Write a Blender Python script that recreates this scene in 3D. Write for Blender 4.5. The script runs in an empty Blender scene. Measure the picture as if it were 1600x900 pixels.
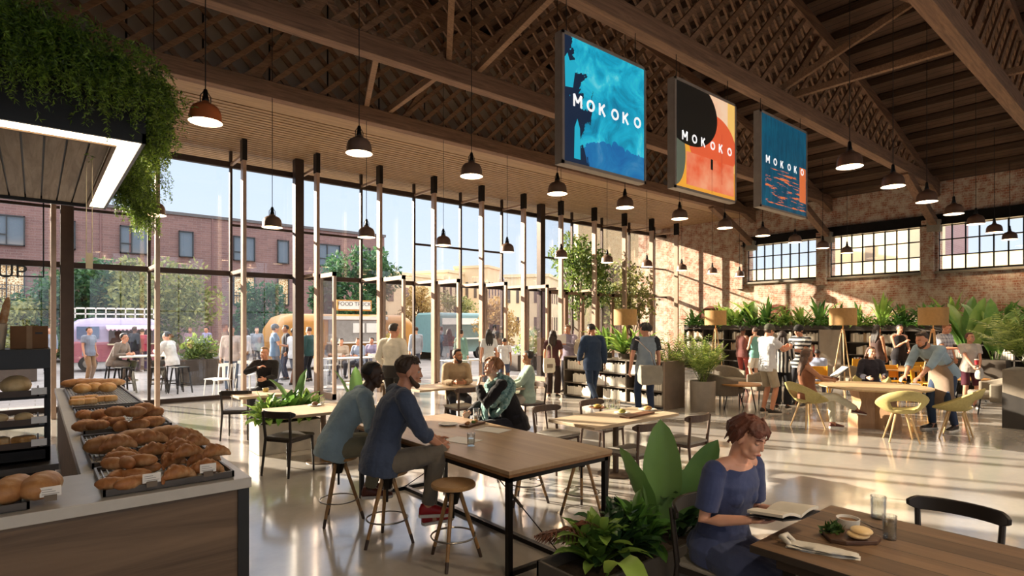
import bpy, bmesh, math, random
from mathutils import Vector, Matrix, noise
random.seed(7)
PI = math.pi
SC = bpy.context.scene
COL = SC.collection
V = Vector
R = math.radians

# ------------------------------------------------------------------ camera model of the photograph (1600x900)
F = 893.0; HC = 1.8; HY = 507.0
YAW = R(39.84); SY, CY = math.sin(YAW), math.cos(YAW)
def ray(px):
    t = (px-800.0)/F
    return SY+CY*t, CY-SY*t
def P(px, py, z=0.0):
    d = F*(HC-z)/(py-HY); a, b = ray(px)
    return V((a*d, b*d, z))
def D(px, py, d):
    a, b = ray(px)
    return V((a*d, b*d, HC+(HY-py)*d/F))
def onY(px, Y, py=None):
    a, b = ray(px); d = Y/b
    return V((a*d, Y, HC+(HY-(py if py is not None else HY))*d/F))
def onX(px, X, py=None):
    a, b = ray(px); d = X/a
    return V((X, b*d, HC+(HY-(py if py is not None else HY))*d/F))

# ------------------------------------------------------------------ scene objects
def tag(o, label=None, cat=None, group=None, kind=None):
    if label: o['label'] = label
    if cat: o['category'] = cat
    if group: o['group'] = group
    if kind: o['kind'] = kind
    return o
def thing(name, label, cat, loc=(0, 0, 0), rz=0.0, group=None):
    o = bpy.data.objects.new(name, None); COL.objects.link(o)
    o.empty_display_size = 0.1
    o.location = loc; o.rotation_euler = (0, 0, rz)
    return tag(o, label, cat, group)
def dup(root, loc, rz=0.0, label=None, group=None, scale=None):
    def cp(o, par):
        c = o.copy(); COL.objects.link(c)
        if par is not None: c.parent = par
        for ch in list(o.children): cp(ch, c)
        return c
    r = cp(root, None)
    r.location = loc; r.rotation_euler = (0, 0, rz)
    if scale: r.scale = (scale,)*3 if not hasattr(scale, '__len__') else scale
    if label: r['label'] = label
    if group: r['group'] = group
    elif group is not None and 'group' in r: del r['group']
    return r
class Maker:
    """builds the first one, copies it afterwards"""
    def __init__(s, fn): s.fn = fn; s.cache = {}
    def __call__(s, key, loc, rz, label, group=None, scale=None):
        if key not in s.cache:
            o = s.fn(key); s.cache[key] = o
            o.location = loc; o.rotation_euler = (0, 0, rz); o['label'] = label
            if group: o['group'] = group
            if scale: o.scale = (scale,)*3 if not hasattr(scale, '__len__') else scale
            return o
        o = dup(s.cache[key], loc, rz, label, None, scale if scale else (1, 1, 1))
        if group: o['group'] = group
        elif 'group' in o: del o['group']
        return o

def frame_from(d, up=V((0, 0, 1))):
    d = d.normalized()
    if abs(d.dot(up)) > 0.98: up = V((0, 1, 0))
    s = d.cross(up).normalized(); u = s.cross(d).normalized()
    return s, u, d

class MB:
    def __init__(s): s.v = []; s.f = []; s.m = []; s.mi = 0
    def add(s, vs, fs):
        n = len(s.v); s.v.extend([tuple(p) for p in vs])
        s.f.extend([tuple(i+n for i in f) for f in fs]); s.m.extend([s.mi]*len(fs))
        return s
    def box(s, x0, x1, y0, y1, z0, z1, M=None):
        vs = [V((x, y, z)) for x in (x0, x1) for y in (y0, y1) for z in (z0, z1)]
        if M is not None: vs = [M @ p for p in vs]
        return s.add(vs, [(0, 1, 3, 2), (4, 6, 7, 5), (0, 4, 5, 1), (2, 3, 7, 6), (0, 2, 6, 4), (1, 5, 7, 3)])
    def cbox(s, c, sz, rz=0.0, M=None):
        m = Matrix.Translation(V(c)) @ Matrix.Rotation(rz, 4, 'Z')
        if M is not None: m = m @ M
        a, b, d = sz[0]/2, sz[1]/2, sz[2]/2
        return s.box(-a, a, -b, b, -d, d, m)
    def bar(s, p0, p1, w, h, up=V((0, 0, 1))):
        p0 = V(p0); p1 = V(p1); a, u, d = frame_from(p1-p0, up)
        vs = []
        for p in (p0, p1):
            for sx, sz in ((-1, -1), (1, -1), (1, 1), (-1, 1)):
                vs.append(p+a*(sx*w/2)+u*(sz*h/2))
        return s.add(vs, [(0, 1, 2, 3), (7, 6, 5, 4), (0, 4, 5, 1), (1, 5, 6, 2), (2, 6, 7, 3), (3, 7, 4, 0)])
    def loft(s, rings, cap=True, closed=True):
        n = len(rings[0]); vs = [p for r in rings for p in r]; fs = []
        for i in range(len(rings)-1):
            for j in range(n if closed else n-1):
                k = (j+1) % n
                fs.append((i*n+j, i*n+k, (i+1)*n+k, (i+1)*n+j))
        if cap:
            fs.append(tuple(reversed(range(n)))); fs.append(tuple((len(rings)-1)*n+j for j in range(n)))
        return s.add(vs, fs)
    def tube(s, pts, rad, n=8, cap='flat', flat=1.0, up=V((0, 0, 1))):
        pts = [V(p) for p in pts]
        if not hasattr(rad, '__len__'): rad = [rad]*len(pts)
        if cap == 'round':
            P_ = []; R_ = []
            d0 = (pts[0]-pts[1]).normalized(); d1 = (pts[-1]-pts[-2]).normalized()
            for a in (80, 55, 28): P_.append(pts[0]+d0*rad[0]*math.sin(R(a))); R_.append(rad[0]*math.cos(R(a)))
            P_ += pts; R_ += list(rad)
            for a in (28, 55, 80): P_.append(pts[-1]+d1*rad[-1]*math.sin(R(a))); R_.append(rad[-1]*math.cos(R(a)))
            pts, rad = P_, R_
        rings = []; prev = None
        for i, p in enumerate(pts):
            a = pts[max(i-1, 0)]; b = pts[min(i+1, len(pts)-1)]
            d = (b-a)
            if d.length < 1e-7: d = V((0, 0, 1))
            sd, u, d = frame_from(d, up if prev is None else prev)
            prev = u
            rings.append([p+sd*(rad[i]*math.cos(2*PI*j/n))+u*(rad[i]*flat*math.sin(2*PI*j/n)) for j in range(n)])
        return s.loft(rings)
    def lathe(s, prof, c=(0, 0, 0), n=24, M=None, cap=False):
        rings = []
        for r, z in prof:
            ring = [V((r*math.cos(2*PI*j/n), r*math.sin(2*PI*j/n), z)) for j in range(n)]
            if M is not None: ring = [M @ p for p in ring]
            rings.append([p+V(c) for p in ring])
        return s.loft(rings, cap=cap)
    def ell(s, c, r, n=14, m=10, M=None):
        vs = []; fs = []
        if not hasattr(r, '__len__'): r = (r, r, r)
        rings = []
        for i in range(m+1):
            a = PI*i/m
            if i in (0, m): a = 0.02 if i == 0 else PI-0.02
            rings.append([V((r[0]*math.sin(a)*math.cos(2*PI*j/n), r[1]*math.sin(a)*math.sin(2*PI*j/n), -r[2]*math.cos(a))) for j in range(n)])
        rings = [[((M @ p) if M is not None else p)+V(c) for p in rg] for rg in rings]
        return s.loft(rings)
    def prism(s, pts2, z0, z1, M=None):
        n = len(pts2)
        vs = [V((x, y, z0)) for x, y in pts2]+[V((x, y, z1)) for x, y in pts2]
        if M is not None: vs = [M @ p for p in vs]
        fs = [tuple(reversed(range(n))), tuple(range(n, 2*n))]+[(i, (i+1) % n, (i+1) % n+n, i+n) for i in range(n)]
        return s.add(vs, fs)
    def build(s, name, mat, parent=None, loc=None, rz=0.0, smooth=False, bev=0.0, voxel=0.0, sm=0, label=None, disp=None, solid=0.0, sub=0, auto=None):
        me = bpy.data.meshes.new(name); me.from_pydata(s.v, [], s.f)
        mats = mat if isinstance(mat, (list, tuple)) else [mat]
        for m in mats: me.materials.append(m)
        if len(mats) > 1: me.polygons.foreach_set('material_index', s.m)
        bm = bmesh.new(); bm.from_mesh(me); bmesh.ops.recalc_face_normals(bm, faces=bm.faces); bm.to_mesh(me); bm.free()
        if smooth: me.polygons.foreach_set('use_smooth', [True]*len(me.polygons))
        if auto and hasattr(me, 'set_sharp_from_angle'):
            me.polygons.foreach_set('use_smooth', [True]*len(me.polygons)); me.set_sharp_from_angle(angle=R(auto))
        me.update()
        o = bpy.data.objects.new(name, me); COL.objects.link(o)
        if parent is not None: o.parent = parent
        if loc is not None: o.location = loc
        if rz: o.rotation_euler = (0, 0, rz)
        if label: o['label'] = label
        if solid:
            md = o.modifiers.new('solid', 'SOLIDIFY'); md.thickness = solid; md.offset = 0
        if sub:
            md = o.modifiers.new('sub', 'SUBSURF'); md.levels = sub; md.render_levels = sub
        if voxel:
            md = o.modifiers.new('remesh', 'REMESH'); md.mode = 'VOXEL'; md.voxel_size = voxel; md.use_smooth_shade = True
        if sm:
            md = o.modifiers.new('smooth', 'SMOOTH'); md.factor = 0.5; md.iterations = sm
        if disp:
            tx = get_clouds(disp[1])
            md = o.modifiers.new('fold', 'DISPLACE'); md.texture = tx; md.strength = disp[0]; md.mid_level = 0.5
            md.texture_coords = 'LOCAL'
        if bev:
            md = o.modifiers.new('bevel', 'BEVEL'); md.width = bev; md.segments = 2; md.limit_method = 'ANGLE'; md.angle_limit = R(40)
        return o
_cl = {}
def get_clouds(sz):
    if sz not in _cl:
        t = bpy.data.textures.new('folds', 'CLOUDS'); t.noise_scale = sz; t.noise_depth = 2; _cl[sz] = t
    return _cl[sz]

# ------------------------------------------------------------------ materials
def lin(c):
    if isinstance(c, str):
        c = c.lstrip('#'); c = [int(c[i:i+2], 16)/255 for i in (0, 2, 4)]
    return tuple((x/12.92 if x <= 0.04045 else ((x+0.055)/1.055)**2.4) for x in c[:3])+(1.0,)
_mats = {}
def newmat(name):
    m = bpy.data.materials.new(name); m.use_nodes = True
    nt = m.node_tree; return m, nt, nt.nodes, nt.links, nt.nodes['Principled BSDF']
def coords(N, L, mode='Object', scale=(1, 1, 1), swz=None):
    if mode == 'World':
        g = N.new('ShaderNodeNewGeometry'); out = g.outputs['Position']
    else:
        g = N.new('ShaderNodeTexCoord'); out = g.outputs[mode]
    if swz:
        sp = N.new('ShaderNodeSeparateXYZ'); L.new(out, sp.inputs[0]); cb = N.new('ShaderNodeCombineXYZ')
        for i, k in enumerate(swz): L.new(sp.outputs['XYZ'.index(k)], cb.inputs[i])
        out = cb.outputs[0]
    mp = N.new('ShaderNodeMapping'); mp.inputs['Scale'].default_value = scale
    L.new(out, mp.inputs['Vector']); return mp.outputs['Vector']
def bump(N, L, src, b, strength=0.3, dist=0.01):
    bp = N.new('ShaderNodeBump'); bp.inputs['Strength'].default_value = strength; bp.inputs['Distance'].default_value = dist
    L.new(src, bp.inputs['Height']); L.new(bp.outputs['Normal'], b.inputs['Normal'])
def mixc(N, L, fac, c1, c2):
    mx = N.new('ShaderNodeMix'); mx.data_type = 'RGBA'
    if hasattr(fac, 'node'): L.new(fac, mx.inputs['Factor'])
    else: mx.inputs['Factor'].default_value = fac
    for c, k in ((c1, 6), (c2, 7)):
        if hasattr(c, 'node'): L.new(c, mx.inputs[k])
        else: mx.inputs[k].default_value = c
    return mx.outputs[2]
def ramp(N, L, src, stops):
    r = N.new('ShaderNodeValToRGB'); L.new(src, r.inputs['Fac'])
    while len(r.color_ramp.elements) < len(stops): r.color_ramp.elements.new(0.5)
    for e, (p, c) in zip(r.color_ramp.elements, stops): e.position = p; e.color = c
    return r.outputs['Color']
def noise_t(N, L, vec, scale=5, detail=4, rough=0.55, dist=0.0):
    n = N.new('ShaderNodeTexNoise'); n.inputs['Scale'].default_value = scale; n.inputs['Detail'].default_value = detail
    n.inputs['Roughness'].default_value = rough; n.inputs['Distortion'].default_value = dist
    L.new(vec, n.inputs['Vector']); return n.outputs['Fac']
def mth(N, L, op, a, b=None):
    m = N.new('ShaderNodeMath'); m.operation = op
    for i, x in enumerate((a, b)):
        if x is None: continue
        if hasattr(x, 'node'): L.new(x, m.inputs[i])
        else: m.inputs[i].default_value = x
    return m.outputs[0]
def plain(c, rough=0.5, metal=0.0, var=0.12, scale=6.0, bmp=0.0, bscale=None, spec=0.5, sheen=0.0, c2=None, mode='Object', tr=0.0, sss=0.0):
    key = ('plain', str(c), rough, metal, var, scale, bmp, bscale, spec, sheen, str(c2), mode, tr, sss)
    if key in _mats: return _mats[key]
    m, nt, N, L, b = newmat('surface'); col = lin(c)
    vec = coords(N, L, mode)
    n = noise_t(N, L, vec, scale, 4)
    a = tuple(x*(1-var) for x in col[:3])+(1,); d = lin(c2) if c2 else tuple(min(1, x*(1+var)) for x in col[:3])+(1,)
    L.new(ramp(N, L, n, [(0.3, a), (0.7, d)]), b.inputs['Base Color'])
    b.inputs['Roughness'].default_value = rough; b.inputs['Metallic'].default_value = metal
    b.inputs['Specular IOR Level'].default_value = spec
    if sheen: b.inputs['Sheen Weight'].default_value = sheen
    if sss: b.inputs['Subsurface Weight'].default_value = sss; b.inputs['Subsurface Scale'].default_value = 0.01; b.inputs['Subsurface Radius'].default_value = (1, .3, .15)
    if tr: b.inputs['Transmission Weight'].default_value = tr
    if bmp:
        n2 = noise_t(N, L, vec, bscale or scale*6, 5, .6); bump(N, L, n2, b, bmp, 0.01)
    _mats[key] = m; return m
def wood(c1, c2, axis='X', scale=1.0, rough=0.5, planks=0.0, swz=None, gap=(.03, .02, .015, 1), mode='Object', bmp=0.15):
    key = ('wood', str(c1), str(c2), axis, scale, rough, planks, swz, mode)
    if key in _mats: return _mats[key]
    m, nt, N, L, b = newmat('timber')
    sc = {'X': (.35, 6, 6), 'Y': (6, .35, 6), 'Z': (6, 6, .35)}[axis]
    vec = coords(N, L, mode, tuple(x*scale for x in sc))
    n = noise_t(N, L, vec, 2.2, 6, .65, 1.2)
    col = ramp(N, L, n, [(0.3, lin(c1)), (0.72, lin(c2))])
    if planks:
        v2 = coords(N, L, mode)
        sp = N.new('ShaderNodeSeparateXYZ'); L.new(v2, sp.inputs[0])
        ax = sp.outputs[swz or ('Y' if axis == 'X' else 'X')]
        q = mth(N, L, 'DIVIDE', ax, planks); fl = mth(N, L, 'FLOOR', q); fr = mth(N, L, 'FRACT', q)
        wn = N.new('ShaderNodeTexWhiteNoise'); wn.noise_dimensions = '1D'; L.new(fl, wn.inputs['W'])
        hs = N.new('ShaderNodeHueSaturation'); L.new(col, hs.inputs['Color'])
        L.new(mth(N, L, 'ADD', mth(N, L, 'MULTIPLY', wn.outputs['Value'], .45), .78), hs.inputs['Value'])
        ed = mth(N, L, 'LESS_THAN', fr, 0.035)
        col = mixc(N, L, ed, hs.outputs['Color'], gap)
    L.new(col, b.inputs['Base Color']); b.inputs['Roughness'].default_value = rough
    if bmp: bump(N, L, n, b, bmp, .005)
    _mats[key] = m; return m
def brick(cols, mortar, swz, bw=.22, bh=.075, rough=.85, blot=None, mode='World', bmp=.6, worn=.5):
    m, nt, N, L, b = newmat('brickwork')
    vec = coords(N, L, mode, (1, 1, 1), swz)
    br = N.new('ShaderNodeTexBrick'); L.new(vec, br.inputs['Vector'])
    br.inputs['Scale'].default_value = 1.0; br.inputs['Brick Width'].default_value = bw; br.inputs['Row Height'].default_value = bh
    br.inputs['Mortar Size'].default_value = .008; br.inputs['Mortar Smooth'].default_value = .3
    br.inputs['Color1'].default_value = lin(cols[0]); br.inputs['Color2'].default_value = lin(cols[1]); br.inputs['Mortar'].default_value = lin(mortar)
    br.inputs['Bias'].default_value = 0.0
    vec2 = coords(N, L, mode)
    n = noise_t(N, L, vec2, 22.0, 3, .7)
    col = mixc(N, L, ramp(N, L, n, [(.35, (0, 0, 0, 1)), (.65, (1, 1, 1, 1))]), br.outputs['Color'], lin(cols[2]))
    m2 = N.new('ShaderNodeMix'); m2.data_type = 'RGBA'; m2.inputs['Factor'].default_value = .5
    col = mixc(N, L, .55, br.outputs['Color'], col)
    if blot:
        n2 = noise_t(N, L, vec2, 4.5, 9, .78)
        col = mixc(N, L, ramp(N, L, n2, [(worn-.05, (0, 0, 0, 1)), (worn+.1, (.8, .8, .8, 1))]), col, lin(blot))
    L.new(col, b.inputs['Base Color']); b.inputs['Roughness'].default_value = rough
    b.inputs['Specular IOR Level'].default_value = .25
    bump(N, L, mth(N, L, 'ADD', mth(N, L, 'MULTIPLY', br.outputs['Fac'], -1.0), mth(N, L, 'MULTIPLY', n, .6)), b, bmp, .012)
    return m
def glassm(tint=(.96, .98, 1, 1), refl=.09, rough=.0):
    key = ('glass', tint, refl, rough)
    if key in _mats: return _mats[key]
    m, nt, N, L, b = newmat('glass'); N.remove(b)
    out = [x for x in N if x.type == 'OUTPUT_MATERIAL'][0]
    tr = N.new('ShaderNodeBsdfTransparent'); tr.inputs[0].default_value = tint
    gl = N.new('ShaderNodeBsdfGlossy'); gl.inputs['Roughness'].default_value = rough; gl.inputs['Color'].default_value = (1, 1, 1, 1)
    lw = N.new('ShaderNodeFresnel'); lw.inputs['IOR'].default_value = 1.35
    fac = mth(N, L, 'MINIMUM', mth(N, L, 'ADD', mth(N, L, 'MULTIPLY', lw.outputs[0], 1.0), refl*.2), .6)
    mx = N.new('ShaderNodeMixShader'); L.new(fac, mx.inputs[0]); L.new(tr.outputs[0], mx.inputs[1]); L.new(gl.outputs[0], mx.inputs[2])
    L.new(mx.outputs[0], out.inputs[0]); _mats[key] = m; return m
def emis(c, s, base=None):
    key = ('emis', str(c), s)
    if key in _mats: return _mats[key]
    m, nt, N, L, b = newmat('lamp glow'); b.inputs['Base Color'].default_value = lin(base or c)
    b.inputs['Emission Color'].default_value = lin(c); b.inputs['Emission Strength'].default_value = s
    _mats[key] = m; return m
def leafm(c1, c2, trans=.35, rough=.42):
    key = ('leaf', c1, c2, trans)
    if key in _mats: return _mats[key]
    m, nt, N, L, b = newmat('leaf')
    vec = coords(N, L, 'Object'); n = noise_t(N, L, vec, 5, 3)
    g = N.new('ShaderNodeNewGeometry')
    f = mth(N, L, 'ADD', mth(N, L, 'MULTIPLY', g.outputs['Random Per Island'], .6), mth(N, L, 'MULTIPLY', n, .4))
    col = ramp(N, L, f, [(0.2, lin(c1)), (0.75, lin(c2))])
    L.new(col, b.inputs['Base Color']); b.inputs['Roughness'].default_value = rough
    out = [x for x in N if x.type == 'OUTPUT_MATERIAL'][0]
    tl = N.new('ShaderNodeBsdfTranslucent')
    hs = N.new('ShaderNodeHueSaturation'); hs.inputs['Hue'].default_value = .485; hs.inputs['Value'].default_value = 1.5; L.new(col, hs.inputs['Color'])
    L.new(hs.outputs[0], tl.inputs['Color'])
    mx = N.new('ShaderNodeMixShader'); mx.inputs[0].default_value = trans
    L.new(b.outputs[0], mx.inputs[1]); L.new(tl.outputs[0], mx.inputs[2]); L.new(mx.outputs[0], out.inputs[0])
    _mats[key] = m; return m

BLACK = plain('#1c1a19', .45, 0, .2, 8)
BLACKM = plain('#201e1d', .38, .6, .2, 8)
STEEL = plain('#8f8b86', .3, .9, .15, 10)
DBRONZE = plain('#43362f', .42, .55, .15, 4)
BRONZE = plain('#b59a86', .35, .35, .1, 4)
WHITE = plain('#dedbd4', .55, 0, .05, 5)
WHITEM = plain('#e8e4de', .4, 0, .05, 5)
CREAM = plain('#cdbf9f', .6, 0, .08, 5)
GLASS = glassm()
TRUSSW = wood('#5d4333', '#947057', 'X', 1.4, .75, bmp=.4)
TRUSSW2 = wood('#664a37', '#a17d60', 'X', 3.0, .8, bmp=.4)
# ================================================================== THE HALL
XW = 21.5; XL = -17.5; YF = 15.13; YB = -9.0
def zroof(x): return 9.34-.0082*(x-2)**2
def struct(name, mb, mat, **k):
    o = mb.build(name, mat, **k); o['kind'] = 'structure'; return o

# floor: polished concrete
m, nt, N, L, b = newmat('polished concrete')
vec = coords(N, L, 'World'); n1 = noise_t(N, L, vec, .7, 6, .6); n2 = noise_t(N, L, vec, 14, 5, .65)
c = ramp(N, L, n1, [(.3, lin('#9b9692')), (.7, lin('#bbb4aa'))])
c = mixc(N, L, mth(N, L, 'MULTIPLY', n2, .35), c, lin('#8b8685'))
L.new(c, b.inputs['Base Color'])
L.new(mth(N, L, 'ADD', mth(N, L, 'MULTIPLY', n1, .16), .06), b.inputs['Roughness'])
b.inputs['Specular IOR Level'].default_value = .75; b.inputs['Coat Weight'].default_value = .35; b.inputs['Coat Roughness'].default_value = .08
bump(N, L, n2, b, .04, .004)
FLOORM = m
struct('floor', MB().box(XL, XW, YB, YF+.1, -.12, 0), FLOORM)
# outside paving
m, nt, N, L, b = newmat('paving')
vec = coords(N, L, 'World'); br = N.new('ShaderNodeTexBrick'); L.new(vec, br.inputs['Vector']); br.inputs['Scale'].default_value = 1
br.inputs['Brick Width'].default_value = .9; br.inputs['Row Height'].default_value = .45; br.inputs['Mortar Size'].default_value = .008
br.inputs['Color1'].default_value = lin('#857e7b'); br.inputs['Color2'].default_value = lin('#948c88'); br.inputs['Mortar'].default_value = lin('#6f655b')
L.new(br.outputs['Color'], b.inputs['Base Color']); b.inputs['Roughness'].default_value = .8
struct('ground', MB().box(-60, 90, YF+.1, 110, -.25, -.02).box(XW+.5, 90, -40, YF+.1, -.25, -.02), m)

BRICKI = brick(('#9c583f', '#7d402e', '#c39a80'), '#b9ab98', 'YZX', blot='#cbbeac', worn=.475)
BRICKF = brick(('#8e5540', '#70402f', '#a57a60'), '#a3947f', 'XZY', blot='#a89a86')
CONC = plain('#8f8577', .8, 0, .18, 3, .3)
# right wall with window openings
wins = [(8.75, 11.35), (5.62, 8.3), (2.5, 5.15), (-.6, 2.05), (-3.7, -1.05), (-6.8, -4.15)]
mb = MB(); mb.box(XW, XW+.5, YB, 16.6, 0, 3.45); mb.box(XW, XW+.5, YB, 16.6, 4.92, 6.55)
ys = [YB]+[y for w in sorted(wins) for y in w]+[16.6]
for i in range(0, len(ys), 2): mb.box(XW, XW+.5, ys[i], ys[i+1], 3.45, 4.92)
struct('wall_right', mb, BRICKI)
mb = MB()
for yc in (-3.95, -.85, 2.35, 5.38, 8.52, 11.6): mb.box(XW-.18, XW+.02, yc-.16, yc+.16, 3.2, 5.05)
struct('trim_1', mb, BRICKI)
struct('trim_2', MB().box(XW-.12, XW+.03, YB, 11.5, 4.9, 5.2).box(XW-.2, XW+.03, YB, 11.5, 4.86, 4.9), BLACKM)
struct('trim_3', MB().box(XW-.1, XW+.02, YB, 11.4, 3.38, 3.45), CONC)
# arched brick niches under the windows
mb = MB()
for yc in (10.15, 12.9):
    pts = [(yc+.55*math.cos(a*PI/12), 1.95+.62*math.sin(a*PI/12)) for a in range(13)]+[(yc-.55, 1.4), (yc+.55, 1.4)]
    vs = [V((XW-.03, y, z)) for y, z in pts]+[V((XW+.02, y, z)) for y, z in pts]; n = len(pts)
    mb.add(vs, [tuple(range(n))]+[(i, (i+1) % n, (i+1) % n+n, i+n) for i in range(n)])
struct('trim_4', mb, brick(('#6e3a2a', '#5a3022', '#7d4a36'), '#6d5c4e', 'YZX'))
k = 1
for y0, y1 in wins:
    w = MB(); w.box(XW+.1, XW+.2, y0, y1, 3.45, 3.52).box(XW+.1, XW+.2, y0, y1, 4.85, 4.92)
    for i in range(9):
        y = y0+(y1-y0)*i/8; w.box(XW+.12, XW+.17, y-.018, y+.018, 3.5, 4.9)
    for j in (1, 2): w.box(XW+.115, XW+.175, y0, y1, 3.45+1.47*j/3-.018, 3.45+1.47*j/3+.018)
    o = struct('window_%d' % k, w, BLACKM)
    MB().box(XW+.14, XW+.146, y0, y1, 3.5, 4.88).build('pane', GLASS, o); k += 1
# walls out of view
PLAST = plain('#a79684', .85, 0, .1, 2)
struct('wall_left', MB().box(XL-.3, XL, YB, YF, 0, 6.6), PLAST)
mb = MB().box(XL, XW, YB-.3, YB, 0, .6).box(XL, XW, YB-.3, YB, 5.9, 9.4)
for i in range(7): mb.box(XL+i*6.4, XL+i*6.4+.6, YB-.3, YB, .6, 5.9)
struct('wall_back', mb, PLAST)
for i in range(6):  # unseen rear windows, added to let fill light into the hall
    x0 = XL+i*6.4+.6; x1 = x0+5.8; w = MB()
    for j in range(5): x = x0+(x1-x0)*j/4; w.box(x-.03, x+.03, YB-.15, YB-.09, .6, 5.9)
    for z in (.63, 2.6, 5.87): w.box(x0, x1, YB-.15, YB-.09, z-.03, z+.03)
    o = struct('window_%d' % k, w, BLACKM); MB().box(x0, x1, YB-.13, YB-.124, .6, 5.9).build('pane', GLASS, o); k += 1
struct('wall_front', MB().box(XL, -1.43, YF-.15, YF+.2, 0, 6.6), BRICKF)
# upper infill behind first truss
m, nt, N, L, b = newmat('upper panels')
vec = coords(N, L, 'World'); sp = N.new('ShaderNodeSeparateXYZ'); L.new(vec, sp.inputs[0])
fr = mth(N, L, 'FRACT', mth(N, L, 'DIVIDE', sp.outputs['X'], 1.15)); ed = mth(N, L, 'LESS_THAN', fr, .03)
n1 = noise_t(N, L, vec, 1.5, 4)
L.new(mixc(N, L, ed, ramp(N, L, n1, [(.3, lin('#b5a797')), (.7, lin('#c8baa9'))]), lin('#171310')), b.inputs['Base Color']); b.inputs['Roughness'].default_value = .8
mb = MB(); xs = [XL+i*(XW-XL)/30 for i in range(31)]
mb.loft([[V((x, 11.45, 6.2)), V((x, 11.55, 6.2)), V((x, 11.55, zroof(x))), V((x, 11.45, zroof(x)))] for x in xs])
struct('wall_upper', mb, m)
# soffit over the glazing (sloping boards) + fascia
SLAT = wood('#8a6c50', '#b8966e', 'X', 1.2, .6)
struct('ceiling', MB().box(XL, XW, 11.15, 16.3, 6.1, 6.2), wood('#4a3525', '#614733', 'X', 1, .7))
mb = MB().box(XL, XW, 11.2, 11.78, 6.03, 6.1)
y = 11.86
while y < 16.2: mb.box(XL, XW, y, y+.115, 6.04, 6.1); y += .16
struct('ceiling_slats', mb, SLAT)
struct('trim_5', MB().box(XL, XW, 16.25, 16.4, 5.98, 6.35), DBRONZE)
# roof skin
m, nt, N, L, b = newmat('roof boards')
vec = coords(N, L, 'World'); n1 = noise_t(N, L, vec, 1.0, 6, .6)
sp = N.new('ShaderNodeSeparateXYZ'); L.new(vec, sp.inputs[0])
fr = mth(N, L, 'FRACT', mth(N, L, 'DIVIDE', sp.outputs['X'], .16)); ed = mth(N, L, 'LESS_THAN', fr, .08)
L.new(mixc(N, L, ed, ramp(N, L, n1, [(.3, lin('#4a3529')), (.7, lin('#6b5040'))]), lin('#120c08')), b.inputs['Base Color']); b.inputs['Roughness'].default_value = .8
mb = MB(); xs = [XL-.4+i*(XW-XL+.8)/40 for i in range(41)]
mb.loft([[V((x, YB-.4, zroof(x))), V((x, 11.6, zroof(x))), V((x, 11.6, zroof(x)+.12)), V((x, YB-.4, zroof(x)+.12))] for x in xs])
struct('ceiling', mb, m)
mb = MB()
mb.box(XL, XW+.5, 11.55, 16.4, 6.5, 6.6)
struct('ceiling', mb, m)
# purlins
pb = None
PUR = wood('#3b2a1f', '#59412f', 'Y', 1.2, .8)
xx = .6
while xx < 21.3:
    z = zroof(xx)-.09
    if pb is None:
        pb = MB().box(-.05, .05, YB, 11.4, -.09, .07).build('roof_purlin', PUR); pb.location = (xx, 0, z)
        tag(pb, 'dark wooden purlin running under the curved roof boards', 'purlin', 'purlins under the roof')
    else:
        c = pb.copy(); COL.objects.link(c); c.location = (xx, 0, z)
    xx += .72
# lattice trusses
def truss(Y, label, lat_s=.46):
    t = thing('lattice_truss', label, 'roof truss', (0, Y, 6.0), 0, 'bowstring lattice trusses')
    mb = MB(); mb.box(XL+.05, XW-.02, -.11, .11, 0, .30)
    mb.build('bottom_chord', TRUSSW, t, bev=.008)
    xs = [XL+i*(XW-XL)/40 for i in range(41)]
    mb = MB(); mb.loft([[V((x, -.1, zroof(x)-6.46)), V((x, .1, zroof(x)-6.46)), V((x, .1, zroof(x)-6.2)), V((x, -.1, zroof(x)-6.2))] for x in xs])
    mb.build('top_chord', TRUSSW, t)
    mb = MB(); w = .085
    for fam, yy in ((1, -.045), (-1, .045)):
        x0 = XL-4
        while x0 < XW+4:
            # line x = x0 + fam*s, z = .3 + s ; clip with arch
            def ok(s):
                x = x0+fam*s*1.05; return XL < x < XW and .28+s < zroof(x)-6.3
            ss = [s*.05 for s in range(0, 70) if ok(s*.05)]
            if len(ss) > 3:
                a, b_ = ss[0], ss[-1]
                p0 = V((x0+fam*a*1.05, yy, .26+a)); p1 = V((x0+fam*b_*1.05, yy, .28+b_))
                mb.bar(p0, p1, .04, w, up=V((0, 0, 1)))
            x0 += lat_s
    mb.build('lattice', TRUSSW2, t)
    for xs_ in (1,):
        k = MB(); k.bar((18.5, 0, .05), (21.4, 0, -1.1), .2, .22)
        k.build('knee_brace', TRUSSW, t)
    MB().cbox((21.35, 0, -1.15), (.3, .34, .35)).build('corbel', CONC, t)
    for xb in (3.0, 6.1, 11.3, 16.8):
        MB().bar((xb, 0, .15), (xb+1.6, 0, zroof(xb+1.6)-6.4), .09, .13).build('post_brace', TRUSSW2, t)
    return t
truss(11.08, 'long lattice truss closest to the glazed front, against pale upper panels')
truss(8.3, 'lattice truss passing behind the blue hanging banner')
truss(5.2, 'lattice truss from which the three printed banners hang')
truss(2.3, 'lattice truss crossing the upper right corner of the view')
truss(-.6, 'lattice truss behind the viewer side of the hall')
def strut(p0, p1, label):
    c = (V(p0)+V(p1))/2
    o = MB().bar(V(p0)-c, V(p1)-c, .1, .12).build('roof_strut', TRUSSW2, loc=c, bev=.006)
    tag(o, label, 'strut')
g = 'wooden roof strut bracing the trusses, '
strut((5.3, 11.1, 6.36), (4.2, 8.3, 6.36), g+'slanting left of the second lamp cord')
strut((5.8, 11.1, 6.36), (5.6, 8.3, 6.36), g+'running straight beside the third lamp cord')
strut((5.5, 8.3, 6.36), (3.6, 5.2, 7.6), g+'rising steeply above the third lamp')
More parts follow.
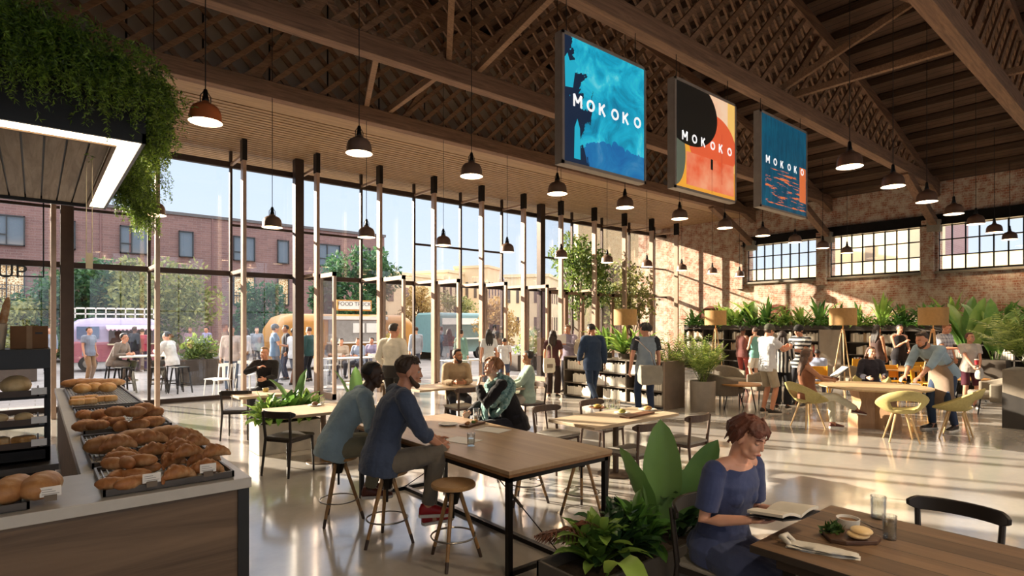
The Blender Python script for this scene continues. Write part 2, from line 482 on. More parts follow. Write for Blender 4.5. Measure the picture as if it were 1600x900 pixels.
strut((6.1, 8.3, 6.36), (5.4, 5.2, 6.4), g+'ending above the blue banner')
strut((11.6, 5.2, 6.36), (11.6, 2.3, 6.36), g+'long pale one over the dark teal banner')
strut((11.2, 5.2, 6.4), (11.9, 2.9, 7.6), g+'slanting over the dark teal banner')
strut((9.3, 4.2, 7.7), (12.3, 2.3, 6.9), g+'thin high one near the top edge')
strut((13.5, 2.3, 6.36), (13.9, -.6, 6.36), g+'at the upper right corner')

# ------------------------------------------------------------------ glazed front
NB = 14
def bx(k): return .27+1.7*k
open_bays = (3, 4, 5, 6, 7)
kk = 0
for k_ in range(-1, NB-1):
    x0, x1 = bx(k_), bx(k_+1)
    if x1 > XW: x1 = XW
    w = MB()
    w.box(x0-.03, x0+.03, YF-.05, YF+.05, 0, 6.03)
    w.box(x0, x1, YF-.06, YF+.06, 5.62, 5.76); w.box(x0, x1, YF-.07, YF+.07, 2.98, 3.1)
    if k_ % 3 != 1: w.box(x0, x1, YF-.03, YF+.03, 4.2, 4.26)
    if k_ not in open_bays: w.box(x0, x1, YF-.06, YF+.06, 0, .1)
    nm = 'window_%d' % (k+kk); kk += 1
    o = struct(nm, w, DBRONZE, bev=.004)
    MB().box(x0+.03, x1-.03, YF-.004, YF+.004, 3.1, 5.62).build('pane', GLASS, o)
    MB().box(x0+.03, x1-.03, YF-.004, YF+.004, 5.76, 6.03).build('pane', GLASS, o)
    if k_ not in open_bays: MB().box(x0+.03, x1-.03, YF-.004, YF+.004, .1, 2.98).build('pane', GLASS, o)
# fins
ftop = {0: 6.2, 1: 6.2, 2: 6.19, 3: 6.2, 4: 6.22, 5: 6.22, 6: 6.25, 7: 6.2, 8: 6.2, 9: 6.16, 10: 6.07, 11: 6.02, 12: 5.98}
fn = ['bronze vertical fin of the glazed front beside the hanging sign', 'slim bronze fin at the left corner of the closed glazing', 'bronze fin rising in front of the pink-sweater passer-by',
      'bronze fin just right of the thick dark column', 'bronze fin between the food truck sign and the white shirted man', 'bronze fin left of the orange food truck end',
      'bronze fin behind the seated scarf woman', 'bronze fin left of the slim dark column', 'bronze fin beside the woman with the tote bag', 'bronze fin behind the man in the blue suit',
      'bronze fin behind the left floor lamp shade', 'bronze fin behind the young man with the shoulder bag', 'bronze fin closest to the brick wall']
for k_ in range(0, 13):
    x = bx(k_); zt = 6.03
    t = thing('facade_fin', fn[k_], 'mullion', (x, 14.0, 0), 0, 'vertical fins inside the glazed front')
    MB().box(-.04, .04, -.09, .09, 0, zt).build('upright', BRONZE, t, bev=.006)
    MB().box(-.05, .05, -.1, .1, 5.55, zt).build('shadowed_head', BLACKM, t)  # black casing stands in for the shade on the fin's head
    MB().box(-.03, .03, .09, 1.1, 5.66, 5.72).build('bracket', BRONZE, t)
    MB().box(-.03, .03, .09, 1.1, 3.0, 3.08).build('bracket', BRONZE, t)
t = None
for x, lb in ((.5, 'thick dark steel column at the far left beside the pastry rack'), (5.2, 'thick dark steel column standing left of the open glass doors'), (13.7, 'dark steel column in the middle of the glazed front')):
    o = MB().box(-.11, .11, -.11, .11, 0, 6.03).build('steel_column', DBRONZE, loc=(x, 14.82, 0), bev=.01)
    tag(o, lb, 'column')
# pivoting glass door leaves standing open
dn = 1
for k_, ye in ((3, 13.0), (4, 12.75), (5, 12.8), (6, 12.85), (7, 12.9)):
    x = bx(k_)
    h = 13.9-ye
    w = MB(); w.box(-.035, .035, -h, -h+.08, .02, 3.04).box(-.035, .035, -.08, 0, .02, 3.04).box(-.035, .035, -h, 0, 2.94, 3.04).box(-.035, .035, -h, 0, .02, .16)
    o = struct('door_%d' % dn, w, plain('#b39a86', .35, .6, .1), loc=(x+.05, 13.9, 0)); dn += 1
    MB().box(-.004, .004, -h+.08, -.08, .16, 2.94).build('pane', GLASS, o)
    MB().box(.035, .07, -h+.03, -h+.05, .9, 1.5).build('pull_handle', STEEL, o)
for k_ in (8, 9, 10):
    x = bx(k_); w = MB()
    for a, b_ in ((0, .08), (.77, .93), (1.62, 1.7)): w.box(a, b_, -.04, .04, 0.02, 2.98)
    w.box(0, 1.7, -.04, .04, .02, .16).box(0, 1.7, -.04, .04, 2.88, 2.98)
    o = struct('door_%d' % dn, w, plain('#8a6f5d', .35, .5, .1), loc=(x, 14.6, 0)); dn += 1
# ================================================================== OUTSIDE
BRICKE = brick(('#82605c', '#6b4e4d', '#9a7f7a'), '#8d8280', 'XZY', bw=.5, bh=.14, mode='World', bmp=.3)
DGLASS = plain('#5c6875', .08, .0, .1, .3, spec=1.0)
FRAMEM = plain('#2e3238', .4, 0, .1)
def wbox(mb, x0, x1, z0, z1, y, t=.05, d=.1):
    mb.box(x0, x1, y-d, y, z0, z0+t).box(x0, x1, y-d, y, z1-t, z1).box(x0, x0+t, y-d, y, z0, z1).box(x1-t, x1, y-d, y, z0, z1)
B = thing('apartment_building', 'long purple-brown brick apartment block across the square', 'building', (0, 40, 0))
MB().box(-34, 20.6, 0, 11, 0, 8.55).build('wall', BRICKE, B)
MB().box(-34.1, 20.7, -.08, .6, 8.5, 8.68).build('parapet', plain('#5d5a5c', .7), B)
rows = [(-60, -20), (-10, 39), (97, 118), (187, 232), (279, 302), (364, 398), (433, 451), (497, 531), (556, 578)]
WARM = emis('#e8b070', .35)
m, nt, N, L, b = newmat('patterned lit window')
vec = coords(N, L, 'World', (1.6, 1.6, 1.6), 'XZY'); vo = N.new('ShaderNodeTexVoronoi'); vo.feature = 'DISTANCE_TO_EDGE'; L.new(vec, vo.inputs['Vector'])
cc = mixc(N, L, mth(N, L, 'LESS_THAN', vo.outputs['Distance'], .09), lin('#a9804d'), lin('#e6d3b0'))
L.new(cc, b.inputs['Base Color']); L.new(cc, b.inputs['Emission Color']); b.inputs['Emission Strength'].default_value = .35
PATW = m
for lev, (yt, yb, wm) in enumerate(((365, 402, DGLASS), (0, 0, PATW))):
    for a, c in rows:
        p0 = onY(a, 40, 400); p1 = onY(c, 40, 400)
        z0, z1 = ((5.95, 7.55) if lev == 0 else (3.1, 4.95))
        w = MB(); wbox(w, p0.x, p1.x, z0, z1, 0, .06, .14)
        if c-a > 30: w.box(p0.x+(p1.x-p0.x)*.38, p0.x+(p1.x-p0.x)*.38+.06, -.12, 0, z0, z1).box(p0.x, p0.x+(p1.x-p0.x)*.38, -.12, 0, z0+.55, z0+.6)
        f = w.build('window', FRAMEM, B)
        MB().box(p0.x+.03, p1.x-.03, -.04, .01, z0+.03, z1-.03).build('pane', wm, f)
        if lev == 1:
            w = MB()
            for i in range(int((p1.x-p0.x)/.16)+1): w.box(p0.x+i*.16, p0.x+i*.16+.03, -.22, -.19, z0-.1, z0+.75)
            w.box(p0.x, p1.x, -.22, -.19, z0+.75, z0+.79); w.build('railing', FRAMEM, f)
p0 = onY(357, 40); p1 = onY(377, 40)
MB().box(p0.x, p1.x, -.05, .1, 0, 2.35).build('door', plain('#2b2522', .5), B)
for px in (157, 332, 203): x = onY(px, 40).x; MB().box(x-.04, x+.04, -.06, 0, 0, 8.5).build('drain_pipe', plain('#7b5a58', .6), B)

def block(px, d, w, dep, h, rz, col, label, winrows=(2, 4), cc='#5b4f48', top=None):
    dep = min(dep, 4.0); p = D(px, HY, d); B = thing('house', label, 'building', (p.x, p.y, 0), R(rz))
    MB().box(0, w, 0, dep, 0, h).build('wall', plain(col, .8, 0, .08, .6), B)
    MB().box(-.1, w+.1, -.1, dep+.1, h-.02, h+.25).build('parapet', plain(col, .8, 0, .05, .5), B)
    r, c = winrows; M_ = plain(cc, .15, 0, .1, spec=.8)
    for side in (0, 1):
        ln = w if side == 0 else dep
        for i in range(r):
            for j in range(c):
                z0 = 1.2+i*(h-1)/r; z1 = z0+(h-1)/r*.5; a = ln*(j+.3)/c; b_ = ln*(j+.62)/c
                mb = MB()
                if side == 0: mb.box(a, b_, -.05, .02, z0, z1)
                else: mb.box(-.05, .02, a, b_, z0, z1)
                mb.build('window', M_, B)
    return B
block(598, 52, 9, 14, 6.5, 20, '#d9c3a0', 'pale cream house behind the orange-leaved tree')
block(700, 60, 4.5, 10, 7.3, 25, '#dcc8a6', 'small cream house with dark window between glazing bars')
block(762, 62, 3.6, 12, 8.0, 30, '#d6bd98', 'tall narrow cream house left of the slim dark column')
block(803, 68, 6, 12, 7.0, 34, '#8e7a86', 'mauve gabled house right of the middle of the glazed front')
block(857, 50, 6, 14, 6.0, 36, '#dcc7a4', 'cream house behind the tall thin tree', (2, 5))
block(935, 58, 12, 16, 7.5, 40, '#b2949a', 'pinkish rendered house seen behind the left floor lamp')
block(1003, 36, 3.6, 9, 9.6, 48, '#d8bd94', 'tall sunlit cream wall beside the end of the glazing', (1, 1))
# neighbours beyond the brick wall, seen through its high windows
B = thing('house', 'low sunlit cream building outside the high windows of the brick wall', 'building', (30, 0, 0))
MB().box(0, 4, -30, 16, 0, 4.75).build('wall', plain('#dcc49c', .8, 0, .06, .5), B)
B = thing('house', 'tall sunlit cream building filling the middle high window', 'building', (35, 0, 0))
a = onX(1300, 35).y; c = onX(1418, 35).y
MB().box(0, 7, c, a, 0, 11).build('wall', plain('#e2cba4', .8, 0, .06, .5), B)
y_ = onX(1367, 35).y; MB().box(-.08, .1, y_, onX(1352, 35).y, 4.4, 6.1).build('window', plain('#8b7b6c', .4), B)
B = thing('house', 'mauve brick building at the right end of the middle high window', 'building', (43, 0, 0))
MB().box(0, 6, onX(1474, 43).y, onX(1412, 43).y, 0, 10.2).build('wall', brick(('#a27d78', '#8f6a68', '#b59692'), '#a99c94', 'YZX', bw=.5, bh=.14), B)

# ------------------------------------------------------------------ trees and foliage
def leaf_quad(mb, p, d, n_, ln, wd, seg=1, droop=0.0):
    """a leaf as a folded strip: p base, d direction, n_ normal-ish"""
    s = d.cross(n_)
    if s.length < 1e-4: s = d.cross(V((1, 0, 0)))
    s.normalize(); u = s.cross(d).normalized()
    if seg == 1:
        mb.add([p, p+d*ln*.45+s*wd*.5+u*wd*.12, p+d*ln-u*droop*ln, p+d*ln*.45-s*wd*.5+u*wd*.12], [(0, 1, 2, 3)])
        return
    vs = []; fs = []
    for i in range(seg+1):
        t = i/seg; w = wd*.5*math.sin(PI*min(1, (t*.92+.05)))**.8
        if i == seg: w = wd*.01
        c = p+d*ln*t*(1-droop*.35*t)-V((0, 0, 1))*droop*ln*t*t*.8
        vs += [c-s*w+u*w*.35, c, c+s*w+u*w*.35]
    for i in range(seg):
        a = i*3; fs += [(a, a+1, a+4, a+3), (a+1, a+2, a+5, a+4)]
    mb.add(vs, fs)
def rnd_dir(rr, up=0.0):
    while True:
        v = V((rr.uniform(-1, 1), rr.uniform(-1, 1), rr.uniform(-1, 1)))
        if .1 < v.length < 1: break
    v.normalize(); v.z += up; return v.normalized()
def tree(px, py, d, ztop, rad, label, leafmat, n=2600, ls=.2, z0f=.3, seed=1, group=None, sparse=.0, trunk=.09):
    rr = random.Random(seed); n = int(n*1.6)
    p = D(px, HY, d); t = thing('tree', label, 'tree', (p.x, p.y, 0), 0, group)
    mb = MB(); zc = ztop*(1+z0f)/2; hz = ztop*(1-z0f)/2
    mb.tube([(0, 0, 0), (.03, 0, ztop*.3), (-.04, .05, ztop*.6), (.02, 0, ztop*.9)], [trunk, trunk*.8, trunk*.5, .02], 8)
    tips = []
    for i in range(16):
        a = rr.uniform(0, 2*PI); z = ztop*rr.uniform(z0f*.8, .85)
        r_ = rad*rr.uniform(.4, .95)*math.sqrt(max(.1, 1-((z+.1*ztop-zc)/hz)**2))
        q = V((r_*math.cos(a), r_*math.sin(a), min(ztop*.97, z+rr.uniform(.1, .25)*ztop)))
        mb.tube([(0, 0, z*.85), (q.x*.5, q.y*.5, z*.98), q], [trunk*.4, trunk*.25, .012], 5); tips.append(q)
    mb.build('trunk', plain('#54402f', .85), t)
    lb = MB(); cl = []
    for i in range(26):
        v = rnd_dir(rr)*rr.uniform(.45, .9)
        cl.append((V((v.x*rad, v.y*rad, zc+v.z*hz)), rad*rr.uniform(.22, .42)))
    cl += [(q, rad*.25) for q in tips]
    for i in range(n):
        c, r_ = rr.choice(cl); v = rnd_dir(rr)*r_*rr.uniform(.5, 1)**.5
        leaf_quad(lb, c+v, rnd_dir(rr, -.2), rnd_dir(rr, .6), ls*rr.uniform(.7, 1.3), ls*.5)
    lb.build('foliage', leafmat, t, smooth=False)
    return t
LM_OL = leafm('#5a6438', '#a3a264'); LM_DK = leafm('#264a35', '#4f7548'); LM_OR = leafm('#8a7444', '#bfa468'); LM_GR = leafm('#3c5a2a', '#7f9448')
tree(130, 0, 28.3, 4.9, 2.0, 'dark round tree in front of the brick block, nearest the hanging sign', LM_DK, 2600, .3, .25, 1)
tree(245, 0, 29, 4.6, 2.7, 'wide olive-coloured tree above the pink food van', LM_OL, 3400, .28, .2, 2)
tree(178, 0, 30.5, 3.9, 1.3, 'dark tree behind the left half of the olive tree', LM_DK, 1800, .3, .25, 12)
tree(410, 0, 33, 3.9, 1.6, 'small dark tree left of the thick steel column', LM_DK, 1800, .26, .2, 3)
tree(556, 0, 31, 6.2, 2.1, 'tall dark tree rising behind the food truck sign', LM_DK, 3800, .28, .12, 4)
tree(655, 0, 31, 3.7, 1.15, 'small orange-leaved tree at the end of the orange food truck', LM_OR, 1700, .2, .25, 5)
tree(712, 0, 34, 3.6, 1.2, 'olive tree behind the teal food truck', LM_OL, 1500, .2, .25, 6)
tree(776, 0, 27, 2.9, 1.1, 'yellowish tree right of the teal food truck', LM_OR, 1500, .18, .2, 7)
tree(905, 0, 22, 5.2, 1.35, 'tall thin tree with airy crown in the middle of the glazing', LM_GR, 2200, .17, .35, 8)
tree(985, 0, 23, 4.3, 1.2, 'thin tree next to the airy crowned one', LM_OL, 900, .2, .4, 9)
tree(20, 0, 26, 2.75, 1.9, 'bushy tree low behind the pastry rack', LM_OL, 1800, .24, .05, 10)
tree(62, 0, 27.5, 3.2, 1.8, 'dark bushy tree at the foot of the brick block, far left', LM_DK, 1600, .3, .05, 11)

# ------------------------------------------------------------------ food trucks
def rounded(w, h, r, n=6, bot=False):
    pts = []
    for cx, cz, a0 in ((w/2-r, h-r, 0), (-w/2+r, h-r, 90)):
        for i in range(n+1): a = R(a0+90*i/n); pts.append((cx+r*math.cos(a), cz+r*math.sin(a)))
    pts += [(-w/2, 0), (w/2, 0)]
    return pts
def wheels(t, xs, y, r=.33):
    for x in xs:
        w = MB().tube([(x, y, r), (x, y+.22, r)], [r, r], 20).build('wheel', plain('#1d1c1c', .7), t)
        MB().tube([(x, y-.02, r), (x, y, r)], [r*.55, r*.55], 16).build('hub_cap', STEEL, w)
t = thing('food_van', 'small retro food van in pink and lilac with a white roof rack', 'food truck', (.95, 28, 0))
PINK = plain('#9c5b66', .35, 0, .06); LIL = plain('#a79bb8', .35, 0, .06)
def sec(w, h0, h1, r, x):  # cross section rings along x
    return [V((x, y, h0+z)) for y, z in rounded(w, h1-h0, r)]
mb = MB(); mb.loft([sec(1.6, .35, 1.15, .08, 0.0), sec(1.7, .35, 1.15, .08, .15), sec(1.7, .35, 1.15, .08, 2.8), sec(1.6, .35, 1.15, .08, 2.95)]); mb.build('lower_body', PINK, t, bev=.02)
mb = MB(); mb.loft([sec(1.3, 1.1, 1.75, .3, .02), sec(1.62, 1.1, 2.0, .42, .35), sec(1.66, 1.1, 2.06, .45, .8), sec(1.66, 1.1, 2.06, .45, 2.6), sec(1.5, 1.1, 1.95, .42, 2.93)]); mb.build('roof_shell', LIL, t, bev=.02)
MB().box(.25, .95, -.86, -.8, 1.25, 1.72).build('window', plain('#5c6a86', .1), t)
MB().box(1.25, 2.75, -.87, -.79, 1.05, 1.72).build('serving_hatch', plain('#4a332c', .6), t)
mb = MB(); pts = []
for i in range(13): x = 1.15+i*.13; mb.add([(x, -.88, 1.76), (x+.13, -.88, 1.76), (x+.13, -1.25, 1.62), (x+.065, -1.27, 1.55), (x, -1.25, 1.62)], [(0, 1, 2, 3, 4)])
mb.build('scalloped_awning', plain('#c9a6b4', .7), t, solid=.015)
MB().box(1.2, 2.85, -1.1, -.85, 1.0, 1.05).build('counter_shelf', CREAM, t)
mb = MB()
for z in (2.2, 2.42): mb.box(.2, 2.8, -.62, -.58, z, z+.04).box(.2, 2.8, .58, .62, z, z+.04)
for i in range(9): mb.box(.2+i*.32, .24+i*.32, -.62, -.58, 2.05, 2.46).box(.2+i*.32, .24+i*.32, -.6, .6, 2.2, 2.24)
mb.build('roof_rack', WHITE, t); wheels(t, (.6, 2.4), -.86, .3)
MB().ell((-.0, -.55, .75), (.05, .1, .1)).build('headlamp', WHITE, t)

ORG = plain('#b98444', .35, 0, .06)
t = thing('food_truck', 'long rounded orange food truck with a silver serving front', 'food truck', (7.0, 22.7, 0))
mb = MB(); rg = []
for x, s in ((0, .35), (.12, .7), (.4, .92), (.8, 1.0), (5.6, 1.0), (6.0, .92), (6.28, .7), (6.4, .35)):
    h = .45+1.78*s; rg.append([V((x, y+.9, .45+z)) for y, z in rounded(1.9*(.6+.4*s), h-.45, .35*s+.05)])
mb.loft(rg); mb.build('body', ORG, t, smooth=False, auto=40)
MB().box(2.15, 4.6, -.1, .0, 1.1, 1.98).build('serving_hatch', plain('#8d8884', .4), t)
MB().box(2.1, 4.65, -.45, .02, 1.02, 1.08).build('counter_shelf', WHITE, t)
MB().box(1.9, 4.8, -.12, -.02, 2.0, 2.14).build('hatch_trim', WHITE, t)
MB().box(2.0, 4.7, -.08, -.01, .5, .98).build('front_panel', plain('#b88a55', .5), t)
for i, x in enumerate((3.2, 3.8)): MB().box(x, x+.5, -.13, -.1, 1.45, 1.85).build('menu_board', WHITE, t)
MB().box(4.85, 5.55, -.03, -.005, 1.2, 1.9).build('window', DGLASS, t)
wheels(t, (1.1, 5.3), -.06, .36)
OB = t
def text_mesh(s, size, mat, parent, M, name='lettering', ext=.004, align='CENTER'):
    cu = bpy.data.curves.new(name, 'FONT'); cu.body = s; cu.size = size; cu.extrude = ext; cu.align_x = align; cu.align_y = 'CENTER'
    o = bpy.data.objects.new(name, cu); COL.objects.link(o); bpy.context.view_layer.update()
    me = bpy.data.meshes.new_from_object(o.evaluated_get(bpy.context.evaluated_depsgraph_get()))
    bpy.data.objects.remove(o); me.materials.clear(); me.materials.append(mat)
    me.transform(M); o = bpy.data.objects.new(name, me); COL.objects.link(o); o.parent = parent; return o
p0 = onY(526, 23.2, 468); p1 = onY(580, 23.2, 486)
SG = thing('food_truck_sign', 'white board reading FOOD TRUCK in an orange frame above the orange truck', 'sign', ((p0.x+p1.x)/2, 23.2, 2.2))
wd = (p1.x-p0.x)/2; za = p1.z-2.2; zb = p0.z-2.2
MB().box(-wd, wd, -.04, .04, za, zb).build('frame', ORG, SG)
MB().box(-wd+.06, wd-.06, -.055, -.03, za+.06, zb-.06).build('board', WHITE, SG)
RX = Matrix.Rotation(PI/2, 4, 'X')
text_mesh('FOOD TRUCK', .235, plain('#5a5450', .6), SG, Matrix.Translation((0, -.058, (za+zb)/2+.05)) @ RX)
for x in (-wd+.1, wd-.1): MB().box(x-.02, x+.02, -.02, .02, 0, za).build('post', BLACKM, SG)
TEAL = plain('#6f9092', .4, 0, .06)
t = thing('food_truck', 'pale teal food truck with a white fascia board', 'food truck', (15.2, 24.2, 0))
mb = MB(); mb.loft([[V((x, y+.9, .4+z)) for y, z in rounded(1.9, hh, .2)] for x, hh in ((0, 1.9), (.1, 2.0), (3.4, 2.0), (3.5, 1.9))]); mb.build('body', TEAL, t)
MB().box(.5, 3.0, -.08, 0, 1.15, 1.75).build('serving_hatch', plain('#5a6a66', .5), t)
MB().box(.4, 3.1, -.1, 0, 1.8, 2.12).build('fascia', WHITE, t); MB().box(.4, 3.1, -.4, 0, 1.05, 1.12).build('counter_shelf', WHITE, t)
wheels(t, (.7, 2.8), -.06, .34)
p = D(772, 516, 22)
t = thing('poster_stand', 'black poster board with a white motif beside the teal truck', 'sign', (p.x, p.y, 0), R(-20))
MB().box(-.2, .2, -.02, .02, 1.35, 1.8).build('board', BLACK, t); MB().prism([(-.12, 1.45), (.12, 1.45), (.03, 1.6), (0, 1.72), (-.03, 1.6)], .021, .03, Matrix.Rotation(PI/2, 4, 'X')).build('motif', WHITE, t)
MB().box(-.02, .02, -.02, .02, 0, 1.35).build('post', BLACKM, t)

# planters outside
def bush(mb, c, r, n, ls, rr, wd=.4):
    for i in range(n):
        v = rnd_dir(rr, .15); q = V(c)+V((v.x*r[0], v.y*r[1], abs(v.z)*r[2]))*rr.uniform(.3, 1)
        leaf_quad(mb, q, rnd_dir(rr, .5), rnd_dir(rr, .5), ls*rr.uniform(.6, 1.3), ls*wd)
def out_planter(px0, px1, Y, h, bh, label, lm, seed):
    a = onY(px0, Y); c = onY(px1, Y); rr = random.Random(seed); w = (c.x-a.x)/2
    t = thing('planter', label, 'planter', (a.x+w, Y, 0))
    MB().box(-w, w, -.35, .35, 0, h).build('box', plain('#4a4038', .7), t, bev=.01)
    mb = MB(); bush(mb, (0, 0, h), (w, .35, bh), 900, .16, rr, .35); mb.build('foliage', lm, t)
out_planter(278, 345, 19.5, .75, .75, 'dark planter box with grasses outside behind the seated white shirt man', LM_GR, 1)
out_planter(800, 872, 17.2, .6, 1.1, 'planter of leafy shrubs outside the middle doors', LM_GR, 2)
out_planter(640, 672, 26.5, .5, .9, 'small planter of broad leaves by the end of the orange truck', LM_GR, 3)
out_planter(-5, 58, 24, .6, .9, 'planter hedge outside behind the bread bucket', LM_OL, 4)
# ================================================================== PENDANT LAMPS
def make_pendant(kind):
    cm, zl = kind
    shade = {'terra': plain('#c26a3e', .35, 0, .1), 'taupe': plain('#8c7262', .33, .3, .1), 'brown': plain('#7a5c4c', .33, .3, .1)}[cm]
    t = thing('pendant_lamp', '-', 'lamp')
    mb = MB(); prof = [(.03, .25), (.045, .235), (.06, .215), (.1, .2), (.135, .175), (.158, .135), (.168, .09), (.172, .03), (.18, .0)]
    mb.lathe(prof, n=28); sh = mb.build('lamp_shade', shade, t, smooth=True)
    MB().lathe([(.0, .38), (.018, .38), (.024, .36), (.028, .3), (.036, .27), (.04, .235), (.0, .23)], n=16).build('socket', BLACKM, t, smooth=True)
    MB().ell((0, 0, .075), (.04, .04, .055)).build('bulb', emis('#ffd9a0', 22), t, smooth=True)
    MB().lathe([(.18, .0), (.172, -.001), (.164, .04), (.158, .09), (.148, .135), (.125, .17), (.08, .19), (.0, .195)], n=28).build('inner_reflector', emis('#ffe6c4', 3.2), t, smooth=True)
    mb = MB().tube([(0, 0, .37), (0, 0, zl)], [.006, .006], 6)
    mb.tube([(-.055, 0, .2), (-.055, 0, .3), (0, 0, .385), (.055, 0, .3), (.055, 0, .2)], .006, 6)
    mb.build('cord', BLACK, t)
    return t
pend = Maker(make_pendant)
gl = 'hanging dome lamps in rows across the hall'
def lampat(key, x, y, z, label, light=30, top=None):
    zt = (top or (zroof(x)-.15))-z
    o = pend((key, round(zt, 1)), (x, y, z), 0, label, gl)
    ld = bpy.data.lights.new('lamp_light', 'SPOT'); ld.energy = light*2; ld.color = (1, .78, .52); ld.spot_size = R(150); ld.spot_blend = .6; ld.shadow_soft_size = .05
    lo = bpy.data.objects.new('lamp_light', ld); COL.objects.link(lo); lo.parent = o; lo.location = (0, 0, .01)
rowA = ['orange-brown dome lamp in front of the hanging greenery', 'brown dome lamp, second from the left in the upper row', 'dome lamp right above the standing white shirt man', 'dome lamp hanging at the lower left corner of the blue banner',
        'dome lamp below the lower right corner of the blue banner', 'dome lamp below the orange and black banner', 'dome lamp left of the dark teal banner', 'dome lamp below the dark teal banner', 'dome lamp in front of the first high window', 'dome lamp in front of the left end of the middle high window', 'small dome lamp over the middle of the middle high window']
for i, lb in enumerate(rowA): lampat('terra' if i == 0 else 'taupe', 1.52+1.9*i, 7.38, 4.15, lb)
rowB = ['dome lamp hanging before the brick block, left of the trailing greenery tip', 'dome lamp left of the thick dark steel column', 'dome lamp in front of the dark tree top', 'dome lamp above the left open glass doors', 'dome lamp right of the middle of the glazed front',
        'dome lamp in front of the slim dark column', 'dome lamp before the airy tree crown', 'dome lamp over the shoulder bag man', 'dome lamp at the right end of the glazing', 'small dome lamp before the sunlit brick pier', 'tiny dome lamp left of the first high window']
for i, lb in enumerate(rowB): lampat('taupe', 1.5+1.88*i, 11.0, 3.6, lb, 22)
rowC = ['large bright dome lamp right of the dark teal banner', 'dome lamp above the pier between the high windows', 'third dome lamp from the left in the right row', 'dome lamp at the left edge of the right high window', 'dome lamp over the middle of the right high window', 'dome lamp over the right high window, next to the edge', 'dome lamp at the right edge of the view']
for i, lb in enumerate(rowC): lampat('brown', 9.33+1.9*i if i < 6 else 20.7, 3.32, 4.15, lb)
# unseen lamps added behind the viewer to brighten the hall
for i, (x, y) in enumerate([(x, y) for y in (-.7, -4.5) for x in (-3, .8, 4.6, 8.4, 12.2)]):
    lampat('brown', x, y, 4.15, 'unseen brown dome lamp added behind the viewer to brighten the hall', 60)

# ================================================================== BANNERS
MF = plain('#9c9188', .4, .2, .1)
LET = {'M': [((0, 0), (0, 1)), ((0, 1), (.5, .35)), ((.5, .35), (1, 1)), ((1, 1), (1, 0))], 'K': [((0, 0), (0, 1)), ((.05, .45), (.75, 1)), ((.25, .6), (.8, 0))]}
def letters(x0, x1, z, h, parent, y=-.012):
    n = 6; st = (x1-x0-h*.9)/(n-1)
    for i, ch in enumerate('MOKOKO'):
        mb = MB(); ox = x0+i*st; th = h*.21
        if ch == 'O':
            k = 28; vs = []
            for r_, yy in ((h*.5, y), (h*.5, y+.01), (h*.30, y+.01), (h*.30, y)):
                vs.append([V((ox+h*.45+r_*math.cos(2*PI*j/k), yy, z+h*.5+r_*math.sin(2*PI*j/k))) for j in range(k)])
            mb.loft(vs+[vs[0]], cap=False)
        else:
            for (a, b), (c, d) in LET[ch]:
                p0 = V((ox+a*h*.85, 0, z+b*h)); p1 = V((ox+c*h*.85, 0, z+d*h)); dd = (p1-p0).normalized(); s = V((dd.z, 0, -dd.x))*th*.5
                q = [p0+s, p0-s, p1-s, p1+s]
                mb.add([p+V((0, y, 0)) for p in q]+[p+V((0, y+.01, 0)) for p in q], [(0, 1, 2, 3), (7, 6, 5, 4), (0, 4, 5, 1), (1, 5, 6, 2), (2, 6, 7, 3), (3, 7, 4, 0)])
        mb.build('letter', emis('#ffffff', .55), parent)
def artmat(fn):
    m, nt, N, L, b = newmat('printed artwork'); tc = N.new('ShaderNodeTexCoord'); sp = N.new('ShaderNodeSeparateXYZ'); L.new(tc.outputs['Object'], sp.inputs[0])
    c = fn(N, L, tc.outputs['Object'], sp.outputs['X'], sp.outputs['Z'])
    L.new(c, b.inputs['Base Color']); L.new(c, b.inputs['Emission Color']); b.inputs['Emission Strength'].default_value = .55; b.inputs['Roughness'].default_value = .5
    return m
def circ(N, L, X, Z, cx, cz, r, rz=None):
    dx = mth(N, L, 'DIVIDE', mth(N, L, 'SUBTRACT', X, cx), r); dz = mth(N, L, 'DIVIDE', mth(N, L, 'SUBTRACT', Z, cz), rz or r)
    return mth(N, L, 'LESS_THAN', mth(N, L, 'ADD', mth(N, L, 'MULTIPLY', dx, dx), mth(N, L, 'MULTIPLY', dz, dz)), 1.0)
def rect(N, L, X, Z, x0, x1, z0, z1):
    a = mth(N, L, 'MULTIPLY', mth(N, L, 'GREATER_THAN', X, x0), mth(N, L, 'LESS_THAN', X, x1))
    return mth(N, L, 'MULTIPLY', a, mth(N, L, 'MULTIPLY', mth(N, L, 'GREATER_THAN', Z, z0), mth(N, L, 'LESS_THAN', Z, z1)))
def art1(N, L, O, X, Z):
    n = noise_t(N, L, coords(N, L), 2.2, 8, .62, 1.2)
    c = ramp(N, L, n, [(.3, lin('#0a6f9a')), (.47, lin('#14a3c7')), (.6, lin('#2dc0dc')), (.74, lin('#7fdcec'))])
    n3 = noise_t(N, L, coords(N, L), 1.5, 6, .6, .5)
    low = mth(N, L, 'LESS_THAN', mth(N, L, 'ADD', Z, mth(N, L, 'MULTIPLY', n3, -1.0)), -.15+.0)
    c = mixc(N, L, mth(N, L, 'MULTIPLY', low, .75), c, lin('#1b4fa0'))
    n2 = noise_t(N, L, coords(N, L, 'Object', (1, 1, .6)), 2.6, 9, .6, .7)
    dark = mth(N, L, 'LESS_THAN', mth(N, L, 'ADD', mth(N, L, 'MULTIPLY', X, .9), mth(N, L, 'ADD', mth(N, L, 'MULTIPLY', n2, 1.7), mth(N, L, 'MULTIPLY', Z, .18))), 1.32)
    return mixc(N, L, dark, c, lin('#15263f'))
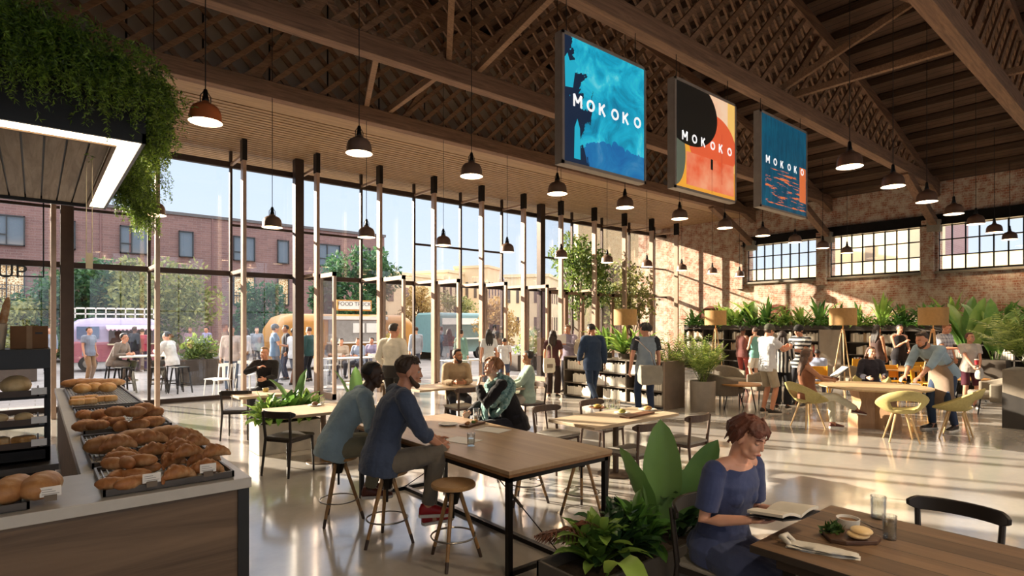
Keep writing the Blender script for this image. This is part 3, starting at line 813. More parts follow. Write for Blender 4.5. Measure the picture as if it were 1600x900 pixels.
def art2(N, L, O, X, Z):
    n = noise_t(N, L, coords(N, L), 3, 6); c = ramp(N, L, n, [(.3, lin('#f0c3a0')), (.7, lin('#f8dcbc'))])
    c = mixc(N, L, rect(N, L, X, Z, .1, 2, 0, .5), c, lin('#f0a63c'))
    c = mixc(N, L, rect(N, L, X, Z, 1.55, 2, .5, 2), c, lin('#f3c56e'))
    c = mixc(N, L, rect(N, L, X, Z, .0, .5, 0, .9), c, lin('#efa83a'))
    c = mixc(N, L, circ(N, L, X, Z, 1.1, .85, .72, .52), c, lin('#e2603a'))
    n2 = noise_t(N, L, coords(N, L), 2, 6); c = mixc(N, L, rect(N, L, X, Z, .32, 1.75, .1, .62), c, ramp(N, L, n2, [(.35, lin('#e4572f')), (.7, lin('#f2a37c'))]))
    c = mixc(N, L, circ(N, L, X, Z, 0, .55, .3, .5), c, lin('#5b6355'))
    c = mixc(N, L, circ(N, L, X, Z, .42, 1.27, .8, .55), c, lin('#14120f'))
    c = mixc(N, L, rect(N, L, X, Z, 0, .9, 1.25, 2), c, lin('#14120f'))
    c = mixc(N, L, rect(N, L, X, Z, 1.02, 1.09, .45, .62), c, lin('#14120f'))
    c = mixc(N, L, rect(N, L, X, Z, 1.05, 1.06, .06, .5), c, lin('#3a2a20'))
    return mixc(N, L, rect(N, L, X, Z, 1.36, 1.37, .25, 1.1), c, lin('#7a3a24'))
def art3(N, L, O, X, Z):
    n = noise_t(N, L, coords(N, L, 'Object', (3, 3, .7)), 2.5, 8, .7); c = ramp(N, L, n, [(.3, lin('#04304a')), (.6, lin('#0a5570')), (.8, lin('#16718a'))])
    n2 = noise_t(N, L, coords(N, L, 'Object', (.7, 1, 9)), 2.2, 6, .7)
    a = mth(N, L, 'MULTIPLY', mth(N, L, 'GREATER_THAN', n2, .56), rect(N, L, X, Z, .2, 2.1, .12, .8))
    c = mixc(N, L, mth(N, L, 'MULTIPLY', a, .9), c, lin('#e8773a'))
    return mixc(N, L, rect(N, L, X, Z, 1.62, 1.9, .3, 1.0), c, lin('#d9713f'))
def banner(x0, x1, z0, z1, art, label, tz, th, tx):
    t = thing('hanging_banner', label, 'banner', (x0, 5.13, z0)); w = x1-x0; h = z1-z0
    MB().box(0, w, 0, .12, 0, h).build('light_box', MF, t, bev=.006)
    mb = MB(); mb.box(0, .04, -.02, .0, 0, h).box(w-.04, w, -.02, 0, 0, h).box(0, w, -.02, 0, 0, .04).box(0, w, -.02, 0, h-.04, h); mb.build('frame', MF, t)
    pr = MB().box(.04, w-.04, -.008, .0, .04, h-.04).build('print', artmat(art), t)
    letters(w*tx[0], w*tx[1], tz, th, t)
    for x in (.15, w-.15): MB().tube([(x, .06, h), (x, .06, 6.1-z0)], .006, 6).build('cable', BLACK, t)
    return t, w, h
def bb(pa, pb, ya, yb):
    a = onY(pa, 5.13, ya[0]); c = onY(pb, 5.13, yb[0]); a2 = onY(pa, 5.13, ya[1]); c2 = onY(pb, 5.13, yb[1])
    return a.x, c.x, (a2.z+c2.z)/2, (a.z+c.z)/2
q = bb(877, 1008, (50, 258), (103, 285)); t, w, h = banner(*q, art1, 'large hanging banner with blue and dark paint print reading MOKOKO', .77, .155, (.13, .93))
# pale paint patches of the blue print
for pts in ([(.06, .98), (.2, 1.0), (.24, 1.22), (.3, 1.3), (.22, 1.36), (.14, 1.33), (.1, 1.42), (.05, 1.35)], [(.22, .1), (.34, .1), (.33, .5), (.28, .62), (.23, .5)]):
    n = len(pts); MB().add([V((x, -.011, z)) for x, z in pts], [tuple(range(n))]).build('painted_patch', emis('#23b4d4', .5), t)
q = bb(1053, 1149, (123, 295), (160, 316)); t, w, h = banner(*q, art2, 'middle hanging banner with black and orange shapes reading MOKOKO', .78, .14, (.12, .92))
q = bb(1187, 1260, (176, 325), (202, 340)); t, w, h = banner(*q, art3, 'dark teal hanging banner with orange streaks reading MOKOKO, farthest of three', .85, .135, (.12, .92))

# ================================================================== BAKERY COUNTER AND CANOPY
CTOP = plain('#b9b4ac', .28, 0, .06, 9, .05)
CF = wood('#4c3b2c', '#7d654f', 'X', .55, .5, planks=.0)
mb = MB(); mb.box(-2.6, .96, 3.6, 4.3, .06, .84); mb.box(.24, .96, 4.3, 10.3, .06, .84); C_ = thing('bakery_counter', 'long L-shaped bakery counter with brown wooden front and grey stone top', 'counter', (0, 0, 0))
mb.build('body', CF, C_)
mb = MB(); mb.box(-2.62, .98, 3.57, 4.3, .84, .9); mb.box(.21, .98, 4.3, 10.32, .84, .9); mb.build('countertop', CTOP, C_, bev=.004)
MB().box(.91, .97, 3.585, 3.65, 0, .84).build('corner_post', BLACK, C_)
MB().box(.91, .97, 10.2, 10.3, 0, .84).build('corner_post', BLACK, C_)
MB().box(-2.6, .9, 3.66, 4.3, 0, .07).build('plinth', BLACK, C_)
MB().box(-2.6, .905, 3.592, 3.602, .27, .276).build('panel_groove', BLACK, C_)
bc = thing('back_counter', 'low steel topped back counter standing under the pastry rack', 'counter', (0, 0, 0))
MB().box(-2.6, .1, 4.85, 5.6, 0, .84).build('body', plain('#3c332c', .6), bc); MB().box(-2.6, .12, 4.83, 5.62, .84, .88).build('steel_top', STEEL, bc)
MB().box(-2.6, .21, 4.3, 4.83, .5, .53).build('inner_shelf', STEEL, bc)

BREADC = []
def breadm(c1, c2, c3):
    m, nt, N, L, b = newmat('baked crust'); vec = coords(N, L); n = noise_t(N, L, vec, 9, 5, .6); 
    c = ramp(N, L, n, [(.25, lin(c1)), (.5, lin(c2)), (.75, lin(c3))]); L.new(c, b.inputs['Base Color']); b.inputs['Roughness'].default_value = .5
    bump(N, L, noise_t(N, L, vec, 60, 4), b, .35, .004); return m
CR = breadm('#74401f', '#ac7242', '#dcb383'); LF = breadm('#84502c', '#b37f4e', '#dcc09a'); RS = breadm('#93602f', '#c9975a', '#e6cfa4'); PALE = breadm('#c59a62', '#e3c694', '#f0e0c0')
def mk_bread(kind):
    if kind == 'croissant':
        t = MB(); n = 15; rings = []
        for i in range(n*3):
            a = (i/(n*3-1)-.5)*2; ang = a*1.35; sg = abs(a)*4.2; sg = sg-math.floor(sg)
            r_ = .047*(1-abs(a)**1.7*.8)*(.84+.2*(1-sg)**.6)
            c = V((.09*math.sin(ang), -.07*(1-math.cos(ang)), .0)); dd = V((math.cos(ang), math.sin(ang), 0)); s = V((-dd.y, dd.x, 0))
            rings.append([c+s*(r_*math.cos(2*PI*j/12))+V((0, 0, r_*.92+r_*.92*math.sin(2*PI*j/12))) for j in range(12)])
        t.loft(rings); return tag(t.build('croissant', CR, smooth=True), '-', 'bread')
    if kind in ('loaf', 'pale_loaf'):
        t = MB(); rings = []; n = 20
        for i in range(n):
            a = -1+2*i/(n-1); r_ = .07*max(.05, (1-abs(a)**2.6))**.5; sc = .004*max(0, math.sin(a*14))
            rings.append([V((a*.17, r_*math.cos(2*PI*j/16), .05+(r_*.75+(sc if 2 < j < 7 else 0))*math.sin(2*PI*j/16))) for j in range(16)])
        t.loft(rings); return tag(t.build('bread_loaf', LF if kind == 'loaf' else PALE, smooth=True), '-', 'bread')
    if kind == 'round':
        t = MB(); rings = []
        for i in range(12):
            a = -PI/2+PI*i/11; r_ = .085*math.cos(a); rings.append([V((r_*math.cos(2*PI*j/20)*(1+.04*math.cos(3*j)), r_*math.sin(2*PI*j/20), .05+.055*math.sin(a)+(.006 if (i > 8 and j % 5 == 0) else 0))) for j in range(20)])
        t.loft(rings); return tag(t.build('round_bread', RS, smooth=True), '-', 'bread')
    if kind == 'roll':
        t = MB(); rings = []
        for i in range(14):
            a = -1+2*i/13; r_ = .034*max(.08, (1-abs(a)**2.4))**.5*(1+.06*math.sin(a*16))
            rings.append([V((a*.08, r_*math.cos(2*PI*j/12), .03+r_*math.sin(2*PI*j/12))) for j in range(12)])
        t.loft(rings); return tag(t.build('bread_roll', CR, smooth=True), '-', 'bread')
    if kind == 'bun':
        t = MB(); t.ell((0, 0, .028), (.05, .042, .03), 16, 10); return tag(t.build('bun', PALE, smooth=True), '-', 'bread')
    if kind == 'square':
        t = MB(); t.cbox((0, 0, .025), (.1, .085, .05)); return tag(t.build('square_pastry', RS, bev=.014), '-', 'bread')
    if kind == 'baguette':
        t = MB(); rings = []
        for i in range(22):
            a = -1+2*i/21; r_ = .034*max(.06, (1-abs(a)**5))**.5*(1+.05*math.sin(a*22))
            rings.append([V((r_*math.cos(2*PI*j/12), r_*math.sin(2*PI*j/12), .27+a*.27)) for j in range(12)])
        t.loft(rings); return tag(t.build('baguette', LF, smooth=True), '-', 'bread')
bread = Maker(mk_bread)
def tray(x0, x1, y0, y1, z, label):
    t = thing('baking_tray', label, 'tray', (x0, y0, z)); w = x1-x0; d = y1-y0
    mb = MB(); mb.box(0, w, 0, .012, 0, .035).box(0, w, d-.012, d, 0, .035).box(0, .012, 0, d, 0, .035).box(w-.012, w, 0, d, 0, .035).build('rim', plain('#57504a', .35, .7, .2), t)
    MB().box(.012, w-.012, .012, d-.012, 0, .006).build('tray_floor', plain('#c9c5bd', .4, .2, .1), t)
    mb = MB(); i = .03
    while i < w-.02: mb.box(i, i+.006, .012, d-.012, .016, .022); i += .028
    i = .06
    while i < d: mb.box(.012, w-.012, i, i+.006, .012, .017); i += .12
    mb.build('wire_rack', STEEL, t); return t
def card(x, y, z, label, rz=0):
    t = thing('price_card', label, 'price card', (x, y, z), rz)
    MB().box(-.042, .042, -.004, .004, .022, .07).build('card', WHITEM, t)
    mb = MB()
    for i in range(3): mb.box(-.034, .034-.014*i, -.0052, -.004, .034+.011*i, .0365+.011*i)
    mb.build('printed_lines', plain('#8a8580', .6), t)
    MB().box(-.025, .025, -.012, .012, 0, .03).build('holder', plain('#6b5d4e', .5), t)
def pile(kind, px, py, z, rz, label, group=None, sc=1.0, dz=0):
    p = P(px, py, z+.02); return bread(kind, (p.x, p.y, z+dz), R(rz), label, group, sc)
ZT = .905
tray(.27, .9, 3.63, 4.25, ZT, 'dark wire tray with twisted rolls and croissants, nearest the counter corner')
tray(.27, .92, 4.38, 5.55, ZT, 'wire tray with three long loaves and croissants in front')
tray(.3, .92, 5.75, 7.35, ZT, 'wire tray heaped with plump rolls in the middle of the counter')
tray(.3, .92, 7.5, 9.9, ZT, 'farthest wire tray with round loaves and square pastries')
tray(-1.6, -.02, 3.63, 4.2, ZT, 'wire tray with two big scored loaves at the left end of the counter')
card(*P(237, 757, .94).xy, .93, 'white price card before the twisted rolls'); card(*P(325, 741, .94).xy, .93, 'white price card before the croissants near the counter corner')
card(*P(79, 779, .94).xy, .93, 'white price card before the two big scored loaves')
rr = random.Random(3)
g = 'croissants in the corner tray'; lbc = 'golden croissant in the croissant heap of the corner tray'
for px, py, dz, rz in ((272, 744, 0, 20), (322, 733, 0, -15), (262, 724, 0, 40), (290, 722, .05, 10), (315, 718, .0, 5), (283, 711, .04, -10), (300, 705, .05, 15), (330, 722, .05, 25)):
    pile('croissant', px, py, ZT+.02, rz, lbc, g, 1.0, dz)
g = 'twisted rolls in the corner tray'
for px, py, dz, rz in ((176, 759, 0, -30), (205, 757, 0, 20), (182, 748, .0, 60), (210, 745, .0, -20), (178, 741, .05, -50), (198, 742, .06, 100), (190, 733, .06, -30), (222, 738, .06, -35), (228, 733, .0, -30)):
    pile('roll', px, py, ZT+.02, rz, 'small brown twisted roll in the pile of the corner tray', g, 1.05, dz)
for px, py, lb in ((170, 703, 'long brown loaf at the left of the second tray'), (212, 693, 'long brown loaf in the middle of the second tray'), (258, 687, 'long brown loaf at the right of the second tray')): pile('loaf', px, py, ZT+.02, 14, lb, None, (.85, 1.1, 1.2))
g = 'croissants on the second tray'
for px, py, dz in ((188, 716, 0), (238, 708, 0), (182, 708, .05), (232, 699, .05), (275, 700, 0), (283, 690, .03), (290, 684, .0)):
    pile('croissant', px, py, ZT+.02, 5, 'golden croissant in front of the long loaves on the second tray', g, 1.1, dz)
g = 'rolls heaped on the middle tray'
for i in range(26):
    px = rr.uniform(128, 243); py = rr.uniform(650, 671)+(px-180)*-.03; dz = rr.choice((0, 0, .06, .11)) if 655 < py < 668 else 0
    pile('roll', px, py, ZT+.02, rr.uniform(-60, 60), 'plump sugared roll in the heap of the middle tray', g, (1.05, 1.35, 1.35), dz)
for px, py, lb in ((128, 612, 'round floury loaf at the left of the farthest tray'), (147, 610, 'round floury loaf in the middle of the farthest tray'), (168, 610, 'round floury loaf at the right of the farthest tray')): pile('round', px, py, ZT+.02, 0, lb, None, 1.15)
for px, lb in ((122, 'long loaf at the back left of the farthest tray'), (145, 'long loaf at the back middle of the farthest tray'), (170, 'long loaf at the back right of the farthest tray')): pile('loaf', px, 602.5, ZT+.02, 5, lb, None, 1.15)
for px, py in ((120, 630), (121, 625), (140, 628), (142, 623), (172, 624), (160, 624.5)): pile('square', px, py, ZT+.02, 8, 'small square pastry at the front of the farthest tray', 'square pastries on the farthest tray', 1.3)
for px, py, lb in ((18, 777, 'big scored brown loaf at the left end of the counter'), (64, 771, 'big scored brown loaf beside the left price card')): pile('loaf', px, py, ZT+.02, 70, lb, None, (.78, 1.15, 1.2))

# pastry rack
RK = thing('pastry_rack', 'black pastry rack with three bread shelves at the left edge', 'rack', (-1.2, 4.95, .885)); BW = 1.28
mb = MB()
for x in (0, BW-.03):
    for y in (0, .42): mb.box(x, x+.03, y, y+.03, 0, .74)
mb.box(0, BW, 0, .45, 0, .02).box(0, BW, 0, .02, 0, .1).box(BW-.03, BW, 0, .45, .0, .07)
mb.build('frame', BLACKM, RK, bev=.003)
MB().box(0, BW, -.005, .45, .62, .75).build('top_box', BLACK, RK, bev=.003)
for i, z in enumerate((.08, .23, .42)):
    MB().box(.02, BW-.02, .0, .43, z, z+.018).build('shelf', BLACKM, RK)
    MB().box(.03, BW-.03, .05, .4, z+.018, z+.024).build('shelf_liner', plain('#d8b48a', .5), RK)
    mb = MB()
    for j in range(3): mb.box(.06+j*.4, .42+j*.4, -.02, -.012, z+.02, z+.06).box(.06+j*.4, .07+j*.4, -.02, .35, z+.02, z+.06).box(.41+j*.4, .42+j*.4, -.02, .35, z+.02, z+.06)
    mb.build('bread_tray', plain('#4a382b', .5), RK)
    for j in range(2): MB().box(.38+j*.8, .46+j*.8, -.027, -.022, z+.03, z+.075).build('price_label', WHITEM, RK)
for i, z in enumerate((.08, .23, .42)):
    kd = ('square', 'bun', 'pale_loaf')[i]; nm = ('square cream pastry on the lowest shelf of the black rack', 'pale bun on the middle shelf of the black rack', 'floury white loaf on the upper shelf of the black rack')[i]
    for j in range(9 if i < 2 else 5):
        x = -1.2+.1+(j*.13 if i < 2 else j*.25); bread(kd, (x, 5.1+.04*(j % 2), .885+z+.025), R(90 if i == 2 else 20*(j % 3)), nm, ('square pastries on the rack', 'buns on the rack', 'white loaves on the rack')[i], (.75, 1.2, 1.2) if i == 2 else 1.1)
ZR = .885+.75
t = thing('cardboard_box', 'brown cardboard box standing on top of the black pastry rack', 'box', (-.03, 5.1, ZR))
MB().box(-.1, .1, 0, .22, 0, .155).build('carton', plain('#7d5532', .8, 0, .1), t, bev=.004)
MB().box(-.015, .015, -.002, .222, .0, .157).build('tape', plain('#9a7348', .5), t); MB().box(.03, .07, -.003, 0, .1, .112).build('printed_mark', BLACK, t)
t = thing('metal_bucket', 'pale metal bucket holding baguettes on top of the pastry rack', 'bucket', (-.235, 5.08, ZR))
MB().lathe([(0, 0), (.08, 0), (.095, .17), (.1, .172), (.092, .165), (.076, .012), (0, .012)], n=24).build('bucket_body', plain('#b8b2a8', .35, .5), t, smooth=True, auto=40)
for i, (dx, dy, a) in enumerate(((-.04, 0, -8), (.0, .02, 3), (.045, -.01, 9), (.01, -.04, 5))):
    o = bread('baguette', (-.235+dx, 5.08+dy, ZR+.015), 0, 'baguette sticking up out of the metal bucket', 'baguettes in the bucket', .62); o.rotation_euler = (R(a*.3), R(a), 0)

# canopy with greenery
KX, KY0, KY1, KZ = .8, 6.33, 10.35, 3.5
K = thing('kiosk_canopy', 'dark box canopy over the bakery with a bright light strip under its rim', 'canopy', (0, 0, KZ))
MB().box(-4.5, KX, KY0, KY1, .09, .5).build('fascia', BLACK, K)
mb = MB(); y0, y1 = KY0+.34, KY1-.06; x = KX-.24
while x > -4.4: mb.box(x-.15, x, y0, y1, .045, .07); x -= .168
mb.build('ceiling_boards', wood('#75675a', '#a59686', 'Y', 1.0, .7), K)
MB().box(-4.5, KX, KY0, KY0+.035, 0, .09).box(KX-.03, KX, KY0, KY1, 0, .09).box(-4.5, KX, KY1-.05, KY1, 0, .09).build('rim', BLACK, K)
mb = MB().box(-4.5, KX-.03, KY0+.035, KY0+.3, .015, .05).box(KX-.2, KX-.03, KY0+.3, KY1-.05, .015, .05); mb.build('light_strip', emis('#ffe9c4', 5.5), K)
MB().box(-4.5, KX-.2, KY0+.3, KY0+.335, -.0, .05).box(KX-.235, KX-.2, KY0+.335, KY1-.05, 0, .05).build('inner_rim', plain('#6a5138', .6), K)
for yy in (KY0+.6, KY1-.5): MB().box(-1.6, -1.5, yy, yy+.1, .5, 4.2).build('hanger', BLACKM, K)
t = thing('hanging_sign', 'thin black metal frame sign with the letters UP, hung under the canopy', 'sign', (0, 10.1, 0))
a = onY(68, 10.1, 317); b_ = onY(68, 10.1, 433); c = onY(-60, 10.1, 433)
MB().box(a.x-.008, a.x+.008, -.008, .008, b_.z, a.z-.0).box(c.x, a.x, -.008, .008, b_.z-.008, b_.z+.008).box(c.x, c.x+.016, -.008, .008, b_.z, a.z).build('frame', BLACKM, t)
p = onY(3, 10.1, 423); p2 = onY(35, 10.1, 423)
text_mesh('UP', .25, BLACK, t, Matrix.Translation(((p.x+p2.x)/2, -.01, p.z-.01)) @ RX, ext=.008)
t = thing('hanging_tag', 'small pale paper tag hanging on two cords from the canopy', 'tag', (0, 7.4, 0))
a = onY(134, 7.4, 395); b_ = onY(145, 7.4, 420)
MB().box(a.x, b_.x, -.004, .004, b_.z, a.z).build('paper', CREAM, t)
MB().tube([(a.x+.005, 0, a.z), (a.x+.005, 0, KZ)], .004, 5).build('cord', CREAM, t); MB().tube([(b_.x-.005, 0, a.z), (b_.x-.005, 0, KZ+.04)], .004, 5).build('cord', CREAM, t)
# trailing greenery
t = thing('trailing_greenery', 'mass of fine trailing green plants spilling over the canopy', 'plant', (0, 0, KZ))
GM = leafm('#26401a', '#7a9a34', .3); mb = MB(); rr = random.Random(11); sm = MB()
def strand(p, ln, out, n=16, ls=.075):
    q = V(p); d = V(out)+V((rr.uniform(-.25, .25), rr.uniform(-.25, .25), .25)); d.normalize(); st = ln/n
    for i in range(n):
        q = q+d*st; d = (d+V((0, 0, -.26))+V((rr.uniform(-.12, .12), rr.uniform(-.12, .12), 0))).normalized()
        for k_ in range(5):
            s = rnd_dir(rr, -.5); leaf_quad(mb, q+d*st*rr.random(), s, rnd_dir(rr), ls*.62*rr.uniform(.5, 1.2), ls*.15)
def hfun(x, y): return .5+.62*math.exp(-((x+1.2)/1.8)**2)+.1*math.sin(x*3+y*2)-.28*max(0, x)
for i in range(3400):
    x = rr.uniform(-3.2, KX); y = rr.uniform(KY0, KY1)
    if rr.random() < .45: y = KY0+abs(rr.gauss(0, .25))
    strand((x, y, hfun(x, y)*rr.uniform(.55, 1)), rr.uniform(.35, .7), (rr.uniform(-.5, .5), rr.uniform(-1, .2), .3), 9, .085)
for i in range(560):   # front edge
    x = rr.uniform(-3, KX); strand((x, KY0-rr.uniform(0, .12), rr.uniform(.3, .8)), rr.uniform(.35, .8) if x < KX-.5 else rr.uniform(.3, 1.0), (0, -1, .3), 12)
for i in range(620):   # right edge, long trails
    y = KY0+(KY1-KY0)*rr.random()**1.3; strand((KX+rr.uniform(0, .06), y, rr.uniform(.1, .7)), rr.uniform(.3, .75)*(.55 if y < KY0+1.6 else 1), (.35, rr.uniform(-.3, .3), .2), 14)
for i in range(170):
    strand((KX+rr.uniform(.0, .2), KY1-rr.uniform(0, .9), rr.uniform(.0, .5)), rr.uniform(.5, .8), (.6, .2, .2), 14)
mb.build('foliage', GM, t)
MB().box(-3.1, KX-.12, KY0+.1, KY1-.1, .5, .6).build('soil', plain('#2b2018', .9), t)

# ================================================================== TABLES, CHAIRS, STOOLS
TOPW = wood('#94785c', '#b39676', 'Y', .5, .42); TEDGE = wood('#6d4a2c', '#8d643e', 'Y', 1, .5)
T = thing('communal_table', 'large high wooden table with dark steel legs and floor rails', 'table', (2.56, 3.1, 0))
MB().box(0, 1.11, 0, 2.5, .735, .765).build('tabletop', [TOPW], T, bev=.004)
MB().box(0.004, 1.106, .004, 2.496, .715, .735).build('edge_layer', TEDGE, T)
mb = MB().box(.02, 1.09, .03, .07, .675, .715).box(.02, 1.09, 2.43, 2.47, .675, .715).box(.02, .06, .03, 2.47, .675, .715).box(1.05, 1.09, .03, 2.47, .675, .715); mb.build('apron', BLACKM, T)
for x in (.02, 1.05):
    for y in (.03, 2.43): MB().box(x, x+.042, y, y+.042, 0, .68).build('leg', BLACKM, T, bev=.003)
MB().box(.03, 1.09, .03, .07, 0, .035).box(.03, 1.09, 2.43, 2.47, 0, .035).box(.53, .575, .05, 2.45, 0, .035).build('floor_rail', BLACKM, T)
for a, b_ in (((.55, .05, .03), (.55, 1.25, .7)), ((.55, 2.45, .03), (.55, 1.25, .7))): MB().tube([a, b_], .005, 6).build('tension_cable', BLACKM, T)
MB().tube([(.55, .5, .282), (.55, .68, .382)], .014, 8).build('turnbuckle', STEEL, T)
STW = wood('#7a5a38', '#a8814f', 'Z', 2, .5); SEATW = wood('#8f6b43', '#b58b58', 'X', 1.2, .45)
def mk_stool(kind):
    t = thing('bar_stool', '-', 'stool')
    MB().lathe([(0, .565), (.15, .565), (.168, .572), (.17, .59), (.162, .6), (0, .6)], n=32).build('seat', SEATW, t, auto=35)
    MB().lathe([(0, .44), (.035, .44), (.05, .5), (.06, .53), (.06, .565), (0, .565)], n=16).build('hub', BLACKM, t)
    MB().lathe([(0, .33), (.01, .33), (.01, .46), (0, .46)], n=10).build('spindle', BLACKM, t)
    for i in range(4 if kind == 4 else 3):
        a = 2*PI*i/(4 if kind == 4 else 3)+.4; c, s = math.cos(a), math.sin(a)
        lg = MB().tube([(.05*c, .05*s, .53), (.2*c, .2*s, .07)], [.017, .014], 8).build('leg', STW, t)
        MB().tube([(.2*c, .2*s, .075), (.222*c, .222*s, 0)], [.0145, .013], 8).build('foot_cap', plain('#3a2a20', .5), lg)
    mb = MB(); k = 32; mb.loft([[V(((.168+.007*math.cos(2*PI*j/6))*math.cos(2*PI*i/k), (.168+.007*math.cos(2*PI*j/6))*math.sin(2*PI*i/k), .2+.007*math.sin(2*PI*j/6))) for j in range(6)] for i in range(k+1)], cap=False)
    mb.build('foot_ring', STEEL, t)
    return t
stool = Maker(mk_stool)
stool(3, (2.44, 3.62, 0), R(200), 'empty wooden bar stool in front, closest to the viewer')
stool(3, (2.24, 4.3, 0), R(170), 'wooden bar stool under the bearded man in navy')
stool(3, (2.14, 5.05, 0), R(190), 'wooden bar stool under the man in the light blue shirt')
stool(3, (4.02, 3.78, 0), R(20), 'bar stool on the far side of the table, right by its corner')
stool(3, (3.82, 4.35, 0), R(50), 'empty bar stool on the far side of the table, seen under its middle')
stool(3, (4.2, 5.02, 0), R(80), 'bar stool under the woman with the teal scarf')

def mk_chair(kind):
    wm, sm_ = kind
    MW = {'black': plain('#2a2421', .4, 0, .15), 'brown': wood('#3c2a20', '#5c4433', 'Z', 2, .45)}[wm]
    SM = {'black': plain('#3a332e', .5), 'grey': plain('#8d877e', .8, 0, .1, 30, .2)}[sm_]
    t = thing('dining_chair', '-', 'chair')
    mb = MB(); pts = [(-.19, -.2), (.19, -.2), (.225, .19), (.18, .22), (-.18, .22), (-.225, .19)]
    mb.prism(pts, .435, .465); mb.build('seat', SM, t, bev=.012)
    MB().box(-.19, .19, -.18, .18, .4, .435).build('seat_frame', MW, t)
    for sx in (-1, 1):
        MB().tube([(sx*.19, .18, .44), (sx*.2, .2, 0)], [.018, .012], 8).build('leg', MW, t)
        MB().tube([(sx*.2, -.24, .0), (sx*.185, -.19, .44), (sx*.2, -.22, .76)], [.013, .018, .015], 8).build('leg', MW, t)
    rings = []
    for i in range(17):
        a = -1.15+2.3*i/16; x = .235*math.sin(a)/math.sin(1.15)*1.0; y = -.26+.16*(1-math.cos(a)); h = .04 if abs(a) < .9 else .04*(1.15-abs(a)+.15)/.4
        c, s = math.cos(a), math.sin(a); n_ = V((s, -c, 0))
        rings.append([V((x, y, .735))+n_*.01+V((0, 0, -h)), V((x, y, .735))+n_*.012+V((0, 0, h)), V((x, y, .735))-n_*.01+V((0, 0, h)), V((x, y, .735))-n_*.01+V((0, 0, -h))])
    MB().loft(rings).build('backrest', MW, t, bev=.004, auto=50)
    return t
chair = Maker(mk_chair)
def face(p, q):  # rotation so that local +y points from p to q
    return math.atan2(q[1]-p[1], q[0]-p[0])-PI/2

# foreground table at lower right
T = thing('dining_table', 'brown plank-topped table in the lower right corner', 'table', (2.6, -1.4, 0))
PLK = wood('#5a4534', '#84684e', 'Y', .6, .5, planks=.155, swz='X')
MB().box(0, .94, 0, 2.76, .72, .755).build('tabletop', PLK, T, bev=.004)
MB().box(.06, .88, .1, 2.66, .66, .72).build('apron', plain('#3a2c22', .6), T)
for x in (.08, .8):
    for y in (.1, 2.58): MB().box(x, x+.06, y, y+.06, 0, .66).build('leg', BLACKM, T)
chair(('black', 'grey'), (3.0, 1.72, 0), R(180)+R(8), 'black chair with a grey seat under the woman in the blue dress')
chair(('black', 'black'), (3.86, .88, 0), R(90), 'black round-backed chair at the far side of the lower right table')
chair(('black', 'grey'), (2.32, .82, 0), R(-90), 'black chair at the near side of the lower right table, mostly out of view')
def glass_cup(loc, label, r=.036, h=.11, lv=.6, lemon=False):
    t = thing('drinking_glass', label, 'glass', loc)
    MB().lathe([(0, .0), (r*.9, 0), (r, h), (r-.003, h), (r*.86, .006), (0, .006)], n=28).build('tumbler', glassm((.95, .97, .97, 1), .5), t, smooth=True, auto=40)
    MB().lathe([(0, .007), (r*.84, .007), (r*.92, h*lv), (0, h*lv)], n=24).build('water', glassm((.86, .9, .9, 1), .5), t, smooth=True, auto=40)
    return t
# things on the foreground table
ZF = .755
q = P(1326, 836, ZF+.02)
t = thing('serving_board', 'dark wooden serving board with herbs and flat bread', 'board', (q.x, q.y, ZF), R(-40))
MB().prism([(-.12, -.05), (-.06, -.085), (.09, -.08), (.14, -.03), (.13, .05), (.05, .085), (-.1, .07)], 0, .022).build('board', wood('#3a251a', '#5f412d', 'X', 2, .5), t, bev=.005)
mb = MB(); rr = random.Random(5); bush(mb, (-.06, .04, .02), (.06, .03, .04), 160, .035, rr); o = mb.build('herbs', leafm('#25401f', '#54743a'), None); o.location = (q.x, q.y, ZF); o.rotation_euler = (0, 0, R(-40)); o.name = 'herb_sprigs'; tag(o, 'small bunch of green herbs lying on the dark board', 'herbs')
p = P(1341, 838, ZF+.03)
for i in range(2): o = bread('bun', (p.x+.012*i, p.y-.01*i, ZF+.024+.018*i), R(30*i), ('lower', 'upper')[i]+' flat golden bun on the dark serving board', None, (1.15, 1.15, .55))
q = P(1325, 815, ZF+.03)
t = thing('dip_bowl', 'small white bowl with a dark dip behind the serving board', 'bowl', (q.x, q.y, ZF))
MB().lathe([(0, 0), (.042, 0), (.052, .015), (.055, .05), (.051, .05), (.047, .018), (0, .012)], n=28).build('bowl_body', WHITE, t, smooth=True, auto=40)
MB().lathe([(0, .036), (.049, .036), (.0, .03)], n=24).build('dip', plain('#7f5c3c', .6), t)
q = P(1390, 842, ZF); glass_cup((q.x, q.y, ZF), 'glass of water beside the serving board', .032, .115, .75)
q = P(1387, 815, ZF); glass_cup((q.x+.02, q.y+.05, ZF), 'taller empty glass behind the glass of water', .038, .12, .1)
q = P(1365, 833, ZF)
t = thing('fork', 'silver fork lying against the bread on the serving board', 'fork', (q.x, q.y, ZF+.028), R(-20))
mb = MB().tube([(0, 0, .0), (.0, .09, .01)], [.004, .003], 6)
for k in (-1, 0, 1): mb.tube([(0, 0, 0), (.006*k, -.02, .002), (.006*k, -.05, .002)], .0016, 5)
mb.build('fork_body', STEEL, t) 
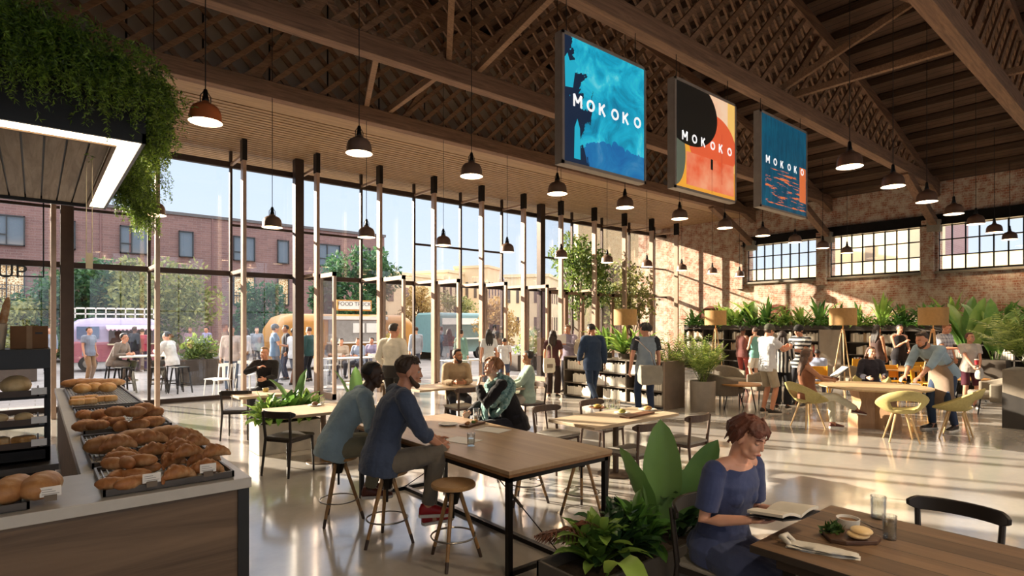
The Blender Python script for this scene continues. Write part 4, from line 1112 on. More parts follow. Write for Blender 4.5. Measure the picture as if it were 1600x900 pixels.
# folded napkin
q = P(1285, 862, ZF); t = thing('cloth_napkin', 'folded pale cloth napkin on the lower right table', 'napkin', (q.x, q.y, ZF), R(-72))
NAP = plain('#c9c3b8', .9, 0, .06, 20, .2)
for k, (a, l, z) in enumerate(((0, .30, 0), (4, .29, .008), (-3, .27, .016))):
    mb = MB(); rings = []
    for i in range(13):
        u = i/12; x = (u-.5)*l; w = .035+.02*math.sin(u*3)-.012*u
        rings.append([V((x, -w+.004*math.sin(i*1.3), z)), V((x, -w*.3, z+.006+.004*math.sin(i+k))), V((x, w*.4, z+.007+.003*math.cos(i*1.2+k))), V((x, w+.004*math.cos(i), z+.001)), V((x, w, z)), V((x, -w, z))])
    mb.loft(rings); mb.build('fold', NAP, t, rz=R(a), smooth=True)
MB().tube([(-.14, -.02, .02), (-.17, 0, .035), (-.15, .03, .04), (-.12, .02, .02)], [.012, .016, .014, .01], 8, cap='round').build('folded_corner', NAP, t, smooth=True)
# things on the communal table
ZC = .766
def onp(px, py, z): return P(px, py, z)
q = onp(736, 697, ZC); glass_cup((q.x, q.y, ZC), 'glass of water beside the navy man on the big table', .036, .11)
q = onp(744, 657, ZC); glass_cup((q.x, q.y, ZC), 'glass in front of the scarf woman on the big table', .036, .13, .4)
q = onp(738, 664, ZC)
t = thing('serving_board', 'wooden board with small snacks in the middle of the big table', 'board', (q.x, q.y, ZC), R(20))
MB().prism([(-.16, -.06), (.16, -.06), (.17, .05), (-.15, .06)], 0, .018).build('board', wood('#4a3020', '#6d4b33', 'X', 2, .5), t, bev=.004)
for k, (dx, dy) in enumerate(((-.1, 0), (-.05, .02), (.02, 0), (.08, .01))): MB().ell((dx, dy, .03), (.025, .022, .016)).build('snack', (CR, RS, leafm('#3c5a2a', '#7f9448'), RS)[k], t, smooth=True)
for px, py, lb in ((770, 672, 'white sheet of paper lying by the scarf woman on the big table'), (722, 688, 'white menu sheet lying beside the glass of water on the big table')):
    q = onp(px, py, ZC); o = MB().box(-.11, .11, -.15, .15, 0, .003).build('paper_sheet', WHITE, loc=(q.x, q.y, ZC), rz=R(15)); tag(o, lb, 'paper')
q = onp(700, 664, ZC); t = thing('plate', 'white plate near the navy man\'s arm on the big table', 'plate', (q.x, q.y, ZC))
MB().lathe([(0, 0), (.06, 0), (.1, .015), (.098, .018), (.06, .005), (0, .005)], n=28).build('plate_body', WHITE, t, smooth=True)
q = onp(683, 688, ZC); t = thing('plate', 'plate with an orange snack at the table edge by the navy man', 'plate', (q.x, q.y, ZC))
MB().lathe([(0, 0), (.05, 0), (.085, .014), (.083, .017), (.05, .005), (0, .005)], n=28).build('plate_body', plain('#6b4a30', .5), t, smooth=True); MB().ell((0, 0, .025), (.045, .03, .018)).build('snack', plain('#b9752c', .5), t, smooth=True)

# dining tables in the middle
def ped_table(px, py, w, d, rz, z, label, mat=None):
    """px,py: centre of tabletop in the photo"""
    q = P(px, py, z); t = thing('pedestal_table', label, 'table', (q.x, q.y, 0), R(rz))
    MB().box(-w/2, w/2, -d/2, d/2, z-.035, z).build('tabletop', mat or wood('#ab9478', '#cab496', 'X', .8, .5), t, bev=.004)
    n = (-w*.28, w*.28) if w > 1.3 else (0,)
    for x in n:
        MB().lathe([(0, 0), (.22, 0), (.22, .012), (.04, .03), (.035, .04), (.035, z-.06), (.09, z-.035), (0, z-.035)], n=20).build('pedestal', plain('#6d5a49', .45, .3), t, auto=30)
    return t, q
ZM = .7
tm, qm = ped_table(962, 650, 1.55, .72, 0, ZM, 'pale wooden pedestal table in the middle of the hall')
for dx, dy, rz, lb in ((-.42, -.6, 0, 'brown chair at the near left side of the middle pedestal table'), (.48, -.62, 0, 'brown chair at the near right side of the middle pedestal table'), (-.4, .6, 180, 'brown chair behind the left half of the middle pedestal table'), (.45, .6, 180, 'brown chair behind the right half of the middle pedestal table')):
    chair(('brown', 'grey'), (qm.x+dx, qm.y+dy, 0), R(rz), lb)
def plate(px, py, z, label, food=None, r=.11, mat=None, board=False):
    q = P(px, py, z); t = thing('plate', label, 'plate', (q.x, q.y, z))
    MB().lathe([(0, 0), (r*.6, 0), (r, .014), (r*.98, .017), (r*.6, .005), (0, .005)], n=24).build('plate_body', mat or WHITE, t, smooth=True)
    if food: MB().ell((0, 0, .03), (r*.5, r*.45, .028), 12, 8).build('food', plain(food, .6, 0, .25, 30), t, smooth=True)
plate(934, 638, ZM, 'plate with yellow food on the middle table', '#a88a3a', .12, plain('#7a4a2c', .5)); plate(972, 646, ZM, 'small plate with salad on the middle table', '#9a8f3f', .1)
plate(1012, 641, ZM, 'plate with a round bread roll on the middle table', '#c09257', .12); q = P(996, 649, ZM)
t = thing('serving_board', 'brown serving board at the right of the middle table', 'board', (q.x, q.y, ZM), R(5)); MB().box(-.28, .28, -.07, .07, 0, .02).build('board', wood('#5a3520', '#7d5030', 'X', 2, .5), t, bev=.004)
for px, py, lb in ((948, 638, 'left glass at the back of the middle table'), (957, 637, 'second glass at the back of the middle table'), (965, 639, 'right glass at the back of the middle table')): q = P(px, py, ZM); glass_cup((q.x, q.y, ZM), lb, .036, .12, .3)
# table behind the man in light blue, with chairs and the white planter
t1, q1 = ped_table(505, 637, 1.3, .85, 0, .7, 'pale wooden table behind the man in light blue')
chair(('black', 'black'), (*P(452, 738).xy, 0), R(-60), 'black chair with a round backrest left of the white planter')
plate(492, 634, .7, 'small brown plate on the table behind the man in light blue', '#6b4a33', .09); q = P(503, 632, .7); glass_cup((q.x, q.y, .7), 'glass on the table behind the man in light blue', .036, .12, .2)
chair(('black', 'black'), (*P(373, 684).xy, 0), R(-30), 'black chair standing alone in front of the closed glazing')
t2, q2 = ped_table(412, 614, .9, .7, 0, .72, 'small wooden table in front of the man in black')
q = P(415, 612, .72); t = thing('snack_cup', 'small yellow snack cup on the small table by the man in black', 'cup', (q.x, q.y, .72)); MB().lathe([(0, 0), (.04, 0), (.05, .06), (0, .065)], n=16).build('cup_body', plain('#c9b26a', .5), t, smooth=True)
t3, q3 = ped_table(700, 602, 1.6, .75, 0, .72, 'pale table behind the big table where the man in beige sits', None)
for dx, dy, rz, lb in ((-.2, -.7, 0, 'dark chair in front of the man in beige'), (.55, -.65, 0, 'dark chair left of the scarf woman at the rear table')): chair(('brown', 'grey'), (q3.x+dx, q3.y+dy, 0), R(rz), lb)
t4, q4 = ped_table(600, 596, 1.2, .7, 0, .72, 'small rear table behind the two men')
q = P(725, 599, .72); t = thing('paper_cup', 'white paper cup in front of the man in beige', 'cup', (q.x, q.y, .72)); MB().lathe([(0, 0), (.03, 0), (.04, .11), (0, .11)], n=16).build('cup_body', WHITE, t, smooth=True)
t5, q5 = ped_table(790, 604, .9, .7, 0, .72, 'small table left of the woman in pale green')
chair(('brown', 'grey'), (*P(828, 668).xy, 0), R(75), 'brown chair under the woman in pale green')

# round table group at the right
q = P(1366, 603, .72); RTX, RTY = q.x, q.y
T = thing('round_table', 'large round wooden table on a wide curved pedestal', 'table', (RTX, RTY, 0))
MB().lathe([(0, .685), (.78, .685), (.86, .70), (.86, .72), (0, .72)], n=64).build('tabletop', wood('#a58a66', '#c7ac85', 'X', .7, .45), T, auto=35)
mb = MB()
for s in (0, 120, 240):
    rings = []
    for i in range(13):
        z = .685*i/12; k = math.cos(PI*(i/12-.15)); hw = .28+.12*abs(k)
        M_ = Matrix.Rotation(R(s+20), 4, 'Z')
        rings.append([M_ @ V(p) for p in ((.02, -hw*.6, z), (.1+hw*.7, -.05-hw*.25, z), (.1+hw*.7, .05+hw*.25, z), (.02, hw*.6, z))])
    mb.loft(rings)
mb.build('pedestal', wood('#8f6c4c', '#b08a66', 'Z', .8, .5), T, auto=30)
OLV = plain('#a89a62', .75, 0, .1, 30, .1); LWD = wood('#b08d5e', '#d6b483', 'Z', 2, .5)
def mk_shell(kind):
    t = thing('shell_chair', '-', 'chair'); rings = []; n = 24
    # bowl surface: rows from seat centre to rim
    mb = MB(); rows = []
    for i in range(9):
        u = i/8; row = []
        for j in range(n+1):
            a = 2*PI*j/n; bk = .5-.5*math.sin(a)   # 1 at back (-y)
            r_ = .08+.23*u**.8; zz = .44+(.03+.34*bk**1.2)*u**1.8
            row.append(V((r_*1.1*math.cos(a), r_*math.sin(a)-.05*bk*u, zz)))
        rows.append(row)
    vs = [p for r_ in rows for p in r_]; W = n+1; fs = []
    for i in range(8):
        for j in range(n):
            a = 2*PI*(j+.5)/n; bk = .5-.5*math.sin(a)
            if 3 <= i <= 5 and bk > .82: continue
            fs.append((i*W+j, i*W+j+1, (i+1)*W+j+1, (i+1)*W+j))
    fs.append(tuple(range(n))); mb.add(vs, fs); mb.build('shell', OLV, t, smooth=True, solid=.025)
    for a in (45, 135, 225, 315):
        c, s = math.cos(R(a)), math.sin(R(a)); MB().tube([(.13*c, .13*s, .42), (.28*c, .27*s, 0)], [.018, .011], 8).build('leg', LWD, t)
    return t
shell = Maker(mk_shell)
q = P(1262, 668); shell(1, (q.x, q.y, 0), face(q, (RTX, RTY))+R(8), 'olive shell chair under the reading woman')
q = P(1408, 689); shell(1, (q.x, q.y, 0), face(q, (RTX+.2, RTY)), 'olive shell chair seen from behind, right of the round pedestal')
q = P(1494, 684); shell(1, (q.x, q.y, 0), face(q, (RTX, RTY))+R(10), 'olive shell chair with its back to the big grey planter')
q = P(1362, 640); shell(1, (q.x, q.y, 0), face(q, (RTX, RTY)), 'olive shell chair behind the round table')
q = P(1430, 600, .73); o = MB().box(-.09, .09, -.07, .07, 0, .012).build('cleaning_cloth', WHITE, loc=(q.x-.0, q.y, .722), rz=.4, bev=.004); tag(o, 'white cleaning cloth under the hands of the bearded waiter', 'cloth')

# tripod floor lamps
def mk_lamp(kind):
    t = thing('floor_lamp', '-', 'lamp')
    MB().lathe([(.3, 1.78), (.3, 2.2), (.295, 2.2), (.295, 1.78)], n=40).build('lamp_shade', plain('#a9824e', .7, 0, .1, 20, .1), t, smooth=True, auto=50)
    MB().ell((0, 0, 1.96), (.06, .06, .08)).build('bulb', emis('#ffcf8c', 9), t, smooth=True)
    MB().lathe([(0, 1.6), (.04, 1.6), (.04, 1.68), (.015, 1.7), (.015, 1.9), (0, 1.9)], n=12).build('stem', LWD, t)
    for a in (90, 210, 330):
        c, s = math.cos(R(a)), math.sin(R(a)); MB().tube([(.03*c, .03*s, 1.66), (.3*c, .3*s, 0)], [.016, .013], 8).build('leg', LWD, t)
    return t
flamp = Maker(mk_lamp)
def fl(px, d, lb, sc=1):
    p = D(px, HY, d); flamp(1, (p.x, p.y, 0), 0, lb, None, sc)
    ld = bpy.data.lights.new('lamp_light', 'POINT'); ld.energy = 25; ld.color = (1, .75, .45); ld.shadow_soft_size = .06; lo = bpy.data.objects.new('lamp_light', ld); COL.objects.link(lo); lo.location = (p.x, p.y, 2.0*sc)
fl(1317, 14, 'tripod floor lamp with a tan drum shade before the taupe bookcase end'); fl(1458, 13.5, 'tripod floor lamp with a tan drum shade behind the waiter')
fl(1118, 16.5, 'floor lamp with a drum shade left of the long bookcase'); fl(977, 15, 'floor lamp with a drum shade above the low bookcase')

# ================================================================== BOOKCASES AND BOOKS
DK = plain('#3a332d', .6, 0, .1); TAUPE = plain('#8c7f70', .7, 0, .06)
bookc = ['#a59c8b', '#85796a', '#bcb3a2', '#983530', '#5a5249', '#c6beaf', '#43505f', '#93795a', '#2a2626']
BKM = [plain(c, .7, 0, .05) for c in bookc]
def mk_book(k):
    i, w = k; o = MB().box(-.085, .085, -w/2, w/2, 0, .235)
    o.mi = 1; o.box(-.075, .087, -w/2+.003, w/2-.003, .004, .231); 
    ob = o.build('book', [BKM[i], plain('#e8e2d4', .9)]); tag(ob, '-', 'book'); return ob
book = Maker(mk_book)
def fill(x, y0, y1, z, label, group, n, rr, hgt=1.0, front=-1, cols=None):
    y = y0; c = 0
    while y < y1-.02 and c < n:
        w = rr.choice((.03, .04, .05)); k = rr.choice(cols or (0, 0, 1, 1, 2, 4, 4, 5, 8, 7, 6))
        abook(k, w, (x, y+w/2, z), label, group, hgt*rr.uniform(.82, 1.05)); y += w+.001; c += 1
rr = random.Random(21)
NBK = [0]; REST = [MB() for _ in bookc]
def abook(c, w, loc, label, group, sc):
    if NBK[0] < 298:
        NBK[0] += 1; book((c, .04), loc, PI, label, group, (1, w/.04, sc))
    else: REST[0].mi = c; REST[0].box(loc[0]-.085, loc[0]+.085, loc[1]-w/2, loc[1]+w/2, loc[2], loc[2]+.235*sc)
# low double bookcase (front faces -X)
BX, BY0, BY1 = 10.15, 7.2, 10.15
t = thing('low_bookcase', 'low taupe bookcase full of books behind the man in the blue suit', 'bookcase', (BX, BY0, 0))
mb = MB(); L_ = BY1-BY0
for z in (.05, .36, .67, .98): mb.box(0, .7, 0, L_, z, z+.025)
for y in (.0, L_*.33, L_*.66, L_-.03): mb.box(.0, .7, y, y+.03, .05, 1.0)
mb.box(.33, .36, 0, L_, .05, 1.0); mb.build('shelving', plain('#6d6153', .6), t)
MB().box(-.01, .72, -.05, -.005, 0, 1.02).build('end_panel', plain('#7d6b5b', .65), t); MB().box(.03, .68, 0, L_, 0, .05).build('plinth', BLACK, t)
nb = 0
for r_, z in enumerate((.075, .385, .695)):
    nm = ('bottom', 'middle', 'top')[r_]
    for s in range(3):
        ya = BY0+.03+L_*.33*s; yb = ya+L_*.33-.05
        side = ('right', 'middle', 'left')[s]
        red = (s == 1 and r_ == 1)
        fill(BX+.12, ya, yb-(.25 if (s+r_) % 2 else .05), z, 'book in the %s bay of the %s row of the low bookcase' % (side, nm), 'books in the %s bay, %s row of the low bookcase' % (side, nm), 26, rr, 1.0, -1, None)
fill(BX+.1, BY0+1.62, BY0+1.86, .385, 'red bound book in the middle row of the low bookcase', 'red books of the low bookcase', 9, rr, 1.05, -1, (3,))
# long bookcase along the brick wall
WX = 20.0
def longcase(y0, y1, label, gaps=()):
    t = thing('tall_bookcase', label, 'bookcase', (WX, y0, 0)); mb = MB(); W = y1-y0; n = max(1, int(round(W/.85)))
    for z in (.05, .43, .82, 1.21, 1.6): mb.box(0, .4, 0, W, z, z+.03)
    for i in range(n+1): y = (W-.03)*i/n; mb.box(0, .4, y, y+.03, .05, 1.62)
    mb.box(.38, .4, 0, W, .05, 1.62); mb.build('shelving', plain('#453d35', .6), t); return t, n, W
for y0, y1, lb, key in ((.6, 7.3, 'long dark bookcase right of the taupe panel, under the planting', 'right'), (8.05, 13.2, 'long dark bookcase left of the taupe panel, under the planting', 'left')):
    t, n, W = longcase(y0, y1, lb)
    for i in range(n):
        for r_, z in enumerate((.46, .85, 1.24)):
            if rr.random() < (.38 if key == 'right' and i > n*.6 else .12): continue
            ya = y0+(W-.03)*i/n+.04; yb = ya+(W-.03)/n-.06; ln = rr.uniform(.45, .95)
            k = 0; y = ya
            while y < ya+(yb-ya)*ln:
                w = rr.choice((.04, .05, .06)); c = rr.choice((0, 1, 2, 2, 5, 5, 7, 4, 3) if rr.random() < .25 else (0, 1, 2, 5, 5, 7))
                abook(c, w, (WX+.12, y+w/2, z), 'book on the %s shelf of the long bookcase, %s part' % (('lower', 'middle', 'upper')[r_], key), 'books on the %s shelf of the long bookcase, %s part' % (('lower', 'middle', 'upper')[r_], key), rr.uniform(.95, 1.3)); y += w+.002
o = MB().box(0, .55, 0, .68, 0, 1.63).build('storage_cabinet', TAUPE, loc=(WX-.1, 7.33, 0), bev=.006); tag(o, 'plain taupe cabinet between the two parts of the long bookcase', 'cabinet')

if REST[0].v:
    o = REST[0].build('books', BKM); tag(o, 'more books filling the far shelves of the long bookcase', 'books', kind='stuff')
# ================================================================== PEOPLE
def skinm(c): return plain(c, .5, 0, .06, 12, sss=.08)
SK = {'pale': '#d9a88c', 'fair': '#c98f72', 'tan': '#a87252', 'brown': '#6e4630', 'dark': '#3c2519'}
def ik(a, b, l1, l2, pole):
    a = V(a); b = V(b); d = b-a; L_ = d.length
    if L_ > (l1+l2)*.995: b = a+d.normalized()*(l1+l2)*.995; d = b-a; L_ = d.length
    u = d.normalized(); x = (l1*l1-l2*l2+L_*L_)/(2*L_); h = math.sqrt(max(0, l1*l1-x*x))
    p = V(pole)-u*V(pole).dot(u)
    if p.length < 1e-5: p = V((0, 0, 1))-u*u.z
    return a+u*x+p.normalized()*h, b
def ering(c, s, f, rx, ry, n=20, e=2.3):
    out = []
    for j in range(n):
        a = 2*PI*j/n; ca, sa = math.cos(a), math.sin(a)
        out.append(c+s*(rx*abs(ca)**(2/e)*(1 if ca > 0 else -1))+f*(ry*abs(sa)**(2/e)*(1 if sa > 0 else -1)))
    return out
def clothm(c, pattern=None, c2=None):
    if not pattern: return plain(c, .85, 0, .12, 7, .35, 24, spec=.2, sheen=.15)
    key = ('cloth', c, pattern, c2)
    if key in _mats: return _mats[key]
    m, nt, N, L, b = newmat('patterned cloth'); tc = N.new('ShaderNodeTexCoord'); sp = N.new('ShaderNodeSeparateXYZ'); L.new(tc.outputs['Object'], sp.inputs[0])
    def st(ax, per, w): return mth(N, L, 'LESS_THAN', mth(N, L, 'FRACT', mth(N, L, 'DIVIDE', sp.outputs[ax], per)), w)
    if pattern == 'stripes': col = mixc(N, L, st('Z', .085, .5), lin(c), lin(c2))
    elif pattern == 'bars': col = mixc(N, L, st('X', .07, .45), lin(c), lin(c2))
    elif pattern == 'plaid':
        col = mixc(N, L, mth(N, L, 'MULTIPLY', mth(N, L, 'ADD', st('Z', .09, .3), st('X', .09, .3)), .45), lin(c), lin(c2))
    else:
        n = noise_t(N, L, coords(N, L), 30, 6, .7); col = ramp(N, L, n, [(.35, lin(c)), (.62, lin(c2))])
    L.new(col, b.inputs['Base Color']); b.inputs['Roughness'].default_value = .9
    bump(N, L, noise_t(N, L, coords(N, L), 20, 4), b, .3, .01)
    _mats[key] = m; return m

def person(label, loc, rz, ht=1.75, seat=None, skin='fair', hair='#2a1c14', style='short', top='#777777', bottom='#333a48', shoes='#2b2420',
           hands=None, feet=None, lean=0.0, slump=0.0, yaw=0.0, pitch=0.0, roll=0.0, female=False, sleeve='long', legs='trousers', q=0, tuck=False,
           pat=None, top2=None, beard=None, jacket=False, scarf=None, apron=None, hat=None, extras=(), twist=0, group=None, grip=.45, sole='#d8d2c8', wide=1.0, pelvis_off=(0, 0), smile=False, split=False, sho=0.0):
    """local frame: x right, y forward, z up. q: 0 far, 1 mid, 2 near. hands/feet: local targets (right, left)"""
    S = ht/1.75; vox = (.014, .0085, .0052)[q]; vox = vox*S
    T = thing('person', label, 'person', loc, rz, group)
    up = V((0, 0, 1)); X = V((1, 0, 0)); Y = V((0, 1, 0))
    fw = .9 if female else 1.0
    pz = (seat+.085*S) if seat is not None else .915*S
    pel = V((pelvis_off[0], pelvis_off[1], pz))
    if seat is None and lean: pel = pel+V((0, -.10*lean/45, -.01))
    def rotx(v, a): return Matrix.Rotation(-R(a), 3, 'X') @ V(v)
    u1 = rotx((0, 0, 1), lean*.75); u2 = rotx((0, 0, 1), lean+slump)
    f1 = rotx((0, 1, 0), lean*.75); f2 = rotx((0, 1, 0), lean+slump)
    TW = Matrix.Rotation(R(twist), 3, 'Z'); sx = TW @ X; f2 = TW @ f2; u2 = TW @ u2 if not twist else u2
    waist = pel+u1*.20*S; chest = waist+u2*.16*S; shl = chest+u2*.135*S; neck = chest+u2*.185*S
    hw = (.185 if not female else .158)*S*wide
    shR = shl+sx*hw-f2*.01+V((0, 0, sho)); shL = shl-sx*hw-f2*.01+V((0, 0, sho))
    # head
    hm = Matrix.Rotation(R(-yaw), 3, 'Z') @ Matrix.Rotation(-R(pitch), 3, 'X') @ Matrix.Rotation(R(roll), 3, 'Y')
    nd = (u2+V((0, 0, 1))*.6+f2*.18).normalized()
    hb = neck+nd*(.046 if not female else .056)*S; K = S*(.97 if female else 1.0)
    hc = hb+hm @ V((0, .018, .098))*K
    def H(p): return hc+hm @ (V(p)*K)
    # arms
    ua, fa = .285*S, .25*S
    if hands is None: hands = ((.24, .06, .80), (-.24, .06, .80))
    arms = []
    for i, (sh, sgn) in enumerate(((shR, 1), (shL, -1))):
        h = hands[i]; pole = (sgn*.55, -.6, -.6)
        if len(h) > 3: pole = h[3]
        hx = V(h[:3])*(1 if seat is not None or len(h) > 4 else S)
        el, wr = ik(sh, hx, ua, fa, pole); arms.append((sh, el, wr, sgn))
    # legs
    th, sn = .425*S, .41*S; hpw = .092*S
    if feet is None:
        feet = ((.1, .02), (-.1, -.02)) if seat is None else ((.12, .42), (-.12, .38))
    lg = []
    for i, sgn in ((0, 1), (1, -1)):
        f_ = feet[i]; fz = f_[2] if len(f_) > 2 else 0.0; hp = pel+V((sgn*hpw, 0, -.02*S))
        ank = V((f_[0], f_[1], fz+.085*S)); pole = f_[3] if len(f_) > 3 else ((sgn*.12, 1, .25) if seat is None else (sgn*.15, 1, .9))
        kn, an = ik(hp, ank, th, sn, pole); lg.append((hp, kn, an, sgn, f_[4] if len(f_) > 4 else None, fz))
    nn = 12 if q == 0 else 18
    # ---------------- body
    mb = MB()
    def torso(mb, e, low=-.07, top_=True, hem=0, flare=0):
        rg = [(pel+u1*low*S, X, f1, .150+e+flare, .105+e+flare), (pel+u1*.02*S, X, f1, (.168 if not female else .172)+e+flare*.6, .118+e+flare*.6)]
        rg += [(waist-u1*.05*S, X, f1, (.148 if not female else .132)+e, .108+e), (waist+u2*.02*S, sx, f2, (.146 if not female else .126)+e, .106+e),
               (chest-u2*.01, sx, f2, (.168*wide if not female else .145)+e, (.118 if not female else .115)+e), (chest+u2*.07*S, sx, f2, (.178*wide if not female else .152)+e, (.112 if not female else .105)+e),
               (shl-u2*(.006 if sleeve == 'dress' and e else 0), sx, f2, (.150*wide if not female else .128)+e*.8, .082+e*.6)]
        if not (sleeve == 'dress' and e): rg.append((shl+u2*.045*S, sx, f2, .085*wide+e*.5, .06+e*.4))
        else: rg.append((shl+u2*.022*S, sx, f2, .12, .074))
        mb.loft([ering(c, s, f, rx*S, ry*S, nn+4) for c, s, f, rx, ry in rg])
        if female: 
            for s_ in (-1, 1): mb.ell(chest+u2*.0+sx*s_*.06*S+f2*.072*S, (.052*S+e*.6,)*3, 12, 8)
    torso(mb, 0)
    for sh, el, wr, sgn in arms:
        mb.tube([neck-u2*.02, neck.lerp(sh, .6)+u2*.005, sh], [.045*S, .045*S, .05*S], nn, 'round')
        g = .9 if female else 1
        mb.tube([sh, sh.lerp(el, .45), el, el.lerp(wr, .35), wr], [.052*S*g, .046*S*g, .036*S*g, .036*S*g, .025*S*g], nn, 'round')
    for hp, kn, an, sgn, fd, fz in lg:
        mb.tube([hp, hp.lerp(kn, .35), kn, kn.lerp(an, .35), an], [.082*S, .076*S, .052*S, .052*S, .036*S], nn, 'round')
        mb.tube([an, an+V((0, .03, -.04*S))], [.036*S, .035*S], nn, 'round')
    mb.tube([neck-u2*.03, hb+nd*.03, hc-hm @ V((0, .02, .03))], [.06*S*fw, .054*S*fw, .05*S*fw], nn, 'round')
    mb.ell(H((0, -.014, .026)), (.073*K, .092*K, .09*K), 20, 16, Matrix(hm))
    mb.ell(H((0, .022, -.03)), (.060*K, .066*K, .078*K), 18, 14, Matrix(hm))
    mb.ell(H((0, .052, -.082)), (.030*K, .030*K, .024*K), 12, 8, Matrix(hm))
    if q: 
        mb.tube([H((-.048, .035, -.06)), H((0, .058, -.088)), H((.048, .035, -.06))], [.018*K, .02*K, .018*K], 10, 'round')
        mb.tube([H((-.036, .071, .032)), H((0, .08, .034)), H((.036, .071, .032))], [(.011 if not female else .0075)*K]*3, 10, 'round')
        for s_ in (-1, 1): mb.ell(H((s_*.034, .060, -.02)), (.026*K, .022*K, .026*K), 10, 8)
        mb.tube([H((-.02, .084, -.055)), H((0, .09, -.054)), H((.02, .084, -.055))], [.006*K, .0085*K, .006*K], 10, 'round')
    mb.tube([H((0, .083, .018)), H((0, .094, -.008)), H((0, .099 if not female else .095, -.019))], [.0085*K, .0095*K*fw, .0125*K*fw*fw], 10, 'round')
    for s_ in (-1, 1): mb.ell(H((s_*.074, -.008, -.004)), (.01*K, .02*K, .031*K), 10, 8, Matrix(hm))
    # hands
    for i, (sh, el, wr, sgn) in enumerate(arms):
        d = (wr-el).normalized(); spec = hands[i]
        if len(spec) > 4 and spec[4] is not None: d = V(spec[4]).normalized()
        inn = V((-sgn, .15, 0)) if len(spec) < 6 else V(spec[5])
        pn = (inn-d*inn.dot(d)); pn = pn.normalized() if pn.length > .05 else V((0, 0, -1)); wd = d.cross(pn).normalized()
        if wd.dot(V((0, 1, .3))) < 0: wd = -wd    # thumb side
        k = S*(.93 if female else 1); pm = wr+d*.045*k
        rings = [ering(wr+d*t_*k, wd, pn, w_*k, .013*k, 12) for t_, w_ in ((-.01, .022), (.02, .032), (.055, .04), (.085, .04), (.093, .034))]
        mb.loft(rings)
        gp = grip if len(spec) < 7 else spec[6]
        fr = .0085*k if q else .011*k
        for j, (o, ln) in enumerate(((.029, .068), (.0098, .076), (-.0098, .070), (-.028, .055))):
            p = wr+d*.082*k+wd*o*k; dd = d.copy(); pts = [p-d*.02*k, p]
            for s_, l_ in ((1, .42), (2, .33), (3, .25)):
                an_ = gp*(.9+.1*j); dd = (dd*math.cos(an_)+pn*math.sin(an_)).normalized(); dd2 = dd
                p = p+dd*ln*l_*k; pts.append(p.copy()); 
                pn_ = pn
            mb.tube(pts, [fr, fr, fr*.95, fr*.88, fr*.75], 8, 'round')
        p = wr+d*.022*k+wd*.024*k; td = (wd*.75+d*.75+pn*.35).normalized(); p1 = p+td*.04*k; p2 = p1+(d+pn*.5+wd*.25).normalized()*.034*k
        mb.tube([p, p1, p2], [fr*1.35, fr*1.15, fr*.9], 8, 'round')
    SKM = skinm(SK.get(skin, skin))
    body = mb.build('body', SKM, T, voxel=vox, sm=2 if q else 1)
    # ---------------- clothes
    TM = clothm(top, pat, top2); e = .014 if not jacket else .024
    def cap_tube(mb, pts, rad): mb.tube(pts, rad, nn)
    mb = MB(); low = -.10 if not tuck else -.0
    if jacket: low = -.16
    if seat is not None: low = max(low, -.10)
    if sleeve == 'dress': low = -.07
    torso(mb, e, low, flare=(.022 if seat is None else .03) if not tuck else 0)
    if sleeve != 'none':
        for sh, el, wr, sgn in arms:
            if sleeve == 'dress': mb.tube([neck.lerp(sh, .66)-u2*.01, sh], [.042*S, .052*S+e*.7], nn, 'round')
            else: mb.tube([neck-u2*.025, neck.lerp(sh, .6), sh], [.045*S, .05*S+e*.6, .055*S+e], nn, 'round')
            w_ = e+(.004 if q else 0)
            if sleeve in ('long', 'rolled'):
                t_ = .93 if sleeve == 'long' else .3
                cap_tube(mb, [sh-(el-sh)*.08, sh, sh.lerp(el, .45), el, el.lerp(wr, min(.35, t_*.6)), el.lerp(wr, t_)], [.045*S, .054*S+w_, .05*S+w_, .042*S+w_, .041*S+w_*.9, (.028*S+w_*.8) if t_ > .5 else .044*S+w_])
            elif sleeve == 'short': cap_tube(mb, [sh-(el-sh)*.08, sh, sh.lerp(el, .35), sh.lerp(el, .62)], [.045*S, .056*S+e, .058*S+e, .06*S+e])
            elif sleeve == 'dress': cap_tube(mb, [sh-(el-sh)*.05, sh, sh.lerp(el, .4), sh.lerp(el, .78)], [.045*S, .052*S+e, .054*S+e, .05*S+e])
    if not (female and sleeve in ('none', 'dress')): mb.tube([neck-u2*.045*S, neck+nd*.015], [.075*S, .062*S+e*.5], nn)
    shirt = mb.build('jacket' if jacket else ('dress_top' if sleeve == 'dress' else 'shirt'), TM, T, voxel=vox*1.15, sm=3 if q else 1, disp=((.018, .07) if sleeve != 'dress' else (.009, .1)) if q == 2 else ((.014, .09) if q == 1 else None))
    if q and sleeve in ('long', 'rolled') and not scarf and not female:
        mb = MB(); c0 = neck-u2*.028*S
        mb.loft([ering(c0+nd*z_*S, sx, f2, rx*S, ry*S, 24, 2) for z_, rx, ry in ((.0, .078, .068), (.035, .064, .06), (.05, .061, .058))], cap=False)
        mb.build('collar', TM, shirt, smooth=True, solid=.008)
    BM = clothm(bottom) if isinstance(bottom, str) else clothm(*bottom)
    mb = MB()
    rg = [(pel+u1*-.10*S, .145, .11), (pel+u1*-.0*S, .172, .128), (pel+u1*.11*S, .158, .118)]
    tk = .014 if tuck else 0
    if legs != 'none': mb.loft([ering(c, X, f1, (rx+.008+tk)*S, (ry+.006+tk)*S, nn+4) for c, rx, ry in rg])
